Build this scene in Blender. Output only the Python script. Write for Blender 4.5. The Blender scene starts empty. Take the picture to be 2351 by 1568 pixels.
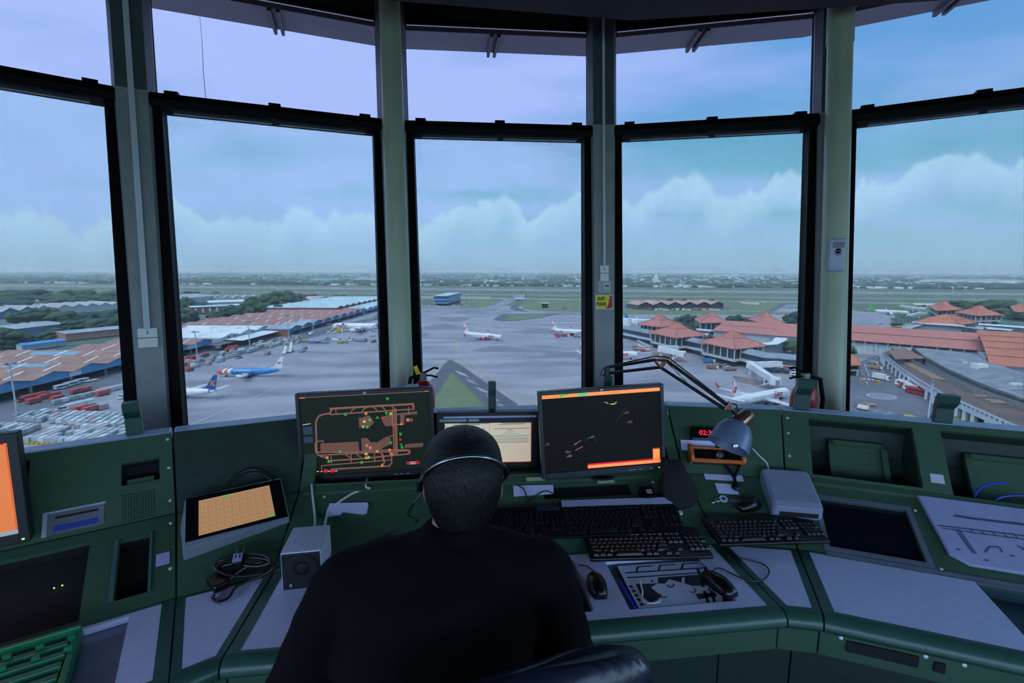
import bpy, bmesh, math, random
from mathutils import Vector, Matrix, noise
PI = math.pi
SC = bpy.context.scene
COL = SC.collection
rnd = random.Random(7)
F, PITCH, ROLL, EYE = 1103.8, .1453, .0022, 1.72
PCX, PCY = 1175.5, 784.0
GZ = EYE - 60.0                      # the airfield lies 60 m below the eye
def ray(x, y):
 u, v = x - PCX, y - PCY
 c, s = math.cos(ROLL), math.sin(ROLL)
 u, v = c*u + s*v, -s*u + c*v
 return Vector((u/F, (F*math.cos(PITCH) - v*math.sin(PITCH))/F, (-F*math.sin(PITCH) - v*math.cos(PITCH))/F))
E0 = Vector((0, 0, EYE))
def at(x, y, z):                     # where the sight line of a photo point meets the height z
 d = ray(x, y); return E0 + d*((z - EYE)/d.z)
def aty(x, y, Y):                    # ... meets the depth Y
 d = ray(x, y); return E0 + d*(Y/d.y)
def atp(x, y, p, n):                 # ... meets a plane
 d = ray(x, y); return E0 + d*((Vector(p) - E0).dot(n)/d.dot(n))
def gp(x, y, dz=0.0):                # ... meets the airfield
 return at(x, y, GZ + dz)
def lift(p, y):                      # height above the airfield of photo row y over ground point p
 r = Vector((p.x, p.y)).length
 # find z so that the point projects on row y
 lo, hi = GZ, GZ + 400
 for _ in range(50):
  m = (lo + hi)/2
  if proj(Vector((p.x, p.y, m)))[1] > y: lo = m
  else: hi = m
 return lo - GZ
def proj(p):
 X, Y, Z = p.x, p.y, p.z - EYE
 fw = Y*math.cos(PITCH) - Z*math.sin(PITCH); up = Y*math.sin(PITCH) + Z*math.cos(PITCH)
 u, v = F*X/fw, -F*up/fw
 c, s = math.cos(ROLL), math.sin(ROLL)
 return PCX + c*u - s*v, PCY + s*u + c*v
def lin(c):
 if isinstance(c, str):
  c = [int(c[i:i+2], 16)/255 for i in (0, 2, 4)]
  c = [x/12.92 if x <= .04045 else ((x+.055)/1.055)**2.4 for x in c]
 return (c[0], c[1], c[2], 1.0)
MATS = {}
def mat(name, col, rough=.55, metal=0.0, var=.12, scale=6.0, col2=None, bump=0.0, emit=0.0, spec=.5, detail=3.0, coord='Object', lo=.35, hi=.65, stretch=None, coat=0.0):
 if name in MATS: return MATS[name]
 m = bpy.data.materials.new(name); m.use_nodes = True
 nt = m.node_tree; N = nt.nodes; L = nt.links
 b = N['Principled BSDF']
 b.inputs['Roughness'].default_value = rough; b.inputs['Metallic'].default_value = metal
 b.inputs['Specular IOR Level'].default_value = spec
 if coat: b.inputs['Coat Weight'].default_value = coat
 c1 = lin(col)
 c2 = lin(col2) if col2 is not None else tuple(min(1, max(0, x*(1 - var))) for x in c1[:3]) + (1,)
 tc = N.new('ShaderNodeTexCoord'); nz = N.new('ShaderNodeTexNoise'); rp = N.new('ShaderNodeValToRGB')
 nz.inputs['Scale'].default_value = scale; nz.inputs['Detail'].default_value = detail
 src = tc.outputs[coord]
 if stretch:
  mp = N.new('ShaderNodeMapping'); mp.inputs['Scale'].default_value = stretch
  L.new(src, mp.inputs['Vector']); src = mp.outputs['Vector']
 L.new(src, nz.inputs['Vector'])
 rp.color_ramp.elements[0].position = lo; rp.color_ramp.elements[0].color = c2
 rp.color_ramp.elements[1].position = hi; rp.color_ramp.elements[1].color = c1
 L.new(nz.outputs['Fac'], rp.inputs['Fac']); L.new(rp.outputs['Color'], b.inputs['Base Color'])
 if emit:
  L.new(rp.outputs['Color'], b.inputs['Emission Color']); b.inputs['Emission Strength'].default_value = emit
 if bump:
  bp = N.new('ShaderNodeBump'); bp.inputs['Strength'].default_value = bump
  bp.inputs['Distance'].default_value = .01
  L.new(nz.outputs['Fac'], bp.inputs['Height']); L.new(bp.outputs['Normal'], b.inputs['Normal'])
 MATS[name] = m
 return m
def glassmat(name, tint, gloss=.06, rough=.02):
 if name in MATS: return MATS[name]
 m = bpy.data.materials.new(name); m.use_nodes = True
 nt = m.node_tree; N = nt.nodes; L = nt.links; N.clear()
 o = N.new('ShaderNodeOutputMaterial'); t = N.new('ShaderNodeBsdfTransparent'); g = N.new('ShaderNodeBsdfGlossy')
 x = N.new('ShaderNodeMixShader'); fr = N.new('ShaderNodeLayerWeight'); mu = N.new('ShaderNodeMath')
 nz = N.new('ShaderNodeTexNoise'); tc = N.new('ShaderNodeTexCoord'); rp = N.new('ShaderNodeValToRGB')
 nz.inputs['Scale'].default_value = 2.0
 rp.color_ramp.elements[0].position = .3; rp.color_ramp.elements[1].position = .7
 rp.color_ramp.elements[0].color = tuple(c*.97 for c in tint) + (1,); rp.color_ramp.elements[1].color = tuple(tint) + (1,)
 L.new(tc.outputs['Object'], nz.inputs['Vector']); L.new(nz.outputs['Fac'], rp.inputs['Fac']); L.new(rp.outputs['Color'], t.inputs['Color'])
 g.inputs['Roughness'].default_value = rough
 mu.operation = 'MULTIPLY'; mu.inputs[1].default_value = gloss
 L.new(fr.outputs['Fresnel'], mu.inputs[0]); L.new(mu.outputs[0], x.inputs['Fac'])
 L.new(t.outputs[0], x.inputs[1]); L.new(g.outputs[0], x.inputs[2]); L.new(x.outputs[0], o.inputs['Surface'])
 MATS[name] = m
 return m
def frame_z(d):
 d = Vector(d).normalized()
 a = Vector((0, 0, 1)) if abs(d.z) < .95 else Vector((1, 0, 0))
 x = a.cross(d).normalized(); y = d.cross(x)
 return x, y, d
class MB:
 def __init__(s, M=None): s.v = []; s.f = []; s.m = []; s.M = M
 def add(s, vs, fs, mi=0, M=None):
  b = len(s.v)
  for p in vs:
   p = Vector(p)
   if M is not None: p = M @ p
   if s.M is not None: p = s.M @ p
   s.v.append(p)
  for f in fs: s.f.append(tuple(b + i for i in f)); s.m.append(mi)
  return s
 def box(s, c, d, mi=0, M=None, taper=1.0):
  x, y, z = d[0]/2, d[1]/2, d[2]/2; c = Vector(c)
  vs = [c + Vector((sx*x*(taper if sz > 0 else 1), sy*y*(taper if sz > 0 else 1), sz*z)) for sz in (-1, 1) for sx, sy in ((-1, -1), (1, -1), (1, 1), (-1, 1))]
  return s.add(vs, [(3, 2, 1, 0), (4, 5, 6, 7), (0, 1, 5, 4), (1, 2, 6, 5), (2, 3, 7, 6), (3, 0, 4, 7)], mi, M)
 def hexa(s, lo, hi, mi=0):       # two quads, bottom and top, same winding
  n = len(lo)
  fs = [tuple(range(n-1, -1, -1)), tuple(range(n, 2*n))] + [(i, (i+1) % n, n + (i+1) % n, n + i) for i in range(n)]
  return s.add(list(lo) + list(hi), fs, mi)
 def prism(s, poly, z0, z1, mi=0, M=None):
  n = len(poly)
  vs = [(p[0], p[1], z0) for p in poly] + [(p[0], p[1], z1) for p in poly]
  fs = [tuple(range(n-1, -1, -1)), tuple(range(n, 2*n))] + [(i, (i+1) % n, n + (i+1) % n, n + i) for i in range(n)]
  return s.add(vs, fs, mi, M)
 def slab(s, pts, t, mi=0):       # polygon in space, thickened against its normal
  pts = [Vector(p) for p in pts]
  n = Vector((0, 0, 0))
  for i in range(len(pts)): n += (pts[i] - pts[0]).cross(pts[(i+1) % len(pts)] - pts[0])
  n.normalize()
  return s.hexa([p - n*t for p in pts], pts, mi)
 def quad(s, pts, mi=0): return s.add(pts, [tuple(range(len(pts)))], mi)
 def cyl(s, a, b, r0, r1=None, n=16, mi=0, caps=True):
  r1 = r0 if r1 is None else r1
  a, b = Vector(a), Vector(b); x, y, d = frame_z(b - a)
  vs = [a + (x*math.cos(t) + y*math.sin(t))*r0 for t in [2*PI*i/n for i in range(n)]] + [b + (x*math.cos(t) + y*math.sin(t))*r1 for t in [2*PI*i/n for i in range(n)]]
  fs = [(i, (i+1) % n, n + (i+1) % n, n + i) for i in range(n)]
  if caps: fs += [tuple(range(n-1, -1, -1)), tuple(range(n, 2*n))]
  return s.add(vs, fs, mi)
 def rings(s, rs, mi=0, caps=True, closed=True):     # loft through rings of equal count
  n = len(rs[0]); vs = [p for r in rs for p in r]; fs = []
  for k in range(len(rs) - 1):
   for i in range(n if closed else n-1):
    j = (i+1) % n
    fs.append((k*n + i, k*n + j, (k+1)*n + j, (k+1)*n + i))
  if caps: fs += [tuple(range(n-1, -1, -1)), tuple((len(rs)-1)*n + i for i in range(n))]
  return s.add(vs, fs, mi)
 def tube(s, pts, r, n=8, mi=0, caps=True):
  pts = [Vector(p) for p in pts]; rs = []
  rr = r if isinstance(r, (list, tuple)) else [r]*len(pts)
  x = None
  for i, p in enumerate(pts):
   d = (pts[min(i+1, len(pts)-1)] - pts[max(i-1, 0)])
   if d.length < 1e-9: d = Vector((0, 0, 1))
   d.normalize()
   if x is None: x, y, _ = frame_z(d)
   else:
    x = x - d*x.dot(d)
    if x.length < 1e-6: x, _, _ = frame_z(d)
    x.normalize()
   y = d.cross(x)
   rs.append([p + (x*math.cos(2*PI*k/n) + y*math.sin(2*PI*k/n))*rr[i] for k in range(n)])
  return s.rings(rs, mi, caps)
 def lathe(s, prof, a=(0, 0, 0), d=(0, 0, 1), n=24, mi=0, caps=True):   # prof: (radius, height)
  x, y, z = frame_z(d); a = Vector(a)
  return s.rings([[a + z*h + (x*math.cos(2*PI*k/n) + y*math.sin(2*PI*k/n))*max(r, 1e-5) for k in range(n)] for r, h in prof], mi, caps)
 def ball(s, c, r, n=12, mi=0, sc=(1, 1, 1)):
  c = Vector(c); vs = []; fs = []
  m = max(4, n//2)
  for i in range(m+1):
   th = PI*i/m
   for k in range(n):
    ph = 2*PI*k/n
    vs.append(c + Vector((r*sc[0]*math.sin(th)*math.cos(ph), r*sc[1]*math.sin(th)*math.sin(ph), r*sc[2]*math.cos(th))))
  for i in range(m):
   for k in range(n): fs.append((i*n + k, (i+1)*n + k, (i+1)*n + (k+1) % n, i*n + (k+1) % n))
  return s.add(vs, fs, mi)
 def build(s, name, mats, parent=None, smooth=False, bevel=0.0, bseg=2, subsurf=0, weld=False):
  me = bpy.data.meshes.new(name)
  me.from_pydata([tuple(p) for p in s.v], [], s.f)
  if not isinstance(mats, (list, tuple)): mats = [mats]
  for m in mats: me.materials.append(m)
  me.polygons.foreach_set('material_index', s.m)
  bm = bmesh.new(); bm.from_mesh(me)
  if weld: bmesh.ops.remove_doubles(bm, verts=bm.verts, dist=1e-4)
  bmesh.ops.recalc_face_normals(bm, faces=bm.faces)
  if bevel:
   es = [e for e in bm.edges if len(e.link_faces) == 2 and e.calc_face_angle(0) > .5]
   try: bmesh.ops.bevel(bm, geom=es, offset=bevel, segments=bseg, profile=.5, affect='EDGES', clamp_overlap=True)
   except Exception: pass
  bm.to_mesh(me); bm.free()
  if smooth:
   me.polygons.foreach_set('use_smooth', [True]*len(me.polygons))
   if smooth != 2:
    try: me.set_sharp_from_angle(angle=math.radians(40))
    except Exception: pass
  o = bpy.data.objects.new(name, me); COL.objects.link(o)
  if subsurf:
   md = o.modifiers.new('round', 'SUBSURF'); md.levels = subsurf; md.render_levels = subsurf
  if parent is not None:
   o.parent = parent; o.matrix_parent_inverse = wm(parent).inverted()
  return o
def wm(o):
 m = o.matrix_basis.copy()
 if o.parent is not None: m = wm(o.parent) @ o.matrix_parent_inverse @ m
 return m
def thing(name, label, cat, loc=(0, 0, 0), rz=0.0, group=None, kind=None):
 o = bpy.data.objects.new(name, None); COL.objects.link(o); o.empty_display_size = .1
 o.location = loc; o.rotation_euler = (0, 0, rz)
 o.matrix_basis = Matrix.Translation(loc) @ Matrix.Rotation(rz, 4, 'Z')
 return tag(o, label, cat, group, kind)
def tag(o, label=None, cat=None, group=None, kind=None):
 if label: o['label'] = label
 if cat: o['category'] = cat
 if group: o['group'] = group
 if kind: o['kind'] = kind
 return o
def dup(root, M, label=None, group=None):       # copy of a thing with its parts and sub-parts
 r = root.copy(); COL.objects.link(r); r.matrix_basis = M
 if label: r['label'] = label
 if group: r['group'] = group
 def kids(src, dst):
  for ch in list(src.children):
   c = ch.copy(); COL.objects.link(c); c.parent = dst; c.matrix_parent_inverse = ch.matrix_parent_inverse.copy()
   kids(ch, c)
 kids(root, r)
 return r
def TRZ(p, rz=0.0, s=1.0): return Matrix.Translation(p) @ Matrix.Rotation(rz, 4, 'Z') @ Matrix.Scale(s, 4)
FONTCACHE = {}
def text_mesh(body, size=1.0, shear=0.0, offset=0.0, align='CENTER', extrude=0.0, space=1.0, cuts=0):
 cu = bpy.data.curves.new('lettering', 'FONT'); cu.body = body; cu.size = size; cu.shear = shear; cu.offset = offset
 cu.align_x = align; cu.align_y = 'CENTER'; cu.extrude = extrude; cu.space_character = space; cu.resolution_u = 3
 o = bpy.data.objects.new('lettering', cu); COL.objects.link(o)
 bpy.context.view_layer.update()
 dg = bpy.context.evaluated_depsgraph_get()
 me = o.evaluated_get(dg).to_mesh()
 vs = [v.co.copy() for v in me.vertices]; fs = [tuple(p.vertices) for p in me.polygons]
 o.evaluated_get(dg).to_mesh_clear()
 bpy.data.objects.remove(o); bpy.data.curves.remove(cu)
 if cuts:                         # slice into level strips so the letters can follow a curved skin
  bm = bmesh.new(); bv = [bm.verts.new(v) for v in vs]
  for f in fs:
   try: bm.faces.new([bv[i] for i in f])
   except ValueError: pass
  y = min(v.y for v in vs)
  while y < max(v.y for v in vs):
   bmesh.ops.bisect_plane(bm, geom=bm.verts[:] + bm.edges[:] + bm.faces[:], plane_co=(0, y, 0), plane_no=(0, 1, 0)); y += size*cuts
  bm.verts.index_update(); vs = [v.co.copy() for v in bm.verts]; fs = [tuple(v.index for v in f.verts) for f in bm.faces]; bm.free()
 return vs, fs
def basis(o, x, y):
 x = Vector(x).normalized(); y = Vector(y); y = (y - x*x.dot(y)).normalized(); z = x.cross(y)
 m = Matrix.Identity(4)
 for i in range(3): m[i][0], m[i][1], m[i][2], m[i][3] = x[i], y[i], z[i], o[i]
 return m
# ================================================================ camera, sky, sun
cd = bpy.data.cameras.new('camera'); cam = bpy.data.objects.new('camera', cd); COL.objects.link(cam)
cd.sensor_width = 36.0; cd.sensor_fit = 'HORIZONTAL'; cd.lens = 36.0*F/2351.0
cd.clip_start = .05; cd.clip_end = 60000
cam.matrix_basis = Matrix.Translation(E0) @ Matrix.Rotation(PI/2 - PITCH, 4, 'X') @ Matrix.Rotation(-ROLL, 4, 'Z')
cam.matrix_basis = Matrix.Translation(E0) @ Matrix.Rotation(PI/2 - PITCH, 4, 'X') @ Matrix.Rotation(ROLL, 4, 'Z')
SC.camera = cam
SC.view_settings.view_transform = 'Standard'; SC.view_settings.look = 'None'
SC.view_settings.exposure = 0.35; SC.view_settings.gamma = 1.0; SC.view_settings.use_curve_mapping = False
SC.cycles.max_bounces = 8; SC.cycles.diffuse_bounces = 3; SC.cycles.glossy_bounces = 3; SC.cycles.transmission_bounces = 4
SC.cycles.transparent_max_bounces = 12; SC.cycles.volume_bounces = 2
SC.cycles.sample_clamp_indirect = 6.0
W = bpy.data.worlds.new('sky'); SC.world = W; W.use_nodes = True
nt = W.node_tree; N = nt.nodes; L = nt.links; N.clear()
out = N.new('ShaderNodeOutputWorld'); bg = N.new('ShaderNodeBackground'); L.new(bg.outputs[0], out.inputs['Surface'])
tc = N.new('ShaderNodeTexCoord'); sep = N.new('ShaderNodeSeparateXYZ'); L.new(tc.outputs['Generated'], sep.inputs[0])
def math_(op, a, b=None, clamp=False):
 n = N.new('ShaderNodeMath'); n.operation = op; n.use_clamp = clamp
 for i, x in enumerate((a, b)):
  if x is None: continue
  if isinstance(x, (int, float)): n.inputs[i].default_value = x
  else: L.new(x, n.inputs[i])
 return n.outputs[0]
def ramp(src, stops):
 r = N.new('ShaderNodeValToRGB'); cr = r.color_ramp
 while len(cr.elements) < len(stops): cr.elements.new(.5)
 for e, (p, c) in zip(cr.elements, stops):
  e.position = p; e.color = lin(c) if isinstance(c, str) else (c, c, c, 1)
 L.new(src, r.inputs['Fac']); return r.outputs['Color']
def mix(f, a, b):
 n = N.new('ShaderNodeMix'); n.data_type = 'RGBA'
 L.new(f, n.inputs[0])
 for k, x in ((6, a), (7, b)):
  if isinstance(x, str): n.inputs[k].default_value = lin(x)
  else: L.new(x, n.inputs[k])
 return n.outputs[2]
up = math_('MAXIMUM', sep.outputs['Z'], 0.0)
clear = ramp(up, [(0.0, '86a3ba'), (.06, '7fa2bb'), (.16, '6b98b4'), (.32, '5589b8'), (.6, '4a7ab0')])
# flat cloud layer: project the direction on a high plane
den = math_('ADD', up, .07)
cx_ = math_('DIVIDE', sep.outputs['X'], den); cy_ = math_('DIVIDE', sep.outputs['Y'], den)
cmb = N.new('ShaderNodeCombineXYZ'); L.new(cx_, cmb.inputs[0]); L.new(cy_, cmb.inputs[1])
def noise_(vec, sc, det, rough=.55, off=(0, 0, 0), stretch=(1, 1, 1)):
 mp = N.new('ShaderNodeMapping'); mp.inputs['Location'].default_value = off; mp.inputs['Scale'].default_value = stretch
 L.new(vec, mp.inputs['Vector'])
 n = N.new('ShaderNodeTexNoise'); n.inputs['Scale'].default_value = sc; n.inputs['Detail'].default_value = det; n.inputs['Roughness'].default_value = rough
 L.new(mp.outputs[0], n.inputs['Vector']); return n.outputs['Fac']
high = noise_(cmb.outputs[0], .55, 6, .5, (3.1, 1.7, 0), (1, 1.6, 1))
side = math_('ADD', math_('MULTIPLY', sep.outputs['X'], -.17), .05)          # more cloud towards the left
lft = ramp(math_('ADD', high, side), [(.36, 0.0), (.62, 1.0)])
sky1 = mix(lft, clear, '8fa2d2')
# cumulus bank low in the sky
bank = noise_(tc.outputs['Generated'], 5.0, 8, .6, (.35, .2, .1), (1, 1, 2.6))
prof = ramp(up, [(.0, .0), (.10, .12), (.17, .16), (.24, -.02 if False else .0), (.4, 0.0)])
sepc = N.new('ShaderNodeSeparateColor'); L.new(prof, sepc.inputs[0])
topn = noise_(tc.outputs['Generated'], 9.0, 6, .6, (.0, .6, .3), (1, 1, .25))
edge = math_('SUBTRACT', math_('ADD', math_('MULTIPLY', topn, .26), math_('MULTIPLY', sep.outputs['X'], .06)), up)
bmask = ramp(math_('MULTIPLY', edge, 14.0), [(.0, 0.0), (.10, .75), (.7, .35), (1.0, .05)])
sky2 = mix(bmask, sky1, 'a6bad4')
haze = ramp(up, [(0.0, 1.0), (.03, .5), (.10, .0)])
sky3 = mix(haze, sky2, '88a2b8')
L.new(sky3, bg.inputs['Color']); bg.inputs['Strength'].default_value = 10.5
sd = bpy.data.lights.new('sun', 'SUN'); sd.energy = 15.0; sd.angle = math.radians(60); sd.color = (1, .96, .92)
sun = bpy.data.objects.new('sun', sd); COL.objects.link(sun)
sun.rotation_euler = (math.radians(28), math.radians(-18), 0)
# ================================================================ the cab: windows, mullions, blinds, ceiling, floor
RC = Vector((.3223, -1.3165)); RHO, LEAN, DL, PSI, ZT = 4.818, .2696, .2955, -.0856, EYE + .9
def wp(k, s, z, dn=0.0):             # point on window plane k: s to the right, z up, dn outwards
 th = PSI + (k - 2)*DL
 n = Vector((math.sin(th), math.cos(th))); t = Vector((math.cos(th), -math.sin(th)))
 p = RC + n*(RHO + LEAN*(z - ZT) + dn) + t*s
 return Vector((p.x, p.y, z))
def cp(k, z, dn=0.0, s=0.0):         # corner between window k and k+1
 th = PSI + (k - 1.5)*DL
 n = Vector((math.sin(th), math.cos(th))); t = Vector((math.cos(th), -math.sin(th)))
 p = RC + n*((RHO + LEAN*(z - ZT))/math.cos(DL/2) + dn) + t*s
 return Vector((p.x, p.y, z))
M_pier = mat('pier_grey_paint', '858b89', .5, var=.14, scale=9, bump=.05)
M_pierdark = mat('pier_dark_grey', '4a5254', .5, var=.2, scale=9)  # darker grey for the pier length above the transom
M_black = mat('black_aluminium', '040506', .6, spec=.12, var=.3, scale=12)
M_blackg = mat('black_gloss_plastic', '0a0b0d', .25, var=.2, scale=20)
M_frame = mat('dark_window_frame', '0a0c0e', .7, spec=.1, var=.2, scale=14)
M_alu = mat('bare_aluminium', 'c5cbcf', .3, 1.0, var=.1, scale=20)
M_white = mat('white_plastic', 'dfe3e2', .4, var=.06, scale=15)
M_ceil = mat('dark_ceiling_panel', '20262c', .8, var=.3, scale=4, bump=.1)
M_wall = mat('dark_wall_paint', '1b211f', .8, var=.2, scale=3)
M_floor = mat('black_carpet', '0b0c0d', .95, var=.4, scale=60)
G_clear = glassmat('solar_glass', (.111, .111, .117), .11)
G_film = glassmat('teal_tinted_film', (.82, 1.0, .91), .05, .1)
G_back = glassmat('clear_glass', (.93, .95, .94), .5)
ZS, ZL0, ZL1, ZU0, ZU1 = .76, .80, ZT, EYE + .9938, EYE + 1.6863
def hw(z, up=False): return (.6189 if up else .5802) + .0367*(z - ZT)
WN = range(-1, 6)
for k in WN:
 w = thing('window_%d' % (k + 2), None, None, wp(k, 0, ZS), 0, kind='structure')
 fr = MB()
 for z0, z1, up in ((ZS, ZL1, False), (ZU0, ZU1, True)):
  a = .028 if not up else .014
  for s in (-1, 1):
   q = lambda z, e, d: wp(k, s*(hw(z, up) + e), z, d)
   fr.hexa([q(z0, 0, -.02), q(z0, a, -.02), q(z0, a, .04), q(z0, 0, .04)], [q(z1, 0, -.02), q(z1, a, -.02), q(z1, a, .04), q(z1, 0, .04)])
 for z0, z1, h in ((ZS - .05, ZL0, .62), (ZL1, ZU0, .70), (ZU1, ZU1 + .05, .72)):
  q = lambda s, z, d: wp(k, s*h, z, d)
  fr.hexa([q(-1, z0, -.02), q(1, z0, -.02), q(1, z0, .05), q(-1, z0, .05)], [q(-1, z1, -.02), q(1, z1, -.02), q(1, z1, .05), q(-1, z1, .05)])
 fr.build('frame', M_frame, w)
 ln = MB()
 q = lambda s, z, d: wp(k, s*.635, z, d)
 ln.hexa([q(-1, ZU1, -.035), q(1, ZU1, -.035), q(1, ZU1, -.018), q(-1, ZU1, -.018)], [q(-1, ZU1 + .012, -.035), q(1, ZU1 + .012, -.035), q(1, ZU1 + .012, -.018), q(-1, ZU1 + .012, -.018)])
 ln.build('head_bead', M_alu, w)
 for z0, z1, up in ((ZL0 - .02, ZL1 + .01, False), (ZU0 - .01, ZU1 + .01, True)):
  g = MB(); g.quad([wp(k, -hw(z0, up) - .01, z0, .01), wp(k, hw(z0, up) + .01, z0, .01), wp(k, hw(z1, up) + .01, z1, .01), wp(k, -hw(z1, up) - .01, z1, .01)])
  g.build('glass_pane', G_clear, w)
 # wall under and over the window
 b = MB()
 c0 = lambda z, d: wp(k, -(RHO + LEAN*(z - ZT))*math.tan(DL/2), z, d)
 c1 = lambda z, d: wp(k, (RHO + LEAN*(z - ZT))*math.tan(DL/2), z, d)
 b.hexa([c0(0, -.01), c1(0, -.01), c1(0, .1), c0(0, .1)], [c0(ZS - .05, -.01), c1(ZS - .05, -.01), c1(ZS - .05, .1), c0(ZS - .05, .1)])
 b.hexa([c0(ZU1 + .05, -.0), c1(ZU1 + .05, -.0), c1(ZU1 + .05, .1), c0(ZU1 + .05, .1)], [c0(EYE + 2.3, -.0), c1(EYE + 2.3, -.0), c1(EYE + 2.3, .1), c0(EYE + 2.3, .1)])
 tag(b.build('wall_window_bay', M_wall), kind='structure')
# tinted roller blinds, pulled right down, one to each visible window
BL = ['black roller blind with tinted film at far left window, left of the conduit marked 2', 'black roller blind with tinted film between conduit pier 2 and left round column',
  'black roller blind with tinted film in the centre window, left of the quiet sign', 'black roller blind with tinted film between quiet sign pier and right round column',
  'black roller blind with tinted film at far right window, right of the right column']
for k in range(5):
 t = thing('roller_blind', BL[k], 'blind', wp(k, 0, ZT - .01), 0, 'tinted roller blinds on the windows')
 h = MB()
 hs = .628
 pr = [(-.03, -.005), (-.10, .01), (-.115, .045), (-.10, .085), (-.03, .094)]
 h.rings([[wp(k, s, ZT + z, d) for d, z in pr] for s in (-hs, hs)])
 h.build('housing', M_black, t)
 r = MB()
 for s0, s1 in ((-.52, -.02), (.02, .52)):
  r.hexa([wp(k, s0, ZT - .022, -.09), wp(k, s1, ZT - .022, -.09), wp(k, s1, ZT - .022, -.06), wp(k, s0, ZT - .022, -.06)], [wp(k, s0, ZT - .008, -.09), wp(k, s1, ZT - .008, -.09), wp(k, s1, ZT - .008, -.06), wp(k, s0, ZT - .008, -.06)])
 r.build('edge_strip', mat('dull_grey_metal', '70777c', .4, .8), t)
 for s in (-.53, 0, .53):
  bk = MB(); a, b_ = s - .033, s + .033
  bk.hexa([wp(k, a, ZT + .088, -.09), wp(k, b_, ZT + .088, -.09), wp(k, b_, ZT + .088, -.02), wp(k, a, ZT + .088, -.02)], [wp(k, a, ZT + .108, -.085), wp(k, b_, ZT + .108, -.085), wp(k, b_, ZT + .108, -.02), wp(k, a, ZT + .108, -.02)])
  bk.build('bracket', M_black, t)
 fm = MB(); z0, z1 = .79, ZT
 fm.quad([wp(k, -hw(z0), z0, -.05), wp(k, hw(z0), z0, -.05), wp(k, hw(z1), z1, -.05), wp(k, -hw(z1), z1, -.05)])
 fm.build('tinted_film', G_film, t)
 for s in (-1, 1):
  ch = MB()
  q = lambda z, e, d: wp(k, s*(hw(z) + e), z, d)
  ch.hexa([q(.78, -.002, -.075), q(.78, .095, -.075), q(.78, .095, -.02), q(.78, -.002, -.02)], [q(ZT, -.002, -.075), q(ZT, .078, -.075), q(ZT, .078, -.02), q(ZT, -.002, -.02)])
  ch.build('side_channel', M_black, t)
# mullion piers
for k in range(-1, 5):
 p = thing('trim_%d' % (k + 2), None, None, cp(k, 0), 0, kind='structure')
 def pier(z0, z1, w0, w1, d0, d1, nm, m):
  b = MB()
  lo = [cp(k, z0, -d0, -w0*.72), cp(k, z0, -d0, w0*.72), cp(k, z0, -.04, w0), cp(k, z0, .06, w0), cp(k, z0, .06, -w0), cp(k, z0, -.04, -w0)]
  hi = [cp(k, z1, -d1, -w1*.72), cp(k, z1, -d1, w1*.72), cp(k, z1, -.04, w1), cp(k, z1, .06, w1), cp(k, z1, .06, -w1), cp(k, z1, -.04, -w1)]
  b.hexa(lo, hi); return b.build(nm, m, p)
 pier(0, ZU0 - .02, .072, .098, .11, .13, 'pier', M_pier)
 pier(ZU0 - .012, EYE + 2.3, .098, .105, .13, .13, 'pier_head', M_pierdark)
 j = MB(); z0, z1 = ZU0 - .02, ZU0 - .012
 j.hexa([cp(k, z0, -.135, -.075), cp(k, z0, -.135, .075), cp(k, z0, -.03, .1), cp(k, z0, -.03, -.1)], [cp(k, z1, -.135, -.075), cp(k, z1, -.135, .075), cp(k, z1, -.03, .1), cp(k, z1, -.03, -.1)])
 j.build('joint_cover', mat('worn_grey_trim', '9a9f98', .5), p)
# back of the room, floor, ceiling
ths = [PSI + (5.5 - 2)*DL + i*(2*PI - 7*DL)/14 for i in range(15)]
M_fr2 = M_frame
for i, (a, b_) in enumerate(zip(ths[:-1], ths[1:])):
 def q(t, dr, z):
  r = 4.42 + LEAN*(z - .9) + dr
  return Vector((RC.x + math.sin(t)*r, RC.y + math.cos(t)*r, z))
 bw = MB()
 for z0, z1 in ((0, .9), (2.75, EYE + 2.3)):
  bw.hexa([q(a, 0, z0), q(b_, 0, z0), q(b_, .1, z0), q(a, .1, z0)], [q(a, 0, z1), q(b_, 0, z1), q(b_, .1, z1), q(a, .1, z1)])
 tag(bw.build('wall_back_bay', M_wall), kind='structure')
 w = thing('window_%d' % (8 + i), None, None, q((a + b_)/2, 0, .9), kind='structure')
 fb = MB()
 for u0, u1 in ((a, a + .02), (b_ - .02, b_)):
  fb.hexa([q(u0, -.03, .9), q(u1, -.03, .9), q(u1, .06, .9), q(u0, .06, .9)], [q(u0, -.03, 2.75), q(u1, -.03, 2.75), q(u1, .06, 2.75), q(u0, .06, 2.75)])
 fb.build('frame', M_frame, w)
 gb = MB(); gb.quad([q(a + .02, .02, .9), q(b_ - .02, .02, .9), q(b_ - .02, .02, 2.75), q(a + .02, .02, 2.75)]); gb.build('glass_pane', G_back, w)
fl = MB(); fl.prism([(RC.x + math.sin(2*PI*i/28)*5.4, RC.y + math.cos(2*PI*i/28)*5.4) for i in range(28)], -.12, 0)
tag(fl.build('floor', M_floor), kind='structure')
ce = MB(); ce.prism([(RC.x + math.sin(2*PI*i/28)*6.0, RC.y + math.cos(2*PI*i/28)*6.0) for i in range(28)], EYE + 2.28, EYE + 2.4)
tag(ce.build('ceiling', M_ceil), kind='structure')
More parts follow.
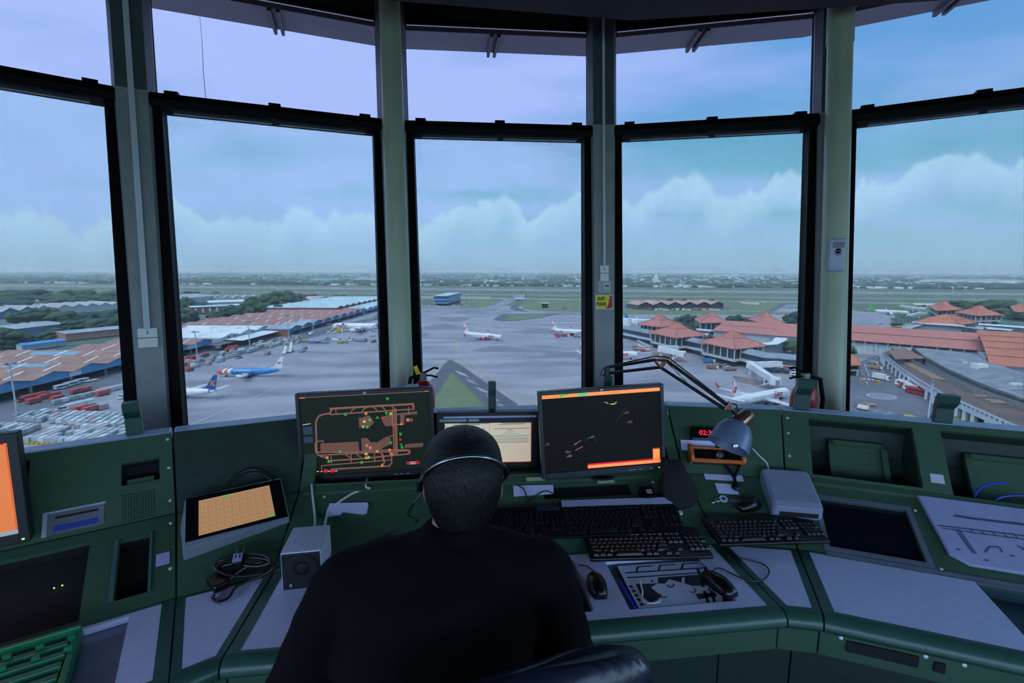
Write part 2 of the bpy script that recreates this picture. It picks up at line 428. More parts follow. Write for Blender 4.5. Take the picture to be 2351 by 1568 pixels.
# dropped ceiling ring whose edge crosses the top of the view
zc = EYE + 1.5
edge_px = [(300, -150), (880, 0), (1150, 22), (1450, 47), (1818, 24), (2150, 2), (2500, -40)]
ed = [at(x, y, zc) for x, y in edge_px]
poly = [(p.x, p.y) for p in ed] + [(3.6, 1.0), (4.2, -2.5), (2.5, -5), (-2.5, -5), (-3.6, -2.5), (-3.2, 0.2)]
dc = MB(); dc.prism(poly, zc, EYE + 2.28)
tag(dc.build('ceiling_dropped', M_ceil), kind='structure')
# outside: the sloping roof overhang seen through the upper panes, with its paired ribs
ov = MB()
M_over = mat('overhang_metal', '6f7280', .7, var=.12, scale=2, bump=.05)
for k in range(-2, 7):
 zi, zo = ZU1 + .08, EYE + 1.98
 a0, a1, b0, b1 = [(cp(kk, zi, .06), cp(kk, zo, .98)) for kk in (k-1, k)][0] + [(cp(kk, zi, .06), cp(kk, zo, .98)) for kk in (k-1, k)][1]
 up_ = Vector((0, 0, .12))
 ov.hexa([a0, b0, b1, a1], [a0 + up_, b0 + up_, b1 + up_, a1 + up_])
go = ov.build('roof_overhang', M_over); tag(go, kind='structure')
for k in range(5):
 for s in (-.028, .028):
  r = MB(); zi, zo = ZU1 + .10, EYE + 1.975
  f = lambda z, dn, e: wp(k, s + e, z, dn)
  r.hexa([f(zi - .02, .25, -.012), f(zi - .02, .25, .012), f(zo - .03, 1.0, .012), f(zo - .03, 1.0, -.012)], [f(zi + .08, .25, -.012), f(zi + .08, .25, .012), f(zo + .03, 1.0, .012), f(zo + .03, 1.0, -.012)])
  r.build('overhang_rib', mat('rib_dark', '3c3f4c', .6), go)
lw = MB(); p0, p1 = aty(458, 30, 4.4), aty(473, 232, 3.85)
lw.tube([p0, p0.lerp(p1, .35) + Vector((.004, 0, 0)), p0.lerp(p1, .7) - Vector((.004, 0, 0)), p1], .0022, 6)
tag(lw.build('hanging_wire', mat('wire_grey', '8a90a8', .5)), 'thin loose wire hanging outside the upper pane of the second window from the left', 'wire')
# round structural columns in front of two of the mullions
M_col = mat('column_cream_paint', 'a2ad92', .35, var=.1, scale=5, bump=.04)
for k, lab in ((1, 'pale green round steel column left of the centre window'), (3, 'pale green round steel column carrying the air freshener')):
 t = thing('round_column', lab, 'column', cp(k, 0, -.21), 0, 'round steel columns')
 c = MB(); c.cyl(cp(k, 0, -.215), cp(k, EYE + 1.9, -.215), .068, n=32)
 c.build('shaft', M_col, t, smooth=True)
 c = MB(); zz = EYE + (1.66 if k == 3 else 2.05)
 if k == 3:
  c.cyl(cp(k, EYE + 1.38, -.215), cp(k, EYE + 1.9, -.215), .073, n=32)
  c.build('sleeve', M_col, t, smooth=True)
# ================================================================ the console ring
PROF = [(0, .74), (.345, .74), (.64, .88), (.83, 1.12), (.90, 1.12)]
FACES = {'top': 0, 'slope': 1, 'up': 2, 'ledge': 3}
class Mod:
 def __init__(m, a, ang, length):
  m.a = Vector(a); m.L = length
  m.u = Vector((math.cos(ang), math.sin(ang))); m.n = Vector((-math.sin(ang), math.cos(ang)))
  m.ang = ang
 def p(m, s, d, z):
  q = m.a + m.u*s + m.n*d
  return Vector((q.x, q.y, z))
 def ax(m, face):                 # origin, along s, along q, outward normal
  i = FACES[face]; (d0, z0), (d1, z1) = PROF[i], PROF[i+1]
  o = m.p(0, d0, z0); u = Vector((m.u.x, m.u.y, 0))
  v = m.p(0, d1, z1) - o; ln = v.length; v.normalize()
  return o, u, v, u.cross(v), ln
 def f(m, face, s, q, e=0.0):
  o, u, v, w, ln = m.ax(face)
  return o + u*s + v*q + w*e
 def px(m, face, x, y, e=0.0):
  o, u, v, w, ln = m.ax(face)
  h = atp(x, y, o + w*e, w) - o
  return h.dot(u), h.dot(v)
 def fbox(m, mb, face, s0, s1, q0, q1, e0, e1, mi=0):
  g = lambda s, q, e: m.f(face, s, q, e)
  mb.hexa([g(s0, q0, e0), g(s1, q0, e0), g(s1, q1, e0), g(s0, q1, e0)], [g(s0, q0, e1), g(s1, q0, e1), g(s1, q1, e1), g(s0, q1, e1)], mi)
 def fslab(m, mb, face, pts, e0, e1, mi=0):
  mb.hexa([m.f(face, s, q, e0) for s, q in pts], [m.f(face, s, q, e1) for s, q in pts], mi)
 def M(m, face, s, q, e=0.0, rot=0.0):      # local frame lying on a face: x along s, y along q, z out
  o, u, v, w, ln = m.ax(face)
  return basis(o + u*s + v*q + w*e, u, v) @ Matrix.Rotation(rot, 4, 'Z')
mC = Mod((-.739, 1.100), math.radians(6.8), 1.547)
mR = Mod((.902, 1.266), math.radians(-20), 1.55)
mL = Mod((-.827 - 1.55*math.cos(math.radians(32.5)), 1.033 - 1.55*math.sin(math.radians(32.5))), math.radians(32.5), 1.55)
M_green = mat('console_green_paint', '3d5a44', .42, var=.10, scale=30, bump=.04, detail=5)
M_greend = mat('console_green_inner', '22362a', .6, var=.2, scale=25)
M_led = mat('ledge_laminate', '9fb0d0', .3, var=.08, scale=30)
M_lam = mat('light_grey_laminate', 'd0d4f0', .34, var=.07, scale=45, detail=6)
M_slate = mat('slate_tray_lining', '3d4a55', .5, var=.15, scale=20)
M_lip = mat('lip_green_rubber', '2d5446', .33, var=.1, scale=25)
M_screw = mat('steel_screw', 'd9dcdf', .2, 0.2, var=.1, scale=30)
M_edge = mat('brushed_edge', '8f99a8', .3, .6, var=.1, scale=30)
M_dkglass = mat('dark_screen_glass', '0d131c', .18, var=.2, scale=4)
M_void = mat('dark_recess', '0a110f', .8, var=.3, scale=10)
class Wed(Mod):                      # corner unit between two straight units
 def __init__(w, l, r): w.l, w.r = l, r
 def f(w, face, t, q, e=0.0):     # t from 0 (left unit) to 1 (right unit), q as a share of the face
  i = FACES[face]; (d0, z0), (d1, z1) = PROF[i], PROF[i+1]
  d, z = d0 + (d1 - d0)*q, z0 + (z1 - z0)*q
  a, b = w.l.p(w.l.L, d, z), w.r.p(0, d, z)
  o, u, v, n, ln = w.ax(face)
  return a.lerp(b, t) + n*e
 def ax(w, face):
  i = FACES[face]; (d0, z0), (d1, z1) = PROF[i], PROF[i+1]
  a, b = w.l.p(w.l.L, d0, z0), w.r.p(0, d0, z0)
  c, e = w.l.p(w.l.L, d1, z1), w.r.p(0, d1, z1)
  u = (b - a).normalized(); v = ((c + e) - (a + b))/2
  v = v - u*u.dot(v); ln = v.length; v.normalize()
  return a, u, v, u.cross(v), ln
wL = Wed(mL, mC); wR = Wed(mC, mR)
def fpanel(mb, m, face, s0, s1, q0, q1, holes, t=.02, mi=0):
 cur = s0
 for (a, b, c, d) in sorted(holes):
  if a > cur: m.fbox(mb, face, cur, a, q0, q1, -t, 0, mi)
  if c > q0: m.fbox(mb, face, a, b, q0, c, -t, 0, mi)
  if d < q1: m.fbox(mb, face, a, b, d, q1, -t, 0, mi)
  cur = b
 if cur < s1: m.fbox(mb, face, cur, s1, q0, q1, -t, 0, mi)
def recess(m, face, h, dep, name, mt, par, e0=-.001, grow=.004):
 a, b, c, d = h; a -= grow; b += grow; c -= grow; d += grow; t = .004
 r = MB()
 m.fbox(r, face, a, b, c, d, -dep - t, -dep)
 m.fbox(r, face, a - t, a, c, d, -dep, e0); m.fbox(r, face, b, b + t, c, d, -dep, e0)
 m.fbox(r, face, a, b, c - t, c, -dep, e0); m.fbox(r, face, a, b, d, d + t, -dep, e0)
 return r.build(name, mt, par)
def screws(m, face, pts, par):
 for s, q in pts:
  b = MB(); p = m.f(face, s, q); n = m.ax(face)[3]
  b.lathe([(.0055, -.002), (.0055, .001), (.004, .003), (.0, .0035)], p, n, 10)
  b.build('screw', M_screw, par, smooth=True)
UPL = math.hypot(.19, .24); SLL = math.hypot(.295, .14)
def straight(m, label, holes_up, holes_slope, wells, s_vis=(0, None)):
 t = thing('console_desk', label, 'desk', m.p(m.L/2, .2, 0), 0, 'green control desks round the windows')
 Lm = m.L; g = .003
 b = MB(); fpanel(b, m, 'top', .035, Lm - .035, .02, .338, wells, .018); b.build('worktop', M_lam, t)
 b = MB()                          # green surround of the worktop and its rolled front lip
 for a_, c_ in ((g, .035), (Lm - .035, Lm - g)): m.fbox(b, 'top', a_, c_, .0, .345, -.02, .0005)
 m.fbox(b, 'top', .035, Lm - .035, .338, .352, -.02, .002)
 prof = [(.02, .0), (.006, .002), (-.012, -.004), (-.024, -.018), (-.026, -.034), (-.016, -.048), (.0, -.055), (.02, -.055)]
 b.rings([[m.p(s, d, .74 + z) for d, z in prof] for s in (g, Lm - g)])
 b.build('front_lip', M_lip, t, smooth=True)
 b = MB(); b.hexa([m.p(g, .012, .60), m.p(Lm - g, .012, .60), m.p(Lm - g, .03, .60), m.p(g, .03, .60)], [m.p(g, .012, .686), m.p(Lm - g, .012, .686), m.p(Lm - g, .03, .686), m.p(g, .03, .686)])
 b.build('front_fascia', M_green, t)
 b = MB(); b.hexa([m.p(g, .30, 0), m.p(Lm - g, .30, 0), m.p(Lm - g, .90, 0), m.p(g, .90, 0)], [m.p(g, .30, .58), m.p(Lm - g, .30, .58), m.p(Lm - g, .90, .60), m.p(g, .90, .60)])
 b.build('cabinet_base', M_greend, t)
 b = MB(); fpanel(b, m, 'slope', g, Lm - g, .004, SLL, holes_slope, .016); b.build('slope_panel', M_green, t)
 b = MB(); fpanel(b, m, 'up', g, Lm - g, .004, UPL, holes_up, .02); b.build('upper_panel', M_green, t)
 b = MB(); m.fbox(b, 'ledge', g, Lm - g, -.002, .075, -.03, .002); b.build('top_ledge', M_led, t, bevel=.006)
 b = MB(); b.hexa([m.p(g, .885, .6), m.p(Lm - g, .885, .6), m.p(Lm - g, .90, .6), m.p(g, .90, .6)], [m.p(g, .885, 1.09), m.p(Lm - g, .885, 1.09), m.p(Lm - g, .90, 1.09), m.p(g, .90, 1.09)])
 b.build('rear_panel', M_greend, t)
 return t
# centre unit --------------------------------------------------------------------------------------
hC = [(.05, 1.497, .03, .29)]
wells_C = [(.62, .990, .055, .30), (1.10, 1.434, .05, .285)]
dC = straight(mC, 'wide green centre desk with two flat monitors, in front of the seated person', hC, [(.94, 1.30, .235, .30)], wells_C)
b = MB()                              # open bay behind the monitors
b.hexa([mC.p(.05, .66, .868), mC.p(1.497, .66, .868), mC.p(1.497, .88, .868), mC.p(.05, .88, .868)], [mC.p(.05, .66, .878), mC.p(1.497, .66, .878), mC.p(1.497, .88, .878), mC.p(.05, .88, .878)])
b.build('monitor_bay', M_greend, dC)
b = MB(); mC.fbox(b, 'slope', .02, 1.53, .312, .345, -.004, .012); b.build('shelf_lip', M_green, dC, bevel=.003)
for h, dp in zip(wells_C, (.05, .012)): recess(mC, 'top', h, dp, 'tray_well', M_slate if dp < .03 else M_void, dC)
b = MB(); mC.fbox(b, 'top', .987, .993, .058, .298, -.01, .004); b.build('metal_edge', M_edge, dC)
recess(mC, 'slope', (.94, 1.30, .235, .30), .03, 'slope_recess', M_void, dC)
screws(mC, 'slope', [(.10, .30), (.155, .268), (1.49, .30), (1.40, .29)], dC)
b = MB(); mC.fbox(b, 'slope', .88, .955, .317, .335, .012, .0135); b.build('name_strip', mat('cream_label', 'b9bfa8', .5), dC)
b = MB(); mC.fbox(b, 'slope', 1.17, 1.24, .296, .310, .001, .0025); b.build('name_strip', MATS['cream_label'], dC)
# right unit ---------------------------------------------------------------------------------------
hR = [(.10, .465, .035, .278), (.555, 1.2, .02, .278)]
wR_ = [(.495, 1.30, .03, .338)]
sR = [(.105, .385, .035, .25)]
dR = straight(mR, 'green right hand desk with two empty bays, holding the map board', hR, sR, wR_)
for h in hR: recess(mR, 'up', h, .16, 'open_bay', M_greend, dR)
for s0, s1, q0 in ((.19, .40, .0), (.66, .95, .0)):
 b = MB()                          # framed inner plate standing at an angle inside each bay
 g_ = lambda s, q, e: mR.f('up', s, q, e)
 b.hexa([g_(s0, .05, -.13), g_(s1, .05, -.13), g_(s1, .23, -.12), g_(s0, .23, -.12)], [g_(s0, .05, -.12), g_(s1, .05, -.12), g_(s1, .23, -.11), g_(s0, .23, -.11)])
 for a_, c_, e_, f_ in ((s0, s0 + .02, .05, .23), (s1 - .02, s1, .05, .23), (s0, s1, .05, .07), (s0, s1, .21, .23)):
  mR.fbox(b, 'up', a_, c_, e_, f_, -.125, -.095)
 b.build('inner_plate', M_green, dR)
b = MB(); mR.fbox(b, 'slope', .02, 1.53, .315, .345, -.004, .012); b.build('shelf_lip', M_green, dR, bevel=.003)
recess(mR, 'top', wR_[0], .05, 'tray_well', mat('teal_tray_lining', '27424a', .5), dR)
recess(mR, 'slope', sR[0], .012, 'flat_screen', M_dkglass, dR)
b = MB()
a_, c_, e_, f_ = sR[0]
for q in ((a_ - .018, a_, e_ - .018, f_ + .018), (c_, c_ + .018, e_ - .018, f_ + .018), (a_, c_, e_ - .018, e_), (a_, c_, f_, f_ + .018)): mR.fbox(b, 'slope', *q, -.002, .003)
b.build('screen_rim', M_edge, dR)
b = MB(); mR.fbox(b, 'slope', .09, 1.5, -.012, .012, -.004, .004); b.build('metal_edge', M_edge, dR)
b = MB()
for s0, s1, z0, z1 in ((.07, .24, .632, .665), (.275, .30, .632, .66)):
 b.hexa([mR.p(s0, .006, z0), mR.p(s1, .006, z0), mR.p(s1, .0125, z0), mR.p(s0, .0125, z0)], [mR.p(s0, .006, z1), mR.p(s1, .006, z1), mR.p(s1, .0125, z1), mR.p(s0, .0125, z1)])
b.build('fascia_slot', M_void, dR)
for s in (.055, .255, .34, .55):
 b = MB(); b.lathe([(.006, 0), (.006, .002), (.004, .004), (0, .0045)], mR.p(s, .012, .668), (-mR.n.x, -mR.n.y, 0), 10); b.build('screw', M_screw, dR, smooth=True)
screws(mR, 'up', [(.02, .27), (.02, .20), (.02, .10)], dR); screws(mR, 'slope', [(.415, .255), (.42, .02)], dR)
b = MB(); mR.fbox(b, 'up', .493, .535, .06, .095, .0005, .002); b.build('name_strip', mat('pale_paper_label', 'b9bcc6', .5), dR)
# left unit ----------------------------------------------------------------------------------------
hL = [(.30, 1.165, .03, .28), (1.40, 1.508, .135, .215)]
sL = [(.35, 1.325, .02, .29), (1.40, 1.478, .05, .265)]
wL_ = [(.5, 1.44, .05, .325)]
dL = straight(mL, 'green left hand desk with speaker grille and telephone recess, under the orange screen', hL, sL, wL_)
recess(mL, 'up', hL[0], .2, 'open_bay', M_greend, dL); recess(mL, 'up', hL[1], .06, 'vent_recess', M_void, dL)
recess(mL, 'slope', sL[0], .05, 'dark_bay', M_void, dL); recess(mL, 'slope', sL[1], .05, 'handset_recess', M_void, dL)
recess(mL, 'top', wL_[0], .02, 'tray_well', mat('grey_tray_lining', '868ca4', .4, var=.25, scale=9), dL)
b = MB(); mL.fbox(b, 'up', 1.415, 1.49, .138, .155, -.055, -.01); b.build('vent_flap', M_green, dL)
b = MB()
for i in range(12):
 for j in range(11):
  p = mL.f('up', 1.404 + i*.0078, .012 + j*.0088, .0006); n = mL.ax('up')[3]
  b.lathe([(.0024, 0), (.0024, .0006)], p, n, 6)
b.build('speaker_grille', M_void, dL)
b = MB()
for i in range(2): b.ball(mL.f('slope', 1.245 + i*.018, .185 + i*.002, -.046), .0022, 8)
b.build('status_light', mat('green_led', '8dff60', .4, emit=2.5), dL)
b = MB(); mL.fbox(b, 'slope', 1.388, 1.398, .05, .27, .0, .006); mL.fbox(b, 'slope', 1.48, 1.486, .05, .27, .0, .005); b.build('metal_edge', mat('green_grey_edge', '5f7f80', .3, .4), dL)
b = MB(); mL.fbox(b, 'slope', 1.497, 1.533, .13, .175, .0005, .002); b.build('name_strip', mat('lilac_label', 'a9a6cf', .5), dL)
screws(mL, 'up', [(1.535, .28), (1.535, .17), (1.535, .05)], dL); screws(mL, 'slope', [(1.535, .29), (1.535, .11)], dL)
# corner units -------------------------------------------------------------------------------------
def wedge(w, label, up_open):
 t = thing('corner_desk', label, 'desk', w.f('top', .5, .5) - Vector((0, 0, .74)), 0, 'green control desks round the windows')
 g = lambda face, a, c, q0, q1, e0, e1, b: b.hexa([w.f(face, a, q0, e0), w.f(face, c, q0, e0), w.f(face, c, q1, e0), w.f(face, a, q1, e0)], [w.f(face, a, q0, e1), w.f(face, c, q0, e1), w.f(face, c, q1, e1), w.f(face, a, q1, e1)])
 b = MB(); q0, q1 = .05, .97
 pts0 = [(.2, q0), (.8, q0), (.91, q1), (.09, q1)]
 b.hexa([w.f('top', s, q, -.018) for s, q in pts0], [w.f('top', s, q, 0) for s, q in pts0]); b.build('worktop', M_lam, t)
 b = MB()
 for pts in ([(.01, 0), (.2, 0), (.09, 1), (.01, 1)], [(.8, 0), (.99, 0), (.99, 1), (.91, 1)], [(.2, 0), (.8, 0), (.8, q0), (.2, q0)], [(.09, q1), (.91, q1), (.91, 1), (.09, 1)]):
  b.hexa([w.f('top', s, q, -.02) for s, q in pts], [w.f('top', s, q, .0005) for s, q in pts])
 prof = [(.02, .0), (.006, .002), (-.012, -.004), (-.024, -.018), (-.026, -.034), (-.016, -.048), (.0, -.055), (.02, -.055)]
 def pr(tt, d, z):
  a_, c_ = w.l.p(w.l.L, d, z), w.r.p(0, d, z); return a_.lerp(c_, tt)
 b.rings([[pr(tt, d, .74 + z) for d, z in prof] for tt in (.02, .98)])
 b.build('front_lip', M_lip, t, smooth=True)
 b = MB(); b.hexa([pr(.02, .012, .60), pr(.98, .012, .60), pr(.98, .03, .60), pr(.02, .03, .60)], [pr(.02, .012, .686), pr(.98, .012, .686), pr(.98, .03, .686), pr(.02, .03, .686)]); b.build('front_fascia', M_green, t)
 b = MB(); b.hexa([pr(.01, .30, 0), pr(.99, .30, 0), pr(.99, .9, 0), pr(.01, .9, 0)], [pr(.01, .30, .58), pr(.99, .30, .58), pr(.99, .9, .6), pr(.01, .9, .6)]); b.build('cabinet_base', M_greend, t)
 b = MB(); g('slope', .01, .99, .01, 1, -.016, 0, b); b.build('slope_panel', M_green, t)
 b = MB(); g('up', .01, .99, .01, 1, -.02, 0, b); b.build('upper_panel', M_green if not up_open else M_greend, t)  # with up_open, shade of a recess is put into the flat panel's colour
 b = MB(); g('ledge', .01, .99, -.02, 1.07, -.03, .002, b); b.build('top_ledge', M_led, t, bevel=.006)
 return t
dWL = wedge(wL, 'narrow green corner desk under the small orange touch panel', True)
dWR = wedge(wR, 'narrow green corner desk under the desk lamp, between two wide desks', False)
# ================================================================ fittings on piers, columns and ledges
def zon(fn, y):                      # height on a leaning member whose photo row is y
 lo, hi = 0.2, EYE + 2.2
 for _ in range(50):
  m = (lo + hi)/2
  if proj(fn(m))[1] > y: lo = m
  else: hi = m
 return lo
M_trunk = mat('grey_pvc_trunking', 'b9c0c2', .45, var=.06)
M_swit = mat('ivory_switch_plate', 'd2d6cf', .4, var=.05)
M_ink = mat('dark_ink', '1b2126', .6)
def pier_frame(k, y, d=.13):
 fn = lambda z: cp(k, z, -d); z = zon(fn, y)
 th = PSI + (k - 1.5)*DL; t = Vector((math.cos(th), -math.sin(th), 0)); up_ = (fn(z + .1) - fn(z)).normalized()
 return basis(fn(z), t, up_), z
for k, y1, w, lab in ((0, 756, .0135, 'grey cable trunking down the second pier, ending at the box marked 2'), (2, 612, .0085, 'thin grey cable trunking down the pier above the box marked 3')):
 fn = lambda z: cp(k, z, -.132)
 z1 = zon(fn, y1); b = MB()
 b.hexa([cp(k, z1, -.128, -w), cp(k, z1, -.128, w), cp(k, z1, -.145, w), cp(k, z1, -.145, -w)], [cp(k, EYE + 2.0, -.128, -w), cp(k, EYE + 2.0, -.128, w), cp(k, EYE + 2.0, -.145, w), cp(k, EYE + 2.0, -.145, -w)])
 tag(b.build('cable_trunking', M_trunk), lab, 'trunking')
def lettering(body, M, size, m, parent, name='lettering', shear=0, offset=0, z=.0006, extr=0.0, align='CENTER', mapf=None):
 vs, fs = text_mesh(body, size, shear, offset, align, extr)
 b = MB(); b.add([mapf(v) if mapf else M @ Vector((v.x, v.y, v.z + z)) for v in vs], fs)
 return b.build(name, m, parent)
for k, ya, yb, num, w, lab in ((0, 754, 800, '2', .042, 'ivory double switch box marked 2 on the left pier'), (2, 611, 648, '3', .028, 'ivory double switch box marked 3 above the quiet sign')):
 M0, _ = pier_frame(k, (ya + yb)/2, .112)
 a, z0 = pier_frame(k, ya, .13); c, z1 = pier_frame(k, yb, .13); H = (a.translation - c.translation).length
 t = thing('switch_box', lab, 'switch', M0.translation, 0, 'switch boxes on the piers')
 for s, nm in ((.25, 'upper_plate'), (-.25, 'lower_plate')):
  b = MB(); b.box((0, s*H, .012), (w*2, H*.47, .03), 0, M0); o = b.build(nm, M_swit, t, bevel=.003)
  if s > 0: lettering(num, M0 @ Matrix.Translation((0, s*H, .0276)), H*.22, M_ink, o, 'numeral', offset=.003*H)
M0, _ = pier_frame(2, 660, .112)
t = thing('intercom_plate', 'grey square intercom plate between box 3 and the quiet sign', 'intercom', M0.translation)
b = MB(); b.box((0, 0, .008), (.088, .078, .02), 0, M0); b.build('plate', mat('grey_intercom', 'a4aaa4', .45), t, bevel=.002)
b = MB(); b.box((.012, 0, .02), (.045, .05, .012), 0, M0); o = b.build('housing', mat('light_grey_intercom', 'bcc2bd', .4), t, bevel=.002)
b = MB(); b.box((.016, .004, .0262), (.026, .007, .002), 0, M0); b.build('slot', M_ink, o)
M0, _ = pier_frame(2, 694, .118)
t = thing('quiet_sign', 'yellow quiet please sign with red figure on the central pier', 'sign', M0.translation)
b = MB(); b.box((0, 0, .006), (.113, .092, .002), 0, M0); b.build('backing', mat('white_sign_edge', 'd8dad2', .4), t)
b = MB(); b.box((-.0, .0, .0072), (.105, .084, .0012), 0, M0); b.build('yellow_face', mat('sign_yellow', 'd8cf2a', .4, var=.05), t)
b = MB(); b.add([M0 @ Vector(p) for p in ((.022, -.042, .0082), (.022, -.012, .0082), (.030, .0, .0082), (.026, .012, .0082), (.034, .022, .0082), (.034, .042, .0082), (.0525, .042, .0082), (.0525, -.03, .0082), (.045, -.042, .0082))], [tuple(range(9))])
b.add([M0 @ Vector(p) for p in ((.008, -.042, .0081), (.008, -.034, .0081), (.03, -.026, .0081), (.045, -.042, .0081))], [(0, 1, 2, 3)])
b.build('red_figure', mat('sign_red', 'a03a3c', .5), t)
for s, y in (('QUIET', .021), ('PLEASE', -.014)):
 vs, fs = text_mesh(s, .03, 0, .0012); wdt = max(v.x for v in vs) - min(v.x for v in vs)
 q = (.050 if s == 'QUIET' else .062)/wdt
 b = MB(); b.add([M0 @ Vector((v.x*q - .020, v.y*1.0 + y, .0085)) for v in vs], fs); b.build('lettering', mat('sign_black', '14140c', .6), t)
# air freshener on the right column
fn = lambda z: cp(3, z, -.285); z0 = zon(fn, 586); c0 = cp(3, z0, -.215)
dirc = (Vector((0, 0, z0)) - c0); dirc.z = 0; dirc.normalize(); dirc = (dirc + Vector((.10, 0, 0))).normalized()
xr = Vector((dirc.y*-1, dirc.x, 0)); xr = -xr if xr.x < 0 else xr
M0 = basis(c0 + dirc*.075, xr, Vector((0, 0, 1)))
t = thing('air_freshener', 'white and grey automatic air freshener fixed to the right column', 'air freshener', M0.translation)
b = MB(); b.box((0, 0, .016), (.082, .185, .055), 0, M0); b.build('body', mat('freshener_grey', '9aa6b8', .35), t, bevel=.012, bseg=3, smooth=True)
b = MB(); b.box((.004, .055, .0445), (.055, .03, .003), 0, M0); b.build('display_window', M_blackg, t, bevel=.002)
b = MB(); b.lathe([(.015, 0), (.015, .006), (.008, .009), (0, .0092)], M0 @ Vector((.004, .022, .042)), M0.to_3x3() @ Vector((0, 0, 1)), 16); b.build('spray_nozzle', M_blackg, t, smooth=True)
b = MB(); b.tube([M0 @ Vector((.004 + .025*math.sin(a), .022 - .022*math.cos(a), .045)) for a in [-.9 + .18*i for i in range(11)]], .0016, 6); b.build('trim_line', M_ink, t)
# sill board behind the desks; fire extinguishers stand on it
sb = MB()
for k in range(5):
 q = lambda s, z, d: wp(k, s*(RHO + LEAN*(.6 - ZT) + d)*math.tan(DL/2), z, d)
 sb.hexa([q(-1, .57, -.34), q(1, .57, -.34), q(1, .57, -.0), q(-1, .57, -.0)], [q(-1, .60, -.34), q(1, .60, -.34), q(1, .60, -.0), q(-1, .60, -.0)])
tag(sb.build('trim_sill_board', M_wall), kind='structure')
def extinguisher(p, h, r, label, yaw):
 t = thing('fire_extinguisher', label, 'fire extinguisher', p, 0, 'red fire extinguishers by the windows')
 X = lambda a, b_, z: Vector((p.x + math.cos(yaw)*a - math.sin(yaw)*b_, p.y + math.sin(yaw)*a + math.cos(yaw)*b_, p.z + z))
 b = MB(); b.lathe([(r*.9, 0), (r, .02), (r, h*.8), (r*.85, h*.88), (r*.45, h*.94), (r*.3, h*.95)], p, n=24); b.build('cylinder', mat('extinguisher_red', 'b3121c', .3, var=.1), t, smooth=True)
 b = MB(); b.cyl(X(0, 0, h*.94), X(0, 0, h*1.03), r*.32, n=12); b.build('valve', mat('valve_brass', '8d8c86', .35, .8), t, smooth=True)
 b = MB(); b.tube([X(-.01, 0, h*1.02), X(.03, 0, h*1.05), X(.06, 0, h*1.08), X(.085, 0, h*1.07)], .006, 6); b.tube([X(.0, 0, h*1.0), X(.04, 0, h*1.0), X(.08, 0, h*.98)], .0055, 6); b.build('lever', M_black, t)
 b = MB(); b.tube([X(-.02, .0, h*1.0), X(-r*1.1, .0, h*.98), X(-r*1.45, 0, h*.8), X(-r*1.3, 0, h*.4), X(-r*1.1, 0, h*.2)], .011, 8); b.build('hose', M_black, t, smooth=True)
 b = MB(); q = []
 for z in (h*.3, h*.62): q.append([X(r*1.01*math.sin(a), -r*1.01*math.cos(a), z) for a in [-.6 + .15*i for i in range(9)]])
 b.rings(q, closed=False, caps=False); b.build('paper_label', mat('label_cream', 'd5cfc0', .5), t)
 return t, X
pe = aty(972, 884, 2.62); t, X = extinguisher(Vector((pe.x, pe.y, .60)), (pe.z - .60)/.9, .062, 'red fire extinguisher with yellow tag behind the left monitor, beside the left column', .1)
b = MB(); hh = (pe.z - .6)/.9; b.add([X(-.035, -.03, hh*1.02), X(-.01, -.03, hh*1.03), X(-.03, -.03, hh*1.12), X(-.05, -.03, hh*1.1)], [(0, 1, 2, 3)]); b.build('inspection_tag', mat('tag_yellow', 'd8b81c', .5), t)
pe = aty(1848, 890, 2.42); extinguisher(Vector((pe.x, pe.y, .60)), (pe.z - .60)/.9, .064, 'red fire extinguisher with cream label beside the right column', PI - .1)
# white card box beside the left column, behind the monitor
pe = aty(945, 892, 2.5)
b = MB(); b.box((pe.x, pe.y, .60 + (pe.z + .02 - .6)/2), (.07, .05, pe.z + .02 - .6)); tag(b.build('white_box', mat('white_card', 'c9d2e0', .5), bevel=.004), 'tall white box standing between the left column and the extinguisher', 'box')
# green hooked posts on the ledge
def post(m, x, y, label, hgt=.115, w=.045, hook=.035):
 s, q = m.px('ledge', x, y, 0.002); M0 = m.M('ledge', s, max(.02, min(q, .05)), .002)
 t = tag(MB().build('x', M_green), label, 'post') if False else None
 b = MB(); pr = [(.0, 0), (.03, 0), (.03, hgt*.55), (.03 - hook*.55, hgt), (-hook, hgt), (-hook*.9, hgt*.72), (0, hgt*.5)]
 b.rings([[M0 @ Vector((sx, d - .01, z)) for d, z in pr] for sx in (-w/2, w/2)])
 o = b.build('ledge_post', mat('post_green', '21443a', .4, var=.12, scale=20), bevel=.003)
 o['label'] = label; o['category'] = 'post'; o['group'] = 'green hooked posts on the desk ledge'
 return M0
post(mL, 312, 990, 'green hooked post on the left ledge below the pier marked 2', .125, .05)
post(mC, 849, 925, 'green post peeping over the top of the left monitor', .10, .03)
post(mC, 1130, 940, 'slim green post on the ledge between the left and right monitors', .125, .032, .005)
Mlamp = post(mC, 1392, 930, 'green post on the ledge that holds the lamp clamp', .135, .036, .01)
post(mR, 1840, 940, 'green hooked post on the ledge in front of the right extinguisher', .14, .06)
post(mR, 2178, 978, 'green hooked post on the right ledge between the two bays', .12, .06)
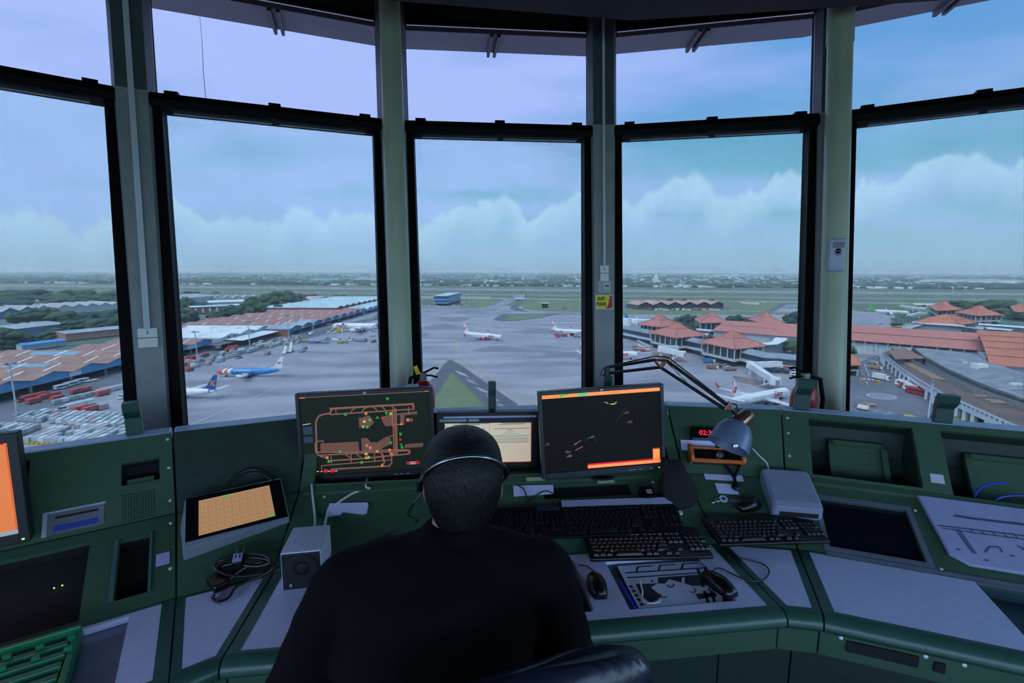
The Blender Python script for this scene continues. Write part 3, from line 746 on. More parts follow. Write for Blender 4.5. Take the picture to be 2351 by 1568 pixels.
# ================================================================ screens
def scr(name, col, e=1.0): return mat(name, col, .5, var=.03, emit=e*.78, spec=.1)
M_bez = mat('monitor_bezel', '14161a', .45, var=.15, scale=30)
M_bezg = mat('monitor_bezel_grey', '2a3138', .4, var=.12, scale=30)
def monitor(bl, br, h, label, bez=(.014, .014, .014, .024), th=.035, tilt=.06, stand=True, bm=None, zdesk=.88):
 bl, br = Vector(bl), Vector(br); u = (br - bl).normalized(); w = (br - bl).length
 n = u.cross(Vector((0, 0, 1))).normalized()          # towards the viewer
 v = (Vector((0, 0, 1)) - n*tilt - u*u.z).normalized()
 M0 = basis(bl, u, v)
 t = thing('monitor', label, 'monitor', (bl + br)/2, 0)
 b = MB(); L_, T_, R_, B_ = bez
 b.box((w/2, h/2, -th/2), (w, h, th*.9), 0, M0)
 for c, d in (((L_/2, h/2, .003), (L_, h, .01)), ((w - R_/2, h/2, .003), (R_, h, .01)), ((w/2, h - T_/2, .003), (w - L_ - R_, T_, .01)), ((w/2, B_/2, .003), (w - L_ - R_, B_, .01))): b.box(c, d, 0, M0)
 b.build('casing', bm or M_bez, t, bevel=.0025)
 b = MB(); b.box((w/2, h/2, -.02 - th*.5), (w*.5, h*.45, .05), 0, M0); b.build('rear_cover', bm or M_bez, t, bevel=.008)
 if stand:
  b = MB(); c = M0 @ Vector((w/2, h*.4, -.055)); f = Vector((c.x, c.y, zdesk)) + Vector((n.x, n.y, 0))*-.02
  b.tube([c, f + Vector((0, 0, .02))], .022, 10); b.build('stand', M_bez, t)
  b = MB(); b.lathe([(.09, 0), (.09, .008), (.03, .016)], f, n=20); b.build('foot', M_bez, t)
 sw, sh = w - L_ - R_, h - T_ - B_
 return t, M0, (L_, B_, sw, sh)
class Screen:                        # draws on a screen in 0..1 coordinates, y down
 def __init__(s, t, M0, geo, bg, name='screen'):
  s.t, s.M0, s.g = t, M0, geo; s.layers = {}
  L_, B_, sw, sh = geo
  b = MB(); b.box((L_ + sw/2, B_ + sh/2, -.001), (sw, sh, .004), 0, M0); s.o = b.build(name, bg, t)
 def P(s, u, v, z=.0016):
  L_, B_, sw, sh = s.g; return s.M0 @ Vector((L_ + u*sw, B_ + (1 - v)*sh, z))
 def lay(s, nm, m): return s.layers.setdefault((nm, m.name), (MB(), m))[0]
 def poly(s, nm, m, pts, z=.0016): s.lay(nm, m).add([s.P(u, v, z) for u, v in pts], [tuple(range(len(pts)))])
 def rect(s, nm, m, u0, v0, u1, v1, z=.0016): s.poly(nm, m, [(u0, v1), (u1, v1), (u1, v0), (u0, v0)], z)
 def line(s, nm, m, pts, w, z=.0018):
  L_, B_, sw, sh = s.g
  q = [Vector((u*sw, v*sh)) for u, v in pts]
  for a, c in zip(q[:-1], q[1:]):
   d = (c - a)
   if d.length < 1e-6: continue
   d.normalize(); nn = Vector((-d.y, d.x))*w/2; a2, c2 = a - d*w*.3, c + d*w*.3
   s.poly(nm, m, [((p.x)/sw, (p.y)/sh) for p in (a2 + nn, c2 + nn, c2 - nn, a2 - nn)], z)
 def done(s):
  for (nm, _), (b, m) in s.layers.items(): b.build(nm, m, s.o)
E_map = scr('screen_dark_green', '1a221c', .55); E_brown = scr('screen_brown', '7f5546', .8); E_brown2 = scr('screen_brown_dim', '63463c', .8)
E_green = scr('screen_green', '2fae45', .9); E_lime = scr('screen_lime', 'a9cf4a', .9); E_red = scr('screen_red', 'd31f35', .9); E_or = scr('screen_orange', 'ee8a4c', .95)
E_white = scr('screen_white', 'd8d2cc', .9); E_beige = scr('screen_beige', 'b3a792', .9); E_panel = scr('screen_blue_grey', '2c3a4a', .7); E_oran2 = scr('screen_deep_orange', 'dd7a45', .72)
# left monitor: moving map of the airfield
bl, br = aty(692, 1108, 1.82), aty(1001, 1086, 1.885)
t, M0, g = monitor(bl, br, (aty(690, 908, 1.82) - bl).length*1.005, 'wide black monitor showing the brown airfield map, left of the person')
MONL = (t, M0, g)
S = Screen(t, M0, g, E_map)
def cv(x, y):                        # enlarged-view coordinates to screen share
 u = (x - 82)/(1256 - 82); top = 228 - 50*u; bot = 968 - 48*u
 return u, (y - top)/(bot - top)
def bl_(pts, w, m=E_brown, nm='map_taxiways'): S.line(nm, m, [cv(*p) for p in pts], w)
def bf(pts, m=E_brown2, nm='map_aprons'): S.poly(nm, m, [cv(*p) for p in pts][::-1], .0014)
S.line('top_bar', E_oran2, [cv(85, 236), cv(132, 234)], .004); S.line('top_bar', E_oran2, [cv(1218, 182), cv(1252, 181)], .006); S.line('top_rule', E_brown, [cv(135, 232), cv(1215, 186)], .003)
bf([(600, 430), (700, 405), (740, 470), (690, 520), (600, 520)]); bf([(820, 420), (905, 390), (905, 510), (840, 512), (810, 460)])
bf([(950, 392), (1140, 372), (1140, 402), (1020, 410), (1015, 480), (980, 480), (980, 405), (950, 408)]); bf([(1030, 440), (1095, 440), (1095, 470), (1030, 475)])
bf([(240, 660), (585, 650), (590, 745), (240, 742)]); bf([(612, 618), (665, 618), (700, 660), (760, 660), (840, 610), (880, 605), (880, 680), (800, 720), (770, 745), (612, 745)]); bf([(1008, 685), (1180, 675), (1185, 690), (1170, 715), (1008, 722)])
bl_([(350, 338), (1108, 303)], .008); bl_([(345, 392), (1110, 352)], .005); bl_([(1105, 303), (1110, 352)], .006)
for x in (400, 1060): bl_([(x, 336), (x, 390)], .004)
for x0, x1 in ((530, 590), (630, 700), (775, 705), (850, 780), (940, 870)):
 bl_([(x0, 384 - (x0 - 530)*.05), (x0 + (x1 - x0)*.15, 362 - (x0 - 530)*.05), (x0 + (x1 - x0)*.5, 342 - (x0 - 530)*.05), (x1, 330 - (x0 - 530)*.05)], .004)
bl_([(372, 340), (352, 365), (350, 378), (290, 388), (245, 405), (222, 440), (214, 480), (210, 640), (198, 660), (198, 735), (215, 765), (250, 785), (300, 795)], .006)
bl_([(210, 640), (210, 740)], .004); bl_([(222, 640), (268, 635), (268, 655)], .004)
for dx in (-16, 0, 14): bl_([(930 + dx, 350), (922 + dx, 780)], .0045)
bl_([(905, 392), (905, 500)], .004); bl_([(905, 500), (1010, 490)], .005); bl_([(880, 605), (925, 595)], .004)
bl_([(212, 742), (470, 750), (860, 735), (1050, 740)], .005); bl_([(235, 770), (1035, 748)], .005); bl_([(300, 825), (610, 812), (890, 790), (1040, 780), (1052, 748)], .006)
bl_([(245, 868), (880, 832)], .004); bl_([(240, 905), (240, 868)], .004); bl_([(330, 905), (860, 890)], .006); bl_([(880, 785), (880, 860), (860, 885)], .005); bl_([(805, 800), (815, 850), (790, 885)], .005)
for x in (330, 510, 725, 800): bl_([(x, 770), (x, 845)], .004)
for x0 in (460, 560, 640, 780, 860): bl_([(x0, 752), (x0 + 8, 775), (x0 + 40, 797)], .004)
rr = random.Random(3)
for x, y, m in ((485, 392, E_green), (770, 425, E_green), (700, 448, E_green), (650, 462, E_lime), (672, 515, E_green), (635, 512, E_lime), (895, 392, E_lime), (855, 388, E_green), (412, 740, E_green), (308, 832, E_green), (605, 850, E_green), (668, 805, E_lime), (650, 768, E_lime), (880, 670, E_green), (985, 715, E_green), (975, 690, E_green), (975, 588, E_green), (872, 252, E_green), (670, 388, E_or), (988, 490, E_or), (1050, 452, E_or), (660, 690, E_or), (690, 712, E_or), (752, 748, E_or), (868, 738, E_or), (885, 775, E_or), (297, 795, E_or), (648, 806, E_or), (790, 880, E_or), (815, 430, E_red), (1105, 330, E_red), (1048, 762, E_red), (970, 640, E_red)):
 for j in range(3):
  ww = rr.uniform(8, 26); S.line('map_tags', m, [cv(x - ww/2 + rr.uniform(-5, 5), y + j*9 - 9), cv(x + ww/2, y + j*9 - 10)], .0022, .0021)
for x0, x1 in ((108, 160), (258, 290), (318, 352)): S.poly('status_blocks', E_red, [cv(x0, 948 if x0 < 200 else 935), cv(x1, 945 if x0 < 200 else 933), cv(x1, 912 if x0 < 200 else 903), cv(x0, 914 if x0 < 200 else 905)], .002)
for x in (165, 195, 230, 295, 360): S.line('status_text', E_white, [cv(x, 923), cv(x + 16, 922)], .003)
for y in (860, 876): S.line('status_text', E_red, [cv(1020, y), cv(1135, y - 4)], .004); S.line('status_text', E_white, [cv(1050, y), cv(1100, y - 2)], .002, .0024)
for y0, y1 in ((505, 575), (598, 655)): S.poly('side_panels', E_panel, [cv(98, y1), cv(180, y1 - 4), cv(180, y0 - 4), cv(98, y0)], .0014)
S.line('status_text', E_white, [cv(98, 484), cv(168, 473)], .002)
S.done()
def small_marks(t, M0, w, logo_y, btn, led=None):
 b = MB(); b.box((w*.5, logo_y, .0085), (.011, .008, .001), 0, M0); o = b.build('maker_badge', mat('badge_silver', 'aebcc4', .3, .5), t)
 lettering('hp', M0 @ Matrix.Translation((w*.5, logo_y, .0091)), .007, M_ink, o, 'badge_letters', shear=.3)
 for x in btn:
  b = MB(); b.box((w*x, .010, .0085), (.012, .0022, .001), 0, M0); b.build('button_mark', mat('pale_mark', 'b9c2c8', .4), t)
 if led:
  b = MB(); b.box((w*led, .011, .0085), (.004, .004, .001), 0, M0); b.build('power_light', MATS['green_led'], t)
wl = (br - bl).length; hl = (aty(690, 908, 1.82) - bl).length
small_marks(t, M0, wl, hl - .007, (.7, .74, .79, .9))
# right monitor: dark radar picture with orange bars
bl, br = aty(1245, 1100, 1.83), aty(1527, 1076, 1.875)
hr = (aty(1238, 903, 1.83) - bl).length
t, M0, g = monitor(bl, br, hr, 'wide grey framed monitor with dark radar picture and orange bars', bm=M_bezg)
S = Screen(t, M0, g, scr('screen_near_black', '151616', .5))
S.rect('top_bar', E_or, 0, 0, 1, .047)
S.rect('green_flags', E_green, .148, .006, .17, .04, .0019); S.rect('green_flags', E_green, .17, .004, .225, .02, .0019); S.rect('green_flags', scr('screen_mint', '54b878', .9), .297, .004, .385, .04, .0019)
for u in (.02, .1, .56, .60, .63): S.line('bar_text', scr('screen_rust', 'a85a30', .9), [(u, .024), (u + .03, .024)], .002)
S.rect('bottom_bar', E_or, .36, .945, .99, .985); S.rect('bottom_edge', E_red, .36, .925, .99, .945)
S.rect('corner_block', E_or, .925, .80, .985, .945); S.line('bottom_edge', E_red, [(.923, .79), (.987, .79)], .002)
for u, v, m in ((.54, .155, E_beige), (.60, .165, E_lime), (.70, .295, scr('screen_dim_pink', '6a4b4b', .8)), (.73, .42, MATS['screen_dim_pink']), (.40, .575, scr('screen_dim_olive', '6f7d4c', .8)), (.03, .63, MATS['screen_dim_pink']), (.2, .745, scr('screen_dim_grey', '6c6c70', .8)), (.21, .80, MATS['screen_dim_grey'])):
 for j in range(4): S.line('radar_marks', m, [(u + rr.uniform(-.03, .02), v + j*.008 - .012), (u + rr.uniform(.0, .03), v + j*.008 - .012)], .0018)
for a, c in (((.262, .648), (.315, .612)), ((.25, .665), (.275, .65)), ((.262, .735), (.325, .69))): S.line('radar_vectors', scr('screen_pink', 'c47a86', .9), [a, c], .0016)
for a, c in (((.34, .62), (.395, .585)), ((.61, .42), (.70, .24)), ((.42, .60), (.45, .64))): S.line('radar_tracks', scr('screen_dim_green', '3e4a33', .8), [a, c], .0012)
S.done(); small_marks(t, M0, (br - bl).length, hr - .007, (.71, .74, .79, .88), .945)
# centre touch monitor
bl, br = aty(1003, 1104, 1.93), aty(1237, 1098, 1.965)
hc = (aty(1237, 947, 1.965) - br).length
t, M0, g = monitor(bl, br, hc, 'black touch monitor with two beige pages, behind the head of the person', bez=(.035, .045, .035, .075), th=.05, zdesk=.878)
wc = (br - bl).length
S = Screen(t, M0, g, E_beige)
b = MB(); b.box((wc*.52, hc - .018, .009), (wc*.9, .008, .004), 0, M0); b.build('silver_strip', mat('strip_lilac', 'aeb6d6', .3), t)
b = MB(); b.box((wc*.16, hc - .032, .0085), (wc*.26, .01, .001), 0, M0); b.box((wc*.36, hc - .032, .0085), (wc*.1, .01, .001), 0, M0); b.build('asset_label', mat('label_pale_green', '8fa79c', .5), t)
b = MB(); b.box((wc*.965, .03, .0085), (.005, .005, .001), 0, M0); b.build('power_light', mat('blue_led', '8fb0ff', .4, emit=2.0), t)
E_txt = scr('screen_grey_text', '6d6a62', .8); E_teal = scr('screen_teal', '4f9a86', .9)
S.line('page_divider', E_txt, [(.515, .0), (.515, 1)], .0012)
S.rect('page_head', scr('screen_mauve', '8a7d78', .8), .18, .0, .51, .03); S.rect('page_head', MATS['screen_mauve'], .66, .0, 1, .03)
for o in (0, .52):
 for u, v, w_ in ((.10, .045, .3), (.05, .155, .41), (.2, .19, .06), (.17, .24, .12), (.14, .29, .2), (.02, .385, .42), (.02, .43, .43), (.02, .465, .43), (.02, .505, .43)):
  S.line('page_text', E_txt, [(u + o, v), (u + o + w_, v - .004)], .0018 if v > .2 else .003)
 S.rect('page_band', E_teal, .015 + o, .325, .46 + o, .35); S.rect('page_band_grey', scr('screen_pale_grey', '9a9890', .85), .015 + o, .40, .46 + o, .418); S.rect('page_band_grey', MATS['screen_pale_grey'], .015 + o, .48, .46 + o, .498)
S.line('page_edge', E_red, [(.995, 0), (.995, 1)], .0012); S.line('page_edge', E_red, [(.5, .995), (1, .995)], .0015)
S.done()
# far left monitor, only its right edge in view
br = aty(72, 1240, 1.36); u = Vector((mL.u.x, mL.u.y, 0)); bl = br - u*.50
hm = (aty(62, 997, 1.36) - br).length
t, M0, g = monitor(bl, br, hm, 'large black monitor with a plain orange picture at the far left', th=.045, zdesk=.86, bez=(.02, .028, .024, .03))
S = Screen(t, M0, g, E_oran2)
S.rect('grey_bar', scr('screen_bar_grey', '8f969c', .8), 0, .955, 1, 1.0); S.rect('red_tab', E_red, .93, .0, .985, .015); S.line('edge_rule', scr('screen_amber', 'c9571f', .9), [(.992, .02), (.992, .95)], .003); S.done()
b = MB(); b.box((.485, .012, .0085), (.006, .004, .001), 0, M0); b.build('power_light', MATS['green_led'], t)
# touch panel in its sloping housing on the left corner desk
p1, p2 = wL.px('slope', 422, 1289), wL.px('slope', 666, 1200)
o_, u_, v_, n_, ln_ = wL.ax('slope')
P1, P2 = o_ + u_*p1[0] + v_*p1[1], o_ + u_*p2[0] + v_*p2[1]
uu = (P2 - P1).normalized(); ww = Vector((-uu.y, uu.x, 0)).normalized()    # away from viewer
if ww.y < 0: ww = -ww
fn_ = (Vector((0, 0, .72)) - ww*.70).normalized(); cface = (P1 + P2)/2 + Vector((0, 0, .035))
cor = [atp(x, y, cface, fn_) for x, y in ((420, 1262), (665, 1188), (645, 1096), (425, 1144))]
t = thing('touch_panel', 'small orange touch panel in a grey sloping housing on the left corner desk', 'touch panel', (P1 + P2)/2)
back = Vector((0, 0, -.0)) + ww*.09
b = MB(); low = [P1, P2, P2 + ww*.13 + Vector((0, 0, .05)), P1 + ww*.13 + Vector((0, 0, .05))]
b.hexa(low, cor); b.build('housing', mat('housing_grey', '78828a', .45, var=.1, scale=15), t, bevel=.004)
def fp(x, y, e): return atp(x, y, cface, fn_) + fn_*e
b = MB(); b.slab([fp(x, y, .003) for x, y in ((425, 1246), (661, 1186), (643, 1101), (427, 1146))], .004); b.build('glass_front', M_blackg, t)
b = MB(); b.slab([fp(x, y, .0045) for x, y in ((456, 1231), (632, 1185), (618, 1115), (456, 1151))], .002); scn = b.build('screen', scr('screen_tan', 'b3865c', .62), t)
def bil(u, v, e=.0056):
 c = [(456, 1231), (632, 1185), (618, 1115), (456, 1151)]
 x = (c[0][0]*(1-u) + c[1][0]*u)*(1-v) + (c[3][0]*(1-u) + c[2][0]*u)*v; y = (c[0][1]*(1-u) + c[1][1]*u)*(1-v) + (c[3][1]*(1-u) + c[2][1]*u)*v
 return fp(x, y, e)
b = MB();
for i in range(9):
 u0 = .02 + i*.108; b.quad([bil(u0, .04), bil(u0 + .006, .04), bil(u0 + .006, .93), bil(u0, .93)])
for j in range(7):
 v0 = .05 + j*.14
 for i in range(9): b.quad([bil(.04 + i*.108, v0), bil(.04 + i*.108 + .05, v0), bil(.04 + i*.108 + .05, v0 + .012), bil(.04 + i*.108, v0 + .012)])
b.build('screen_table', scr('screen_table_brown', '94683f', .9), scn)
b = MB(); b.quad([bil(.35, .93), bil(.44, .93), bil(.44, .99), bil(.35, .99)]); b.quad([bil(.92, .02), bil(.99, .02), bil(.99, .08), bil(.92, .08)]); b.build('screen_buttons', E_green, scn)
# ================================================================ things lying on the desks
def S_(m, face, x, y, e=0.0):        # photo point on a desk face, e above it
 s, q = m.px(face, x, y, e); o, u, v, w, ln = m.ax(face); return o + u*s + v*q + w*e
def cable(name, pts, r, m, label, cat='cable', group=None, sm=4):
 P_ = [Vector(p) for p in pts]; q = []
 for i in range(len(P_) - 1):     # Catmull-Rom through the points
  a, b_, c, d = P_[max(i-1, 0)], P_[i], P_[i+1], P_[min(i+2, len(P_)-1)]
  for k in range(sm):
   t = k/sm; q.append(.5*((2*b_) + (c - a)*t + (2*a - 5*b_ + 4*c - d)*t*t + (3*b_ - a - 3*c + d)*t**3))
 q.append(P_[-1]); b = MB(); b.tube(q, r, 8)
 return tag(b.build(name, m, smooth=True), label, cat, group)
M_cabw = mat('white_cable_sheath', 'c9d2cc', .4, var=.06); M_cabk = mat('black_cable_sheath', '0c0d10', .4, var=.2)
M_key = mat('black_key_cap', '17191d', .4, var=.25, scale=40); M_kbd = mat('black_keyboard_case', '0b0c0f', .4, var=.2, scale=20)
def keyboard(M0, w, d, label, silver=False):
 t = thing('keyboard', label, 'keyboard', M0.translation, 0, 'black computer keyboards on the desk')
 b = MB(); b.rings([[M0 @ Vector((sx, y, z)) for y, z in ((-d/2, 0), (-d/2, .012), (d/2 - .035, .020), (d/2, .022), (d/2, 0))] for sx in (-w/2, w/2)])
 b.build('case', M_kbd, t, bevel=.003)
 if silver:
  b = MB(); b.box((0, d/2 - .016, .024), (w*.96, .028, .004), 0, M0); b.build('top_strip', mat('silver_strip_plastic', 'a4aac8', .35, .2), t)
 else:
  b = MB(); b.box((w*.33, d/2 - .014, .0228), (w*.22, .02, .002), 0, M0); b.build('light_window', mat('keyboard_badge_grey', '2a2c3c', .35), t)
 kp = w/23.2; dep = (d - .05)/5.6
 rows = []
 x0 = -w/2 + kp*.6
 def row(y, xs): rows.append((y, xs))
 row(5.1, [(0, 1)] + [(2 + i + (.5 if i > 3 else 0) + (.5 if i > 7 else 0), 1) for i in range(12)] + [(15.4 + i, 1) for i in range(3)])
 row(3.9, [(i, 1) for i in range(13)] + [(13, 2)] + [(15.4 + i, 1) for i in range(3)] + [(18.8 + i, 1) for i in range(4)])
 row(2.9, [(0, 1.5)] + [(1.5 + i, 1) for i in range(12)] + [(13.5, 1.5)] + [(15.4 + i, 1) for i in range(3)] + [(18.8 + i, 1) for i in range(4)])
 row(1.9, [(0, 1.75)] + [(1.75 + i, 1) for i in range(11)] + [(12.75, 2.25)] + [(18.8 + i, 1) for i in range(3)])
 row(.9, [(0, 2.25)] + [(2.25 + i, 1) for i in range(10)] + [(12.25, 2.75), (16.4, 1)] + [(18.8 + i, 1) for i in range(4)])
 row(-.1, [(0, 1.25), (1.25, 1.25), (2.5, 1.25), (3.75, 6.25), (10, 1.25), (11.25, 1.25), (13.75, 1.25)] + [(15.4 + i, 1) for i in range(3)] + [(18.8, 2), (20.8, 1)])
 cache = {}; n = 0
 for ry, xs in rows:
  for kx, kw in xs:
   n += 1
   if n > 99: break
   if kw not in cache:
    b = MB(); ww_, dd_ = kw*kp*.86, dep*.84
    b.add([(-ww_/2, -dd_/2, 0), (ww_/2, -dd_/2, 0), (ww_/2, dd_/2, 0), (-ww_/2, dd_/2, 0), (-ww_*.4, -dd_*.36, .007), (ww_*.4, -dd_*.36, .007), (ww_*.4, dd_*.42, .0075), (-ww_*.4, dd_*.42, .0075)], [(3, 2, 1, 0), (4, 5, 6, 7), (0, 1, 5, 4), (1, 2, 6, 5), (2, 3, 7, 6), (3, 0, 4, 7)])
    k = b.build('key', M_key); cache[kw] = k; first = True
   else: k = cache[kw].copy(); COL.objects.link(k)
   y = -d/2 + .012 + (ry + .5)*dep
   k.parent = t; k.matrix_parent_inverse = Matrix.Identity(4)
   k.matrix_basis = wm(t).inverted() @ M0 @ Matrix.Translation((x0 + (kx + kw/2)*kp, y, .0125 + .008*(y + d/2)/d))
 return t
def kb_on(x0, y0, x1, y1, z, d, label, lift_=.0, tilt=0.0, silver=False, wdt=None):
 a, c = at(x0, y0, z), at(x1, y1, z); u = (c - a); w = u.length; u.normalize(); v = Vector((-u.y, u.x, 0))
 wd = wdt or w
 v = (v*math.cos(tilt) + Vector((0, 0, 1))*math.sin(tilt))
 M0 = basis(a + u*(wd/2) + v*(d/2), u, v)
 return keyboard(M0, wd, d, label, silver), M0
K1, MK1 = kb_on(1356, 1291, 1639, 1284, .748, .165, 'front black keyboard, lying across the top of the airfield chart', tilt=.02)
def kb_sl(x0, y0, x1, y1, d, label, silver=False, e=.004, face='slope', m=mC, wdt=None):
 a, c = S_(m, face, x0, y0, e), S_(m, face, x1, y1, e); u = (c - a); w = wdt or u.length; u.normalize()
 n = m.ax(face)[3]; v = n.cross(u); M0 = basis(a + u*(w/2) + v*(d/2), u, v)
 return keyboard(M0, w, d, label, silver), M0
K2, MK2 = kb_sl(1296, 1238, 1556, 1228, .15, 'wide black keyboard with silver top strip under the right monitor', True, wdt=.45)
K3, MK3 = kb_sl(1062, 1246, 1278, 1238, .13, 'black keyboard half hidden behind the shoulder of the person', wdt=.385)
kz = .772
K4, MK4 = kb_on(1652, 1257, 1896, 1249, kz, .15, 'black keyboard in front of the grey box, on the right corner', tilt=.10, wdt=.40)
b = MB();
for sx in (-.17, .17): b.box((sx, .03, -.014), (.03, .05, .02), 0, MK4)
b.build('riser_foot', M_kbd, K4)
def mouse(p, yaw, label, l=.112, w=.062):
 t = thing('computer_mouse', label, 'computer mouse', p, yaw, 'black computer mice')
 M0 = wm(t); rs = []
 for i in range(9):
  f = i/8; y = -l/2 + l*f; hw_ = w/2*(math.sin(PI*(.12 + .76*f))**.5); h = .036*math.sin(PI*(.18 + .66*(1 - f)))**.8
  rs.append([M0 @ Vector((hw_*math.cos(a), y, .004 + h*max(0, math.sin(a))**.7 if math.sin(a) > 0 else .002)) for a in [2*PI*k/16 for k in range(16)]])
 b = MB(); b.rings(rs); b.build('shell', mat('mouse_black', '0d0e12', .3, var=.2), t, smooth=2)
 b = MB(); b.cyl(M0 @ Vector((-.004, .028, .030)), M0 @ Vector((.004, .028, .030)), .009, n=14); b.build('scroll_wheel', mat('wheel_grey', '2a2c30', .5), t, smooth=True)
 b = MB(); b.box((0, .03, .0245), (.0012, .05, .012), 0, M0); b.build('button_gap', M_ink, t)
 return t
m1 = mouse(at(1370, 1352, .742), math.radians(3), 'black mouse on the grey desk, beside the narrow dark slot', .102)
m2 = mouse(at(1650, 1349, .746), math.radians(24), 'black mouse resting on the right edge of the airfield chart')
m3 = mouse(S_(wR, 'slope', 1718, 1168, .006), math.radians(-68), 'black mouse lying sideways below the lanyard', .10, .055)
zt = .744
cable('mouse_cable', [at(1368, 1324, .756)] + [at(x, y, .745) for x, y in ((1358, 1308), (1345, 1299), (1328, 1297))], .0022, M_cabk, 'short black cord of the mouse beside the dark slot')
cable('mouse_cable', [at(1638, 1318, .758)] + [at(x, y, .745) for x, y in ((1640, 1307), (1655, 1305), (1690, 1322), (1720, 1333), (1750, 1332), (1766, 1314), (1755, 1297), (1720, 1286), (1690, 1278), (1672, 1262))], .0024, M_cabk, 'long looping black cord of the mouse on the chart')
cable('keyboard_cable', [at(x, y, .748) for x, y in ((1664, 1262), (1690, 1285), (1705, 1294))], .0022, M_cabk, 'short black cord leaving the keyboard on the right corner')
zc_ = .7325
t = thing('airfield_chart', 'white paper airfield chart with black shapes in the desk tray', 'chart', at(1545, 1340, zc_))
CH = [at(1417, 1300, zc_), at(1640, 1286, zc_), at(1660, 1381, zc_), at(1466, 1397, zc_)]
def ch(u, v, e=.0):
 p = CH[0].lerp(CH[1], u).lerp(CH[3].lerp(CH[2], u), v); return p + Vector((0, 0, e))
b = MB(); b.hexa([ch(0, 1, .0), ch(1, 1, .0), ch(1, 0, .0), ch(0, 0, .0)], [ch(0, 1, .001), ch(1, 1, .001), ch(1, 0, .001), ch(0, 0, .001)]); b.build('sheet', mat('chart_paper', 'd8def4', .5, var=.04), t)
M_chb = mat('chart_black', '1a2233', .55, var=.1); inkb = MB(); M_chw = MATS['chart_paper']
def chp(pts, e=.0014): inkb.add([ch(u, v, e) for u, v in pts], [tuple(range(len(pts)))])
for v0 in (.18, .30): chp([(.04, v0 + .03), (.98, v0 + .03), (.98, v0), (.04, v0)])
for u0 in (.15, .38, .62, .88):
 chp([(u0, .2), (u0 + .02, .2), (u0 + .06, .05), (u0 + .04, .05)]); chp([(u0 + .04, .07), (u0 + .2, .07), (u0 + .2, .045), (u0 + .04, .045)])
for u0 in (.80, .88): chp([(u0, 1.0), (u0 + .035, 1.0), (u0 + .02, .2), (u0 - .01, .2)])
chp([(.10, .78), (.17, .92), (.32, .80), (.24, .58), (.33, .5), (.10, .48)])
chp([(.33, .50), (.40, .52), (.47, .42), (.56, .50), (.70, .62), (.86, .62), (.80, .36), (.36, .36)])
chp([(.72, .92), (.95, .88), (.93, .80), (.70, .80)])
for i in range(5): chp([(.02 + i*.005, .5 + i*.1 + .06), (.055 + i*.005, .5 + i*.1 + .06), (.05 + i*.005, .5 + i*.1), (.015 + i*.005, .5 + i*.1)])
inkb.build('printed_shapes', M_chb, t)
w_ = MB()
def chw(pts, e=.0018): w_.add([ch(u, v, e) for u, v in pts], [tuple(range(len(pts)))])
chw([(.16, .46), (.32, .46), (.34, .36), (.14, .36)]); chw([(.58, .56), (.615, .56), (.64, .40), (.61, .40)]); chw([(.78, .75), (.92, .75), (.90, .66), (.77, .66)])
w_.build('printed_gaps', M_chw, t)
k_ = MB()
def chk(pts, e=.0022): k_.add([ch(u, v, e) for u, v in pts], [tuple(range(len(pts)))])
for cu, cv_, a0 in ((.46, .56, 0), (.34, .78, .9), (.68, .72, -.7), (.25, .42, 0), (.84, .71, 0)):
 for i in range(3 if cu in (.25, .84) else 7):
  a = a0 + i*.5; du, dv = .035*math.cos(a), .05*math.sin(a)
  chk([(cu + du - .008, cv_ + dv + .012), (cu + du + .008, cv_ + dv + .012), (cu + du + .008, cv_ + dv - .012), (cu + du - .008, cv_ + dv - .012)])
k_.build('printed_aircraft', M_chb, t)
b = MB(); pa, pb = at(1420, 1331, .739), at(1461, 1399, .739); b.tube([pa, pa.lerp(pb, .1), pa.lerp(pb, .85), pb], [.0012, .004, .004, .002], 8)
tag(b.build('ballpoint_pen', mat('pen_blue', '2a3df0', .3, var=.1), smooth=True), 'thin blue pen lying along the left edge of the airfield chart', 'pen')
t = thing('bead_chain', 'chain of small pale beads curling over the airfield chart', 'bead chain', at(1490, 1375, zc_))
cp_ = [at(x, y, zc_ + .005) for x, y in ((1469, 1333), (1472, 1346), (1475, 1358), (1474, 1370), (1478, 1380), (1486, 1385), (1496, 1385), (1506, 1384), (1514, 1381), (1513, 1376))]
q = []
for a, c in zip(cp_[:-1], cp_[1:]):
 for i in range(4): q.append(a.lerp(c, i/4))
bd = MB(); bd.ball((0, 0, 0), .0032, 8); b0 = bd.build('bead', mat('pale_bead', 'd8d6c2', .3, var=.2, scale=80), smooth=2)
for i, p in enumerate(q):
 k = b0 if i == 0 else b0.copy()
 if i: COL.objects.link(k)
 k.parent = t; k.matrix_parent_inverse = Matrix.Identity(4); k.matrix_basis = wm(t).inverted() @ Matrix.Translation(p)
fl_ = at(648, 1358, .742); u = (at(731, 1349, .742) - fl_).normalized(); v = Vector((-u.y, u.x, 0)); wS = .118
hS = 0.0
lo, hi = .05, .3
for _ in range(40):
 m_ = (lo + hi)/2
 if proj(fl_ + Vector((0, 0, m_)))[1] > 1273: lo = m_
 else: hi = m_
hS = lo; M0 = basis(fl_ + Vector((0, 0, 0)), u, v); dS = .155
t = thing('speaker_box', 'pale grey desktop loudspeaker with black front, left of the person', 'speaker', fl_ + u*wS/2 + v*dS/2)
b = MB(); b.box((wS/2, dS/2 + .004, hS/2), (wS, dS, hS), 0, M0); b.build('cabinet', mat('speaker_grey', 'cdd2e0', .45, var=.08, scale=40, detail=6), t, bevel=.004)
b = MB(); b.box((wS/2, .002, hS/2), (wS*.94, .008, hS*.94), 0, M0); f_ = b.build('front_baffle', mat('speaker_black', '121416', .5), t, bevel=.002)
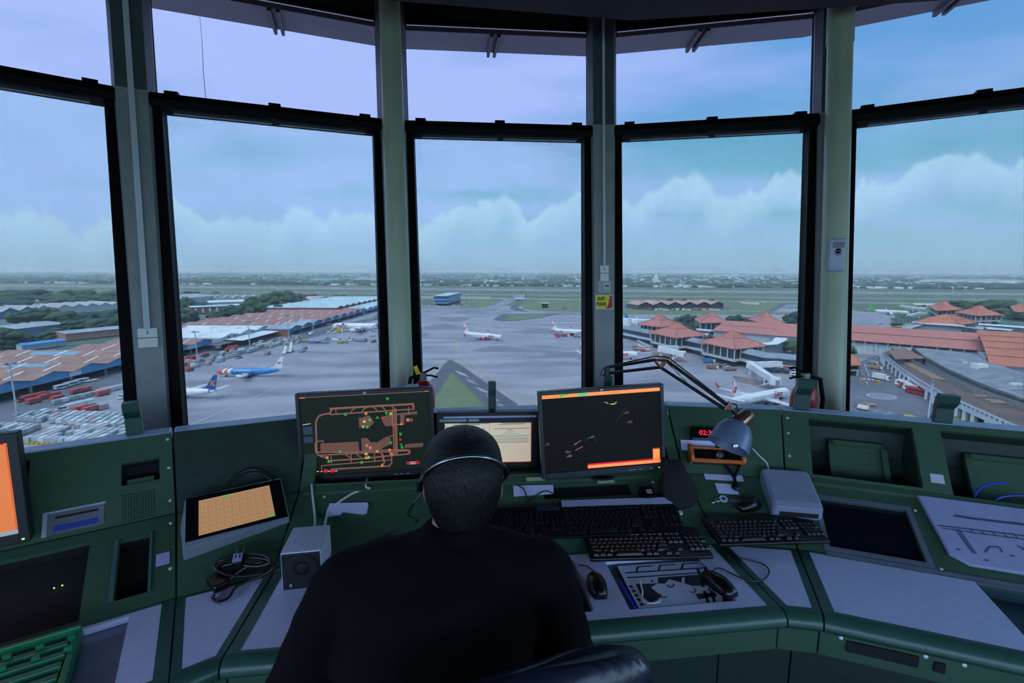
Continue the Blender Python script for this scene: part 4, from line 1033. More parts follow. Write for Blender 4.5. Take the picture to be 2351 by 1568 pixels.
b = MB(); nrm = M0.to_3x3() @ Vector((0, -1, 0)); b.lathe([(.046, .0), (.046, .003), (.042, .004), (.02, -.001), (.012, .001), (0, .003)], M0 @ Vector((wS*.52, -.002, hS*.58)), nrm, 28); b.build('cone', mat('cone_black', '0a0b0c', .6), f_, smooth=True)
b = MB(); b.lathe([(.005, 0), (.005, .006), (0, .007)], M0 @ Vector((wS*.24, -.002, hS*.17)), nrm, 12); b.build('knob', M_alu, f_, smooth=True)
spk_top = fl_ + u*wS*.5 + v*dS*1.0 + Vector((0, 0, hS*.8))
cable('monitor_cable', [MONL[1] @ Vector((.255, -.004, -.005)), S_(mC, 'slope', 840, 1117, .02), S_(mC, 'slope', 848, 1122, .008), S_(mC, 'slope', 815, 1130, .006), S_(mC, 'slope', 775, 1155, .006), S_(mC, 'slope', 752, 1180, .006), fl_ + u*wS*.8 + v*(dS + .012) + Vector((0, 0, hS*.75))], .0042, M_cabw, 'white cable curving from the left monitor down to the loudspeaker')
b = MB(); mh = MONL[1] @ Vector((.255, .004, .003));
cable('power_lead', [S_(mC, 'slope', 715, 1112, .02), S_(mC, 'slope', 719, 1150, .01), S_(mC, 'slope', 723, 1185, .008), fl_ + u*wS*.55 + v*(dS + .014) + Vector((0, 0, hS*.8))], .0038, M_cabw, 'straight white lead hanging from the left monitor to the loudspeaker')
pts = [(757, 1155), (843, 1153), (846, 1158), (842, 1177), (833, 1180), (787, 1174), (781, 1180), (747, 1186), (750, 1172)]
b = MB(); b.slab([S_(mC, 'slope', x, y, .008) for x, y in pts][::-1], .006); tag(b.build('card_holder', mat('white_card_sheet', 'ccd0f0', .4, var=.1), bevel=.001), 'curved white card lying on the green slope under the left monitor', 'card')
zz = .742
t = thing('power_adapter', 'black power adapter block at the end of the coiled cable', 'adapter', at(510, 1358, zz))
a = at(493, 1368, zz); uu = (at(528, 1352, zz) - a); wA = uu.length; uu.normalize(); M0 = basis(a, uu, Vector((-uu.y, uu.x, 0)))
b = MB(); b.box((wA/2, .04, .014), (wA, .075, .026), 0, M0); b.build('block', mat('adapter_black', '0c0d12', .25, var=.2), t, bevel=.006)
b = MB(); b.tube([M0 @ Vector((wA*.5, .078, .013)), M0 @ Vector((wA*.5, .10, .013))], [.007, .004], 8); b.build('strain_relief', M_cabk, t)
pc = [at(x, y, z) for x, y, z in ((530, 1328, .76), (560, 1305, .78), (600, 1290, .79), (628, 1296, .775), (620, 1310, .76), (580, 1318, .755), (520, 1316, .76), (495, 1305, .775), (505, 1288, .79), (560, 1280, .80), (610, 1284, .795), (630, 1300, .78), (600, 1322, .76), (545, 1345, .75), (525, 1372, .748), (500, 1381, .746), (488, 1372, .746), (492, 1366, .752))]
cable('adapter_cable', pc, .0042, M_cabk, 'heap of coiled black cable on the narrow corner desk', 'cable')
pc = [at(x, y, z) for x, y, z in ((492, 1310, .77), (530, 1295, .79), (590, 1300, .785), (622, 1290, .80), (606, 1275, .81), (560, 1272, .81), (510, 1292, .795), (500, 1308, .78), (540, 1322, .765), (600, 1316, .765), (640, 1300, .765))]
cable('power_lead', pc, .0052, M_cabk, 'thicker black mains lead looped over the coiled cable heap')
t = thing('mains_plug', 'black mains plug with pale face and two pins, lying on the cables', 'plug', at(550, 1282, .80))
a = at(547, 1287, .80); M0 = basis(a, Vector((.8, .25, 0)), Vector((-.3, .8, .35)))
b = MB(); b.box((0, 0, 0), (.036, .045, .028), 0, M0, .8); b.build('body', M_cabk, t, bevel=.004)
b = MB(); b.box((0, 0, .0148), (.026, .03, .002), 0, M0); f_ = b.build('pale_face', mat('plug_face', 'a9aedd', .4), t)
b = MB(); b.box((-.006, .004, .0162), (.004, .012, .001), 0, M0); b.box((.006, .004, .0162), (.004, .012, .001), 0, M0); b.build('face_mark', M_ink, f_)
for sx in (-.01, .01):
 b = MB(); b.cyl(M0 @ Vector((sx, .02, .0)), M0 @ Vector((sx, .046, .0)), .0025, n=8); b.build('pin', mat('pin_brass', 'b8a887', .3, .8), t, smooth=True)
def flat(name, m, face, pts, e, th, mt, label, cat, bevel=0):
 b = MB(); b.slab([S_(m, face, x, y, e) for x, y in pts][::-1], th)
 o = b.build(name, mt, bevel=bevel)
 return tag(o, label, cat)
M_note = mat('note_paper_lilac', 'd0d4f2', .5, var=.05)
flat('note_card', mC, 'slope', [(1178, 1115), (1270, 1113), (1271, 1133), (1180, 1139)], .003, .0025, M_note, 'blank pale card on the slope, right of the head of the person', 'card')
cable('headset_cable', [S_(mC, 'slope', x, y, .008) for x, y in ((1186, 1113), (1201, 1122), (1209, 1138), (1217, 1156))], .0025, M_cabk, 'short black cord over the blank pale card')
cable('keyboard_cable', [S_(mC, 'slope', x, y, .006) for x, y in ((1214, 1162), (1228, 1142), (1245, 1129), (1258, 1128), (1270, 1133))], .0022, M_cabk, 'thin black cord curving right of the blank pale card')
M0 = mC.M('slope', *mC.px('slope', 1483, 1143), .001)
t = thing('switch_cube', 'small black cube with a grey label, left of the black pouch', 'box', M0.translation)
b = MB(); b.box((0, .0, .02), (.05, .05, .04), 0, M0); b.build('case', M_black, t, bevel=.003)
b = MB(); b.box((.004, -.002, .0405), (.022, .02, .001), 0, M0); b.build('label', mat('grey_small_label', '7e838c', .5), t)
# black padded pouch (soft headset bag)
M0 = mC.M('slope', *mC.px('slope', 1574, 1168), 0, .0)
pc = S_(wR, 'slope', 1572, 1176, .01)
b = MB(); rs = []
for i in range(9):
 f = i/8; cz = .012 + .16*f; ww_ = .075*(1 - .35*f**2)*(.8 + .2*math.sin(PI*min(1, f*1.6))); dd_ = .045*(1 - .25*f)
 if i in (0, 8): ww_ *= .75; dd_ *= .6
 c = pc + Vector((-.028*f + .0, .03 + .07*f, cz))
 rs.append([c + Vector((ww_*math.copysign(abs(math.cos(a))**.75, math.cos(a)) + .004*math.sin(5*a + i), dd_*math.copysign(abs(math.sin(a))**.8, math.sin(a)), .012*math.cos(2*a + .6))) for a in [2*PI*k/24 for k in range(24)]])
b.rings(rs); tag(b.build('headset_pouch', mat('pouch_black_cloth', '0b0c0f', .85, var=.4, scale=60, bump=.2), smooth=2, subsurf=1), 'soft black pouch leaning between the right monitor and the lamp', 'pouch')
t = thing('knob_pad', 'small white square pad with round white knob, in front of the pouch', 'knob', S_(wR, 'slope', 1560, 1184, .0))
n_ = wR.ax('slope')[3]; pk = S_(wR, 'slope', 1561, 1182, .0)
M0 = basis(pk, wR.ax('slope')[1], wR.ax('slope')[2])
b = MB(); b.box((0, 0, .003), (.032, .022, .006), 0, M0); b.build('pad', mat('ivory_pad', 'b9bfae', .5), t, bevel=.001)
b = MB(); b.lathe([(.009, .006), (.009, .014), (.007, .017), (0, .018)], pk, n_, 16); b.build('knob', mat('ivory_knob', 'd4d6d2', .4), t, smooth=True)
# papers and labels on the corner slope
flat('notice_slip', wR, 'slope', [(1612, 1076), (1700, 1080), (1708, 1105), (1620, 1100)], .002, .0015, M_note, 'white instruction slip on the corner slope, just under the orange radio', 'notice')
flat('notice_slip', wR, 'slope', [(1641, 1109), (1690, 1112), (1697, 1135), (1650, 1132)], .002, .0015, M_note, 'smaller white slip below the first, behind the lamp cord', 'notice')
flat('label_strip', wR, 'slope', [(1625, 1068), (1683, 1070), (1684, 1075), (1627, 1073)], .002, .001, mat('grey_strip_label', '6f7786', .5), 'narrow grey label strip under the orange radio', 'label')
# orange radio in its frame and the clock
uW = wR.ax('up')[1]
def boxat(x, y, Y, yaw):
 p = aty(x, y, Y); return p
pr = S_(wR, 'up', 1585, 1060, .035); u_ = wR.ax('up')[1]; v_ = Vector((0, 0, 1)); wid = .215
M0 = basis(pr, u_, (v_*.8 + Vector((-u_.y, u_.x, 0))*.6))
t = thing('radio_unit', 'orange framed black radio with knobs under the lamp shade', 'radio', pr + u_*wid/2)
M_or = mat('orange_frame_paint', 'c8621c', .45, var=.12)
b = MB(); b.box((wid/2, .03, -.02), (wid*.92, .058, .05), 0, M0); b.build('black_case', M_blackg, t, bevel=.003)
for nm, c, d in (('frame_foot', (wid/2, .004, .012), (wid, .014, .02)), ('frame_top', (wid/2, .058, .0), (wid*.92, .006, .03))):
 b = MB(); b.box(c, d, 0, M0); b.build(nm, M_or, t, bevel=.002)
for s in (0, 1):
 b = MB(); x0 = .006 if s == 0 else wid - .006
 b.rings([[M0 @ Vector((x0 + dx, y_, z_)) for y_, z_ in ((0, .024), (.02, .03), (.075, .012), (.082, -.02), (0, -.03))] for dx in (-.007, .007)]); b.build('frame_cheek', M_or, t, bevel=.002)
for x0, r in ((.06, .012), (.118, .014), (.155, .01)):
 b = MB(); b.lathe([(r, .004), (r, .014), (r*.8, .017), (0, .018)], M0 @ Vector((x0, .032, .002)), M0.to_3x3() @ Vector((0, 0, 1)), 16); b.build('knob', M_alu if r > .013 else M_black, t, smooth=True)
b = MB(); b.box((.185, .07, .02), (.02, .012, .01), 0, M0); b.build('red_button', mat('button_red', 'c32222', .4), t)
po = S_(wR, 'up', 1570, 1032, .012)
b = MB(); M1 = basis(po, u_, wR.ax('up')[2]); b.box((.06, .02, 0), (.14, .045, .002), 0, M1); tag(b.build('paper_sheet', M_note), 'white paper strip tucked behind the orange radio, under the clock', 'paper')
pcx = S_(wR, 'up', 1588, 1008, .02)
M1 = basis(pcx, u_, wR.ax('up')[2]); t = thing('digital_clock', 'black digital clock with red figures beside the lamp shade', 'clock', pcx)
b = MB(); b.box((.075, .024, -.008), (.15, .052, .05), 0, M1); b.build('case', M_blackg, t, bevel=.003)
E_clock = mat('clock_red', 'ff2138', .4, emit=1.6)
vs, fs = text_mesh('02:35', .03, .12, .0004, 'LEFT')
b = MB(); b.add([M1 @ Vector((v.x + .028, v.y + .024, .0178)) for v in vs], fs); b.build('red_figures', E_clock, t)
# lanyard with round badge
t = thing('lanyard', 'lanyard with round white badge and metal clip, above the mouse', 'lanyard', S_(wR, 'slope', 1655, 1146, .004))
pb_ = S_(wR, 'slope', 1661, 1146, .004); Mb = basis(pb_, wR.ax('slope')[1], wR.ax('slope')[2])
b = MB(); b.lathe([(.016, 0), (.016, .003), (0, .0035)], pb_, n_, 24); f_ = b.build('badge', mat('badge_white', 'c8cce0', .4, var=.03), t, smooth=True)
b = MB(); b.add([Mb @ Vector((.008*math.cos(a)*(1 + .3*math.sin(3*a)), .007*math.sin(a), .0037)) for a in [2*PI*i/20 for i in range(20)]], [tuple(range(20))]); b.build('badge_emblem', mat('emblem_dark_blue', '2b3350', .5), f_)
def strap(pts, w, m, e=.004):
 q = [S_(wR, 'slope', x, y, e) for x, y in pts]; r0 = []
 for i, p in enumerate(q):
  d = (q[min(i+1, len(q)-1)] - q[max(i-1, 0)]).normalized(); s = n_.cross(d)*w/2; r0.append([p - s, p + s, p + s + n_*.002, p - s + n_*.002])
 b = MB(); b.rings(r0); return b.build('strap', m, t)
strap([(1676, 1149), (1700, 1151), (1725, 1152), (1738, 1154), (1742, 1159), (1728, 1164), (1700, 1170)], .011, mat('strap_grey', '8288a0', .6, var=.3, scale=120))
b = MB(); b.tube([S_(wR, 'slope', 1648 + 7*math.cos(a), 1147 + 4*math.sin(a), .004) for a in [2*PI*i/14 for i in range(15)]], .0016, 6); b.tube([S_(wR, 'slope', 1637 + 5*math.cos(a), 1150 + 4*math.sin(a), .004) for a in [2*PI*i/14 for i in range(15)]], .0016, 6); b.build('clip_ring', M_alu, t, smooth=True)
# grey printer-like box on the right
P0 = mR.px('slope', 1880, 1188); oR, uR, vR, nR, lR = mR.ax('slope')
fl2 = at(1772, 1186, .800); fr2 = at(1889, 1196, .800); u = (fr2 - fl2); wB = u.length; u.normalize(); v = Vector((-u.y, u.x, 0))
t = thing('grey_intercom_box', 'grey slant-topped box with dark slot behind the right keyboard', 'intercom box', fl2 + u*wB/2)
prof = [(0, 0.0), (-.004, .03), (.035, .072), (.13, .118), (.165, .11), (.165, .05)]
tp = [(0, 0), (-.006, .046), (.012, .062), (.155, .128), (.17, .116), (.17, .03)]
b = MB(); rs = []
for f, dd in ((0.0, .008), (.06, 0), (.94, 0), (1.0, .008)):
 rs.append([fl2 + u*(wB*f) + v*(y_ + (dd if y_ < .05 else -dd)) + Vector((0, 0, z_*(1 if 0 < f < 1 else .94))) for y_, z_ in tp])
b.rings(rs); b.build('body', mat('intercom_grey', '7f899b', .5, var=.1, scale=25, detail=5), t, bevel=.003)
b = MB(); q = lambda f, z, e: fl2 + u*(wB*f) + v*(-.004 - e - (.0 if z > .02 else -.0015)) + Vector((0, 0, z))
b.hexa([q(.14, .008, .0), q(.9, .008, .0), q(.9, .008, -.012), q(.14, .008, -.012)], [q(.14, .026, .002), q(.9, .026, .002), q(.9, .026, -.01), q(.14, .026, -.01)]); b.build('slot', M_void, t)
cable('intercom_lead', [fl2 + u*wB*.2 + v*.16 + Vector((0, 0, .085)), S_(wR, 'up', 1762, 1066, .01), S_(wR, 'up', 1745, 1048, .02), S_(wR, 'up', 1728, 1030, .03)], .003, M_cabw, 'thin grey lead running up from the grey box behind the lamp shade')
b_pts = [(2105, 1142), (2420, 1176), (2450, 1322), (2202, 1302), (2160, 1282)]
t = thing('map_board', 'large pale board with airfield line drawing leaning on the right desk', 'map board', S_(mR, 'slope', 2240, 1230, 0))
bb = [(.435, .318), (1.02, .318), (1.02, .045), (.50, .045), (.455, .075)]
b = MB(); b.slab([mR.f('slope', s, q, .018) for s, q in bb][::-1], .014); b.build('board', mat('map_board_pale', '9da2c0', .4, var=.07, scale=18, detail=5), t, bevel=.003)
mb = MB(); M_mp = mat('map_line_grey', '4c5470', .6, var=.2)
def mline(pts, w):
 for (s0, q0), (s1, q1) in zip(pts[:-1], pts[1:]):
  d = Vector((s1 - s0, q1 - q0)).normalized(); n = Vector((-d.y, d.x))*w/2
  mb.quad([mR.f('slope', s0 - n.x, q0 - n.y, .0195), mR.f('slope', s1 - n.x, q1 - n.y, .0195), mR.f('slope', s1 + n.x, q1 + n.y, .0195), mR.f('slope', s0 + n.x, q0 + n.y, .0195)])
def mpx(pts, w): mline([mR.px('slope', x, y, .0195) for x, y in pts], w)
mpx([(2152, 1206), (2230, 1215), (2351, 1230), (2420, 1238)], .005); mpx([(2160, 1212), (2230, 1222), (2351, 1238), (2420, 1246)], .004)
mpx([(2195, 1215), (2235, 1270)], .006); mpx([(2202, 1215), (2242, 1272)], .004); mpx([(2262, 1268), (2272, 1255), (2295, 1256), (2302, 1268)], .005)
for x in (2225, 2250, 2275, 2300, 2325): mpx([(x, 1213 + (x - 2225)*.11), (x + 14, 1226 + (x - 2225)*.11)], .004)
mpx([(2190, 1183), (2230, 1190), (2351, 1204)], .010); mpx([(2335, 1252), (2351, 1262), (2365, 1245)], .006)
for x, y in ((2195, 1260), (2260, 1285), (2320, 1275)): mpx([(x, y), (x + 10, y + 2)], .006)
mb.build('line_drawing', M_mp, t)
for i, (pts, lab) in enumerate((([(2237, 1150), (2243, 1128), (2268, 1112), (2312, 1108)], 'blue cable arching up from behind the map board in the right bay'), ([(2275, 1160), (2290, 1145), (2320, 1138), (2370, 1138)], 'blue cable lying low behind the map board in the right bay'))):
 cable('network_cable', [S_(mR, 'up', x, y, -.03) for x, y in pts], .0035, mat('blue_cable', '3343c8', .4, var=.1), lab, group='blue network cables')
t = thing('label_pouch', 'clear plastic pouch with blue and dark print on the left panel', 'label pouch', S_(mL, 'up', 170, 1190, 0))
b = MB(); mL.fbox(b, 'up', 1.212, 1.356, .018, .088, .0005, .0025); f_ = b.build('sleeve', mat('pouch_grey', '6f727a', .3, var=.2), t)
b = MB(); mL.fbox(b, 'up', 1.232, 1.342, .026, .044, .0026, .0032); b.build('blue_print', mat('print_blue', '2f3f9a', .5), f_)
b = MB(); mL.fbox(b, 'up', 1.235, 1.342, .066, .073, .0026, .0032); b.build('dark_print', mat('print_dark', '231c24', .5), f_)
b = MB(); mL.fbox(b, 'up', 1.205, 1.36, .086, .092, .0005, .0035); mL.fbox(b, 'up', 1.205, 1.216, .015, .09, .0005, .0035); b.build('clear_edge', mat('clear_edge_white', 'a9b2c0', .25), f_)
t = thing('strip_rack', 'green plastic rack of paper strips on the left desk tray', 'rack', mL.p(1.12, .22, .735))
M_rk = mat('rack_green', '1f7d52', .4, var=.12)
Mr = basis(mL.p(.86, .03, .722), Vector((mL.u.x, mL.u.y, 0)), Vector((mL.n.x, mL.n.y, .04)))
b = MB(); W_, D_ = .485, .27
b.box((W_/2, D_/2, .006), (W_, D_, .012), 0, Mr); b.box((W_ - .008, D_/2, .016), (.016, D_, .032), 0, Mr); b.box((.008, D_/2, .016), (.016, D_, .032), 0, Mr)
b.box((W_/2, D_ - .006, .022), (W_, .012, .045), 0, Mr); b.build('rack_frame', M_rk, t, bevel=.003)
for i in range(6):
 b = MB(); y_ = .02 + i*.04
 b.box((W_/2, y_, .022), (W_*.92, .008, .022), 0, Mr); o = b.build('rail', M_rk, t, bevel=.002)
 b = MB(); b.box((W_/2 + .0, y_ + .018, .018), (W_*.90, .024, .006), 0, Mr); b.build('paper_strip', mat('strip_paper', 'a8b8b2', .5), t)
 if i > 3:
  b = MB()
  for k in range(8): b.box((.05 + k*.06, y_ + .01, .036), (.016, .008, .014), 0, Mr)
  b.build('index_teeth', M_rk, o)
# ================================================================ desk lamp
def lamp():
 M_arm = mat('lamp_arm_black', '16181b', .4, .3, var=.2); M_cop = mat('lamp_copper', 'a97b66', .32, .9, var=.12, scale=30); M_sh = mat('lamp_shade_grey', '66748c', .4, .2, var=.08, scale=20)
 top = Mlamp @ Vector((0, .0, .14))
 t = thing('desk_lamp', 'spring arm desk lamp with grey shade clamped to a green post', 'lamp', top)
 Y0 = top.y
 A = aty(1386, 868, Y0); B_ = aty(1398, 846, Y0)
 b = MB(); b.cyl(top - Vector((0, 0, .01)), top + Vector((0, 0, .035)), .016, .012, 14); b.build('clamp_socket', M_arm, t, smooth=True)
 Yk = Y0 - .22; K = aty(1516, 832, Yk); Ye = Y0 - .42; E_ = aty(1682, 940, Ye)
 A1, A2 = aty(1396, 843, Y0), aty(1400, 856, Y0)
 K1, K2, K3 = aty(1503, 826, Yk), aty(1516, 843, Yk), aty(1529, 827, Yk)
 E1, E2 = aty(1668, 929, Ye), aty(1662, 938, Ye)
 b = MB(); b.tube([top + Vector((0, 0, .03)), A2, A1], .010, 10); b.build('lower_bracket', M_cop, t)
 for a_, c_ in ((A1, K1), (A2, K2)):
  b = MB(); b.tube([a_, c_], .0065, 8); b.build('lower_arm', M_arm, t, smooth=True)
 for a_, c_ in ((K3, E1), (K2, E2)):
  b = MB(); b.tube([a_, c_], .0065, 8); b.build('upper_arm', M_arm, t, smooth=True)
 b = MB();
 for s in (-.008, .008):
  o = Vector((0, s, 0)); b.tube([K1 + o, K2 + o], .0055, 6); b.tube([K2 + o, K3 + o], .0055, 6); b.tube([K1 + o, K3 + o], .0055, 6)
 b.build('elbow_bracket', M_cop, t)
 for s in (-.006, .006):
  b = MB(); p = K3.lerp(E1, .04) + Vector((0, s, -.005)); q = K2.lerp(E2, .52) + Vector((0, s, 0)); n = 70; ax = (q - p); x_, y_, _ = frame_z(ax)
  b.tube([p + ax*(i/n) + (x_*math.cos(i*2.2) + y_*math.sin(i*2.2))*.0035 for i in range(n+1)], .0012, 5); b.build('spring', mat('spring_steel', 'a9a1a4', .3, .9), t)
 b = MB(); mid = aty(1672, 935, Ye); F1, F2, F3 = aty(1660, 940, Ye), aty(1674, 921, Ye), aty(1684, 941, Ye)
 b.hexa([p - Vector((0, .008, 0)) for p in (F1, F3, F2)], [p + Vector((0, .008, 0)) for p in (F1, F3, F2)]); b.build('end_bracket', M_cop, t, bevel=.002)
 b = MB(); q = []
 pts = [top + Vector((-.01, 0, .0)), aty(1378, 862, Y0), aty(1384, 846, Y0), aty(1395, 841, Y0), K1 + Vector((-.01, 0, .012)), aty(1512, 818, Yk), K3 + Vector((.01, 0, .01)), E1 + Vector((0, 0, .006)), aty(1690, 928, Ye), aty(1696, 945, Ye)]
 b.tube(pts, .0028, 6); b.build('cord', M_cabk, t, smooth=True)
 # shade: a spun bowl with a copper cap
 C0 = aty(1722, 952, Ye); C1 = aty(1640, 1010, Ye - .05); ax = (aty(1655, 1003, Ye - .06) - aty(1718, 953, Ye));
 d = ax.normalized(); s0 = aty(1705, 962, Ye)
 b = MB(); b.lathe([(.024, -.035), (.027, -.03), (.029, .03), (.027, .034), (.0, .034)] if False else [(.0, -.034), (.022, -.034), (.026, -.028), (.030, .035), (.0, .036)], s0, d, 28); b.build('copper_cap', M_cop, t, smooth=True)
 b = MB()
 for a in (0.6, 1.5, 2.4, 3.3, 4.2, 5.1):
  x_, y_, _ = frame_z(d); r = (x_*math.cos(a) + y_*math.sin(a))
  b.tube([s0 + d*-.02 + r*.0272, s0 + d*.02 + r*.0292], .002, 5)
 b.build('cap_slot', M_ink, t)
 d2 = (d*.75 + Vector((-.05, -.15, -.75))).normalized()
 s1 = s0 + d*.02
 b = MB(); pr = [(.026, 0), (.045, .012), (.06, .035), (.068, .065), (.072, .10), (.070, .10), (.066, .065), (.058, .036), (.043, .014), (.02, .002)]
 b.lathe(pr, s1, d2, 36); b.build('shade', M_sh, t, smooth=True)
 b = MB(); b.lathe([(.0, .02), (.02, .025), (.03, .05), (.022, .075), (0, .08)], s1, d2, 16); b.build('bulb', mat('bulb_white', 'd8dadd', .3), t, smooth=True)
 b = MB(); b.tube([aty(1680, 940, Ye), aty(1694, 955, Ye), s0], .006, 8); b.build('swivel', M_arm, t, smooth=True)
 b = MB(); ks = s1 + d2*.07 + Vector((-.02, -.068, 0)); b.lathe([(.008, 0), (.008, .01), (0, .012)], ks, (0, -1, .2), 12); b.build('shade_knob', M_alu, t, smooth=True)
lamp()
# black forked holder below the shade
p = S_(wR, 'slope', 1690, 1118, .006); t = thing('cable_holder', 'black forked holder standing below the lamp shade', 'holder', p)
b = MB(); a = S_(wR, 'slope', 1664, 1066, .03); c = S_(wR, 'slope', 1706, 1056, .035); m_ = S_(wR, 'slope', 1686, 1096, .02);
b.tube([a, m_, p], .007, 8); b.tube([c, m_], .007, 8); b.build('fork', M_cabk, t, smooth=True)
b = MB(); b.lathe([(.018, -.006), (.018, .004), (.01, .012), (0, .014)], p, n_, 16); b.build('foot', M_cabk, t, smooth=True)
cable('panel_cable', [S_(wL, 'up', x, y, .03) for x, y in ((520, 1112), (548, 1088), (580, 1078), (610, 1084), (636, 1100))], .005, M_cabk, 'black cable arching behind the small orange touch panel', group=None)
cable('panel_cable', [S_(wL, 'up', x, y, .05) for x, y in ((530, 1114), (556, 1095), (585, 1086), (612, 1094), (630, 1108))], .004, M_cabk, 'lower thinner black cable arching behind the small touch panel')
# ================================================================ the seated person and the chair
lat = Vector((.995, .095, 0)).normalized(); fwd = Vector((-lat.y, lat.x, 0))
def ell(b, chain, n=20, power=1.0):  # loft: (centre, half width, half depth)
 rs = []
 for i, (c, hw_, hd_) in enumerate(chain):
  c = Vector(c); d = (Vector(chain[min(i+1, len(chain)-1)][0]) - Vector(chain[max(i-1, 0)][0])).normalized()
  x = lat; y = d.cross(x).normalized(); x2 = y.cross(d)
  rs.append([c + x2*(hw_*math.cos(a)) + y*(hd_*math.sin(a)) for a in [2*PI*k/n for k in range(n)]])
 b.rings(rs)
def limb(b, pts, rs, n=16): b.tube(pts, rs, n); [b.ball(p, r*.98, 12) for p, r in zip(pts, rs)]
HC = Vector((-.107, 1.005, 1.278))
NK = Vector((-.115, .955, 1.165))
SL, SR = Vector((-.335, .905, 1.075)), Vector((.055, .945, 1.082))
EL, ER = Vector((-.468, .83, .815)), Vector((.155, .925, .80))
WL_, WR_ = Vector((-.27, 1.17, .79)), Vector((.02, 1.23, .79))
spine = [((-.165, .80, .46), .15, .10), ((-.165, .80, .52), .172, .125), ((-.16, .795, .66), .145, .112), ((-.155, .815, .80), .148, .112), ((-.152, .845, .95), .178, .118), ((-.143, .885, 1.06), .175, .105), ((-.137, .908, 1.115), .125, .078), ((-.125, .93, 1.15), .07, .062)]
hips = [(Vector((-.25, .84, .52)), Vector((-.29, 1.20, .53)), Vector((-.28, 1.16, .09))), (Vector((-.075, .85, .52)), Vector((-.03, 1.22, .53)), Vector((-.03, 1.17, .09)))]
def torso(b, g=0.0):
 ell(b, [(c, w + g, d + g) for c, w, d in spine])
 for s, e, w, tw in ((SL, EL, WL_, 0), (SR, ER, WR_, 0)):
  nk = Vector((-.128, .925, 1.125)); limb(b, [nk, nk.lerp(s, .55) + Vector((0, 0, .008)), s], [.055 + g, .058 + g, .062 + g])
  limb(b, [s, s.lerp(e, .35), s.lerp(e, .75), e], [.062 + g, .055 + g, .047 + g, .044 + g])
  limb(b, [e, e.lerp(w, .4), e.lerp(w, .9), w], [.043 + g, .041 + g, .031 + g, .029 + g])
def legs(b, g=0.0):
 ell(b, [(c, w + g, d + g) for c, w, d in spine[:3]])
 for h, k, a in hips:
  limb(b, [h, h.lerp(k, .5), k], [.085 + g, .075 + g, .057 + g]); limb(b, [k, k.lerp(a, .35), a.lerp(k, .08)], [.057 + g, .056 + g, .04 + g])
def hand(b, w, side):
 f = (Vector((.05*side + .02, .98, -.06))).normalized(); x = Vector((f.y, -f.x, 0)).normalized(); up_ = x.cross(f)
 pal = w + f*.045
 rs = []
 for t, hw_, hh in ((0, .024, .016), (.03, .036, .016), (.075, .042, .014), (.095, .040, .011)):
  c = w + f*t; rs.append([c + x*(hw_*math.cos(a)) + up_*(hh*math.sin(a)) for a in [2*PI*k/12 for k in range(12)]])
 b.rings(rs)
 for i, (ox, ln, sp) in enumerate(((-.030, .074, -.10), (-.010, .084, -.03), (.011, .078, .04), (.030, .060, .12))):
  k0 = w + f*.085 + x*ox; d1 = (f + x*sp).normalized()
  k1 = k0 + d1*ln*.45 + up_*.010; k2 = k1 + (d1*.8 - up_*.5).normalized()*ln*.33; k3 = k2 + (d1*.45 - up_*.85).normalized()*ln*.25
  b.tube([k0, k1, k2, k3], [.0095, .009, .0082, .007], 8); b.ball(k3, .007, 8); b.ball(k1, .009, 8)
 t0 = w + f*.03 + x*(.026*side); d1 = (f*.7 + x*.75*side - up_*.2).normalized()
 b.tube([t0, t0 + d1*.035, t0 + d1*.035 + (f*.95 + x*.2*side - up_*.25)*.032], [.013, .0105, .0085], 8); b.ball(t0 + d1*.035 + (f*.95 + x*.2*side - up_*.25)*.032, .0085, 8)
M_skin = mat('skin', '9a6e58', .5, var=.1, scale=30); M_jack = mat('black_jacket_cloth', '050506', .9, spec=.15, var=.5, scale=7, bump=.25, col2='030305'); M_trou = mat('dark_trouser_cloth', '0a0b0f', .85, var=.3, scale=20)
M_hair = mat('black_hair', '060608', .45, spec=.3, var=.6, scale=30, col2='020203', stretch=(14, 14, 1.2), bump=.5)
P = thing('person', 'seated person seen from behind in a black jacket, dark hair, facing the screens', 'person', (-.165, .80, .46))
b = MB()
torso(b, -.006); legs(b, -.006)
ell(b, [(NK + Vector((0, -.03, -.05)), .075, .06), (NK + Vector((0, -.01, .0)), .058, .056), (NK + Vector((.003, .012, .05)), .054, .055), (HC + Vector((0, .0, -.06)), .056, .06)])
fz = fwd
def hd(l, f_, z): return HC + lat*l + fz*f_ + Vector((0, 0, z))
rs = []
for z, w, d0, d1 in ((-.125, .032, .02, .075), (-.105, .048, -.03, .088), (-.075, .060, -.065, .092), (-.04, .068, -.085, .092), (-.005, .073, -.092, .092), (.03, .075, -.092, .094), (.06, .07, -.085, .085), (.085, .055, -.065, .065), (.098, .03, -.035, .035), (.101, .008, -.01, .01)):
 rs.append([hd(w*math.cos(a), (d0 + d1)/2 + (d1 - d0)/2*math.sin(a), z) for a in [2*PI*k/24 for k in range(24)]])
b.rings(rs)
b.ball(hd(0, .098, -.035), .012, 10); b.tube([hd(0, .088, .0), hd(0, .105, -.035)], [.007, .012], 8)      # nose
for s in (-1, 1):
 b.ball(hd(.030*s, .083, .003), .012, 10)                                                              # eyes
 rs = [[hd(s*(.074 + .012*t) , -.005 - .016*t + .014*math.cos(a)*(1 + .2*t), -.02 + .030*math.sin(a)*(1 + .15*t)) for a in [2*PI*k/12 for k in range(12)]] for t in (0, .6, 1)]
 b.rings(rs)                                                                                           # ears
b.tube([hd(-.024, .088, -.078), hd(0, .096, -.076), hd(.024, .088, -.078)], [.004, .007, .004], 8)          # mouth
hand(b, WL_, -1); hand(b, WR_, 1)
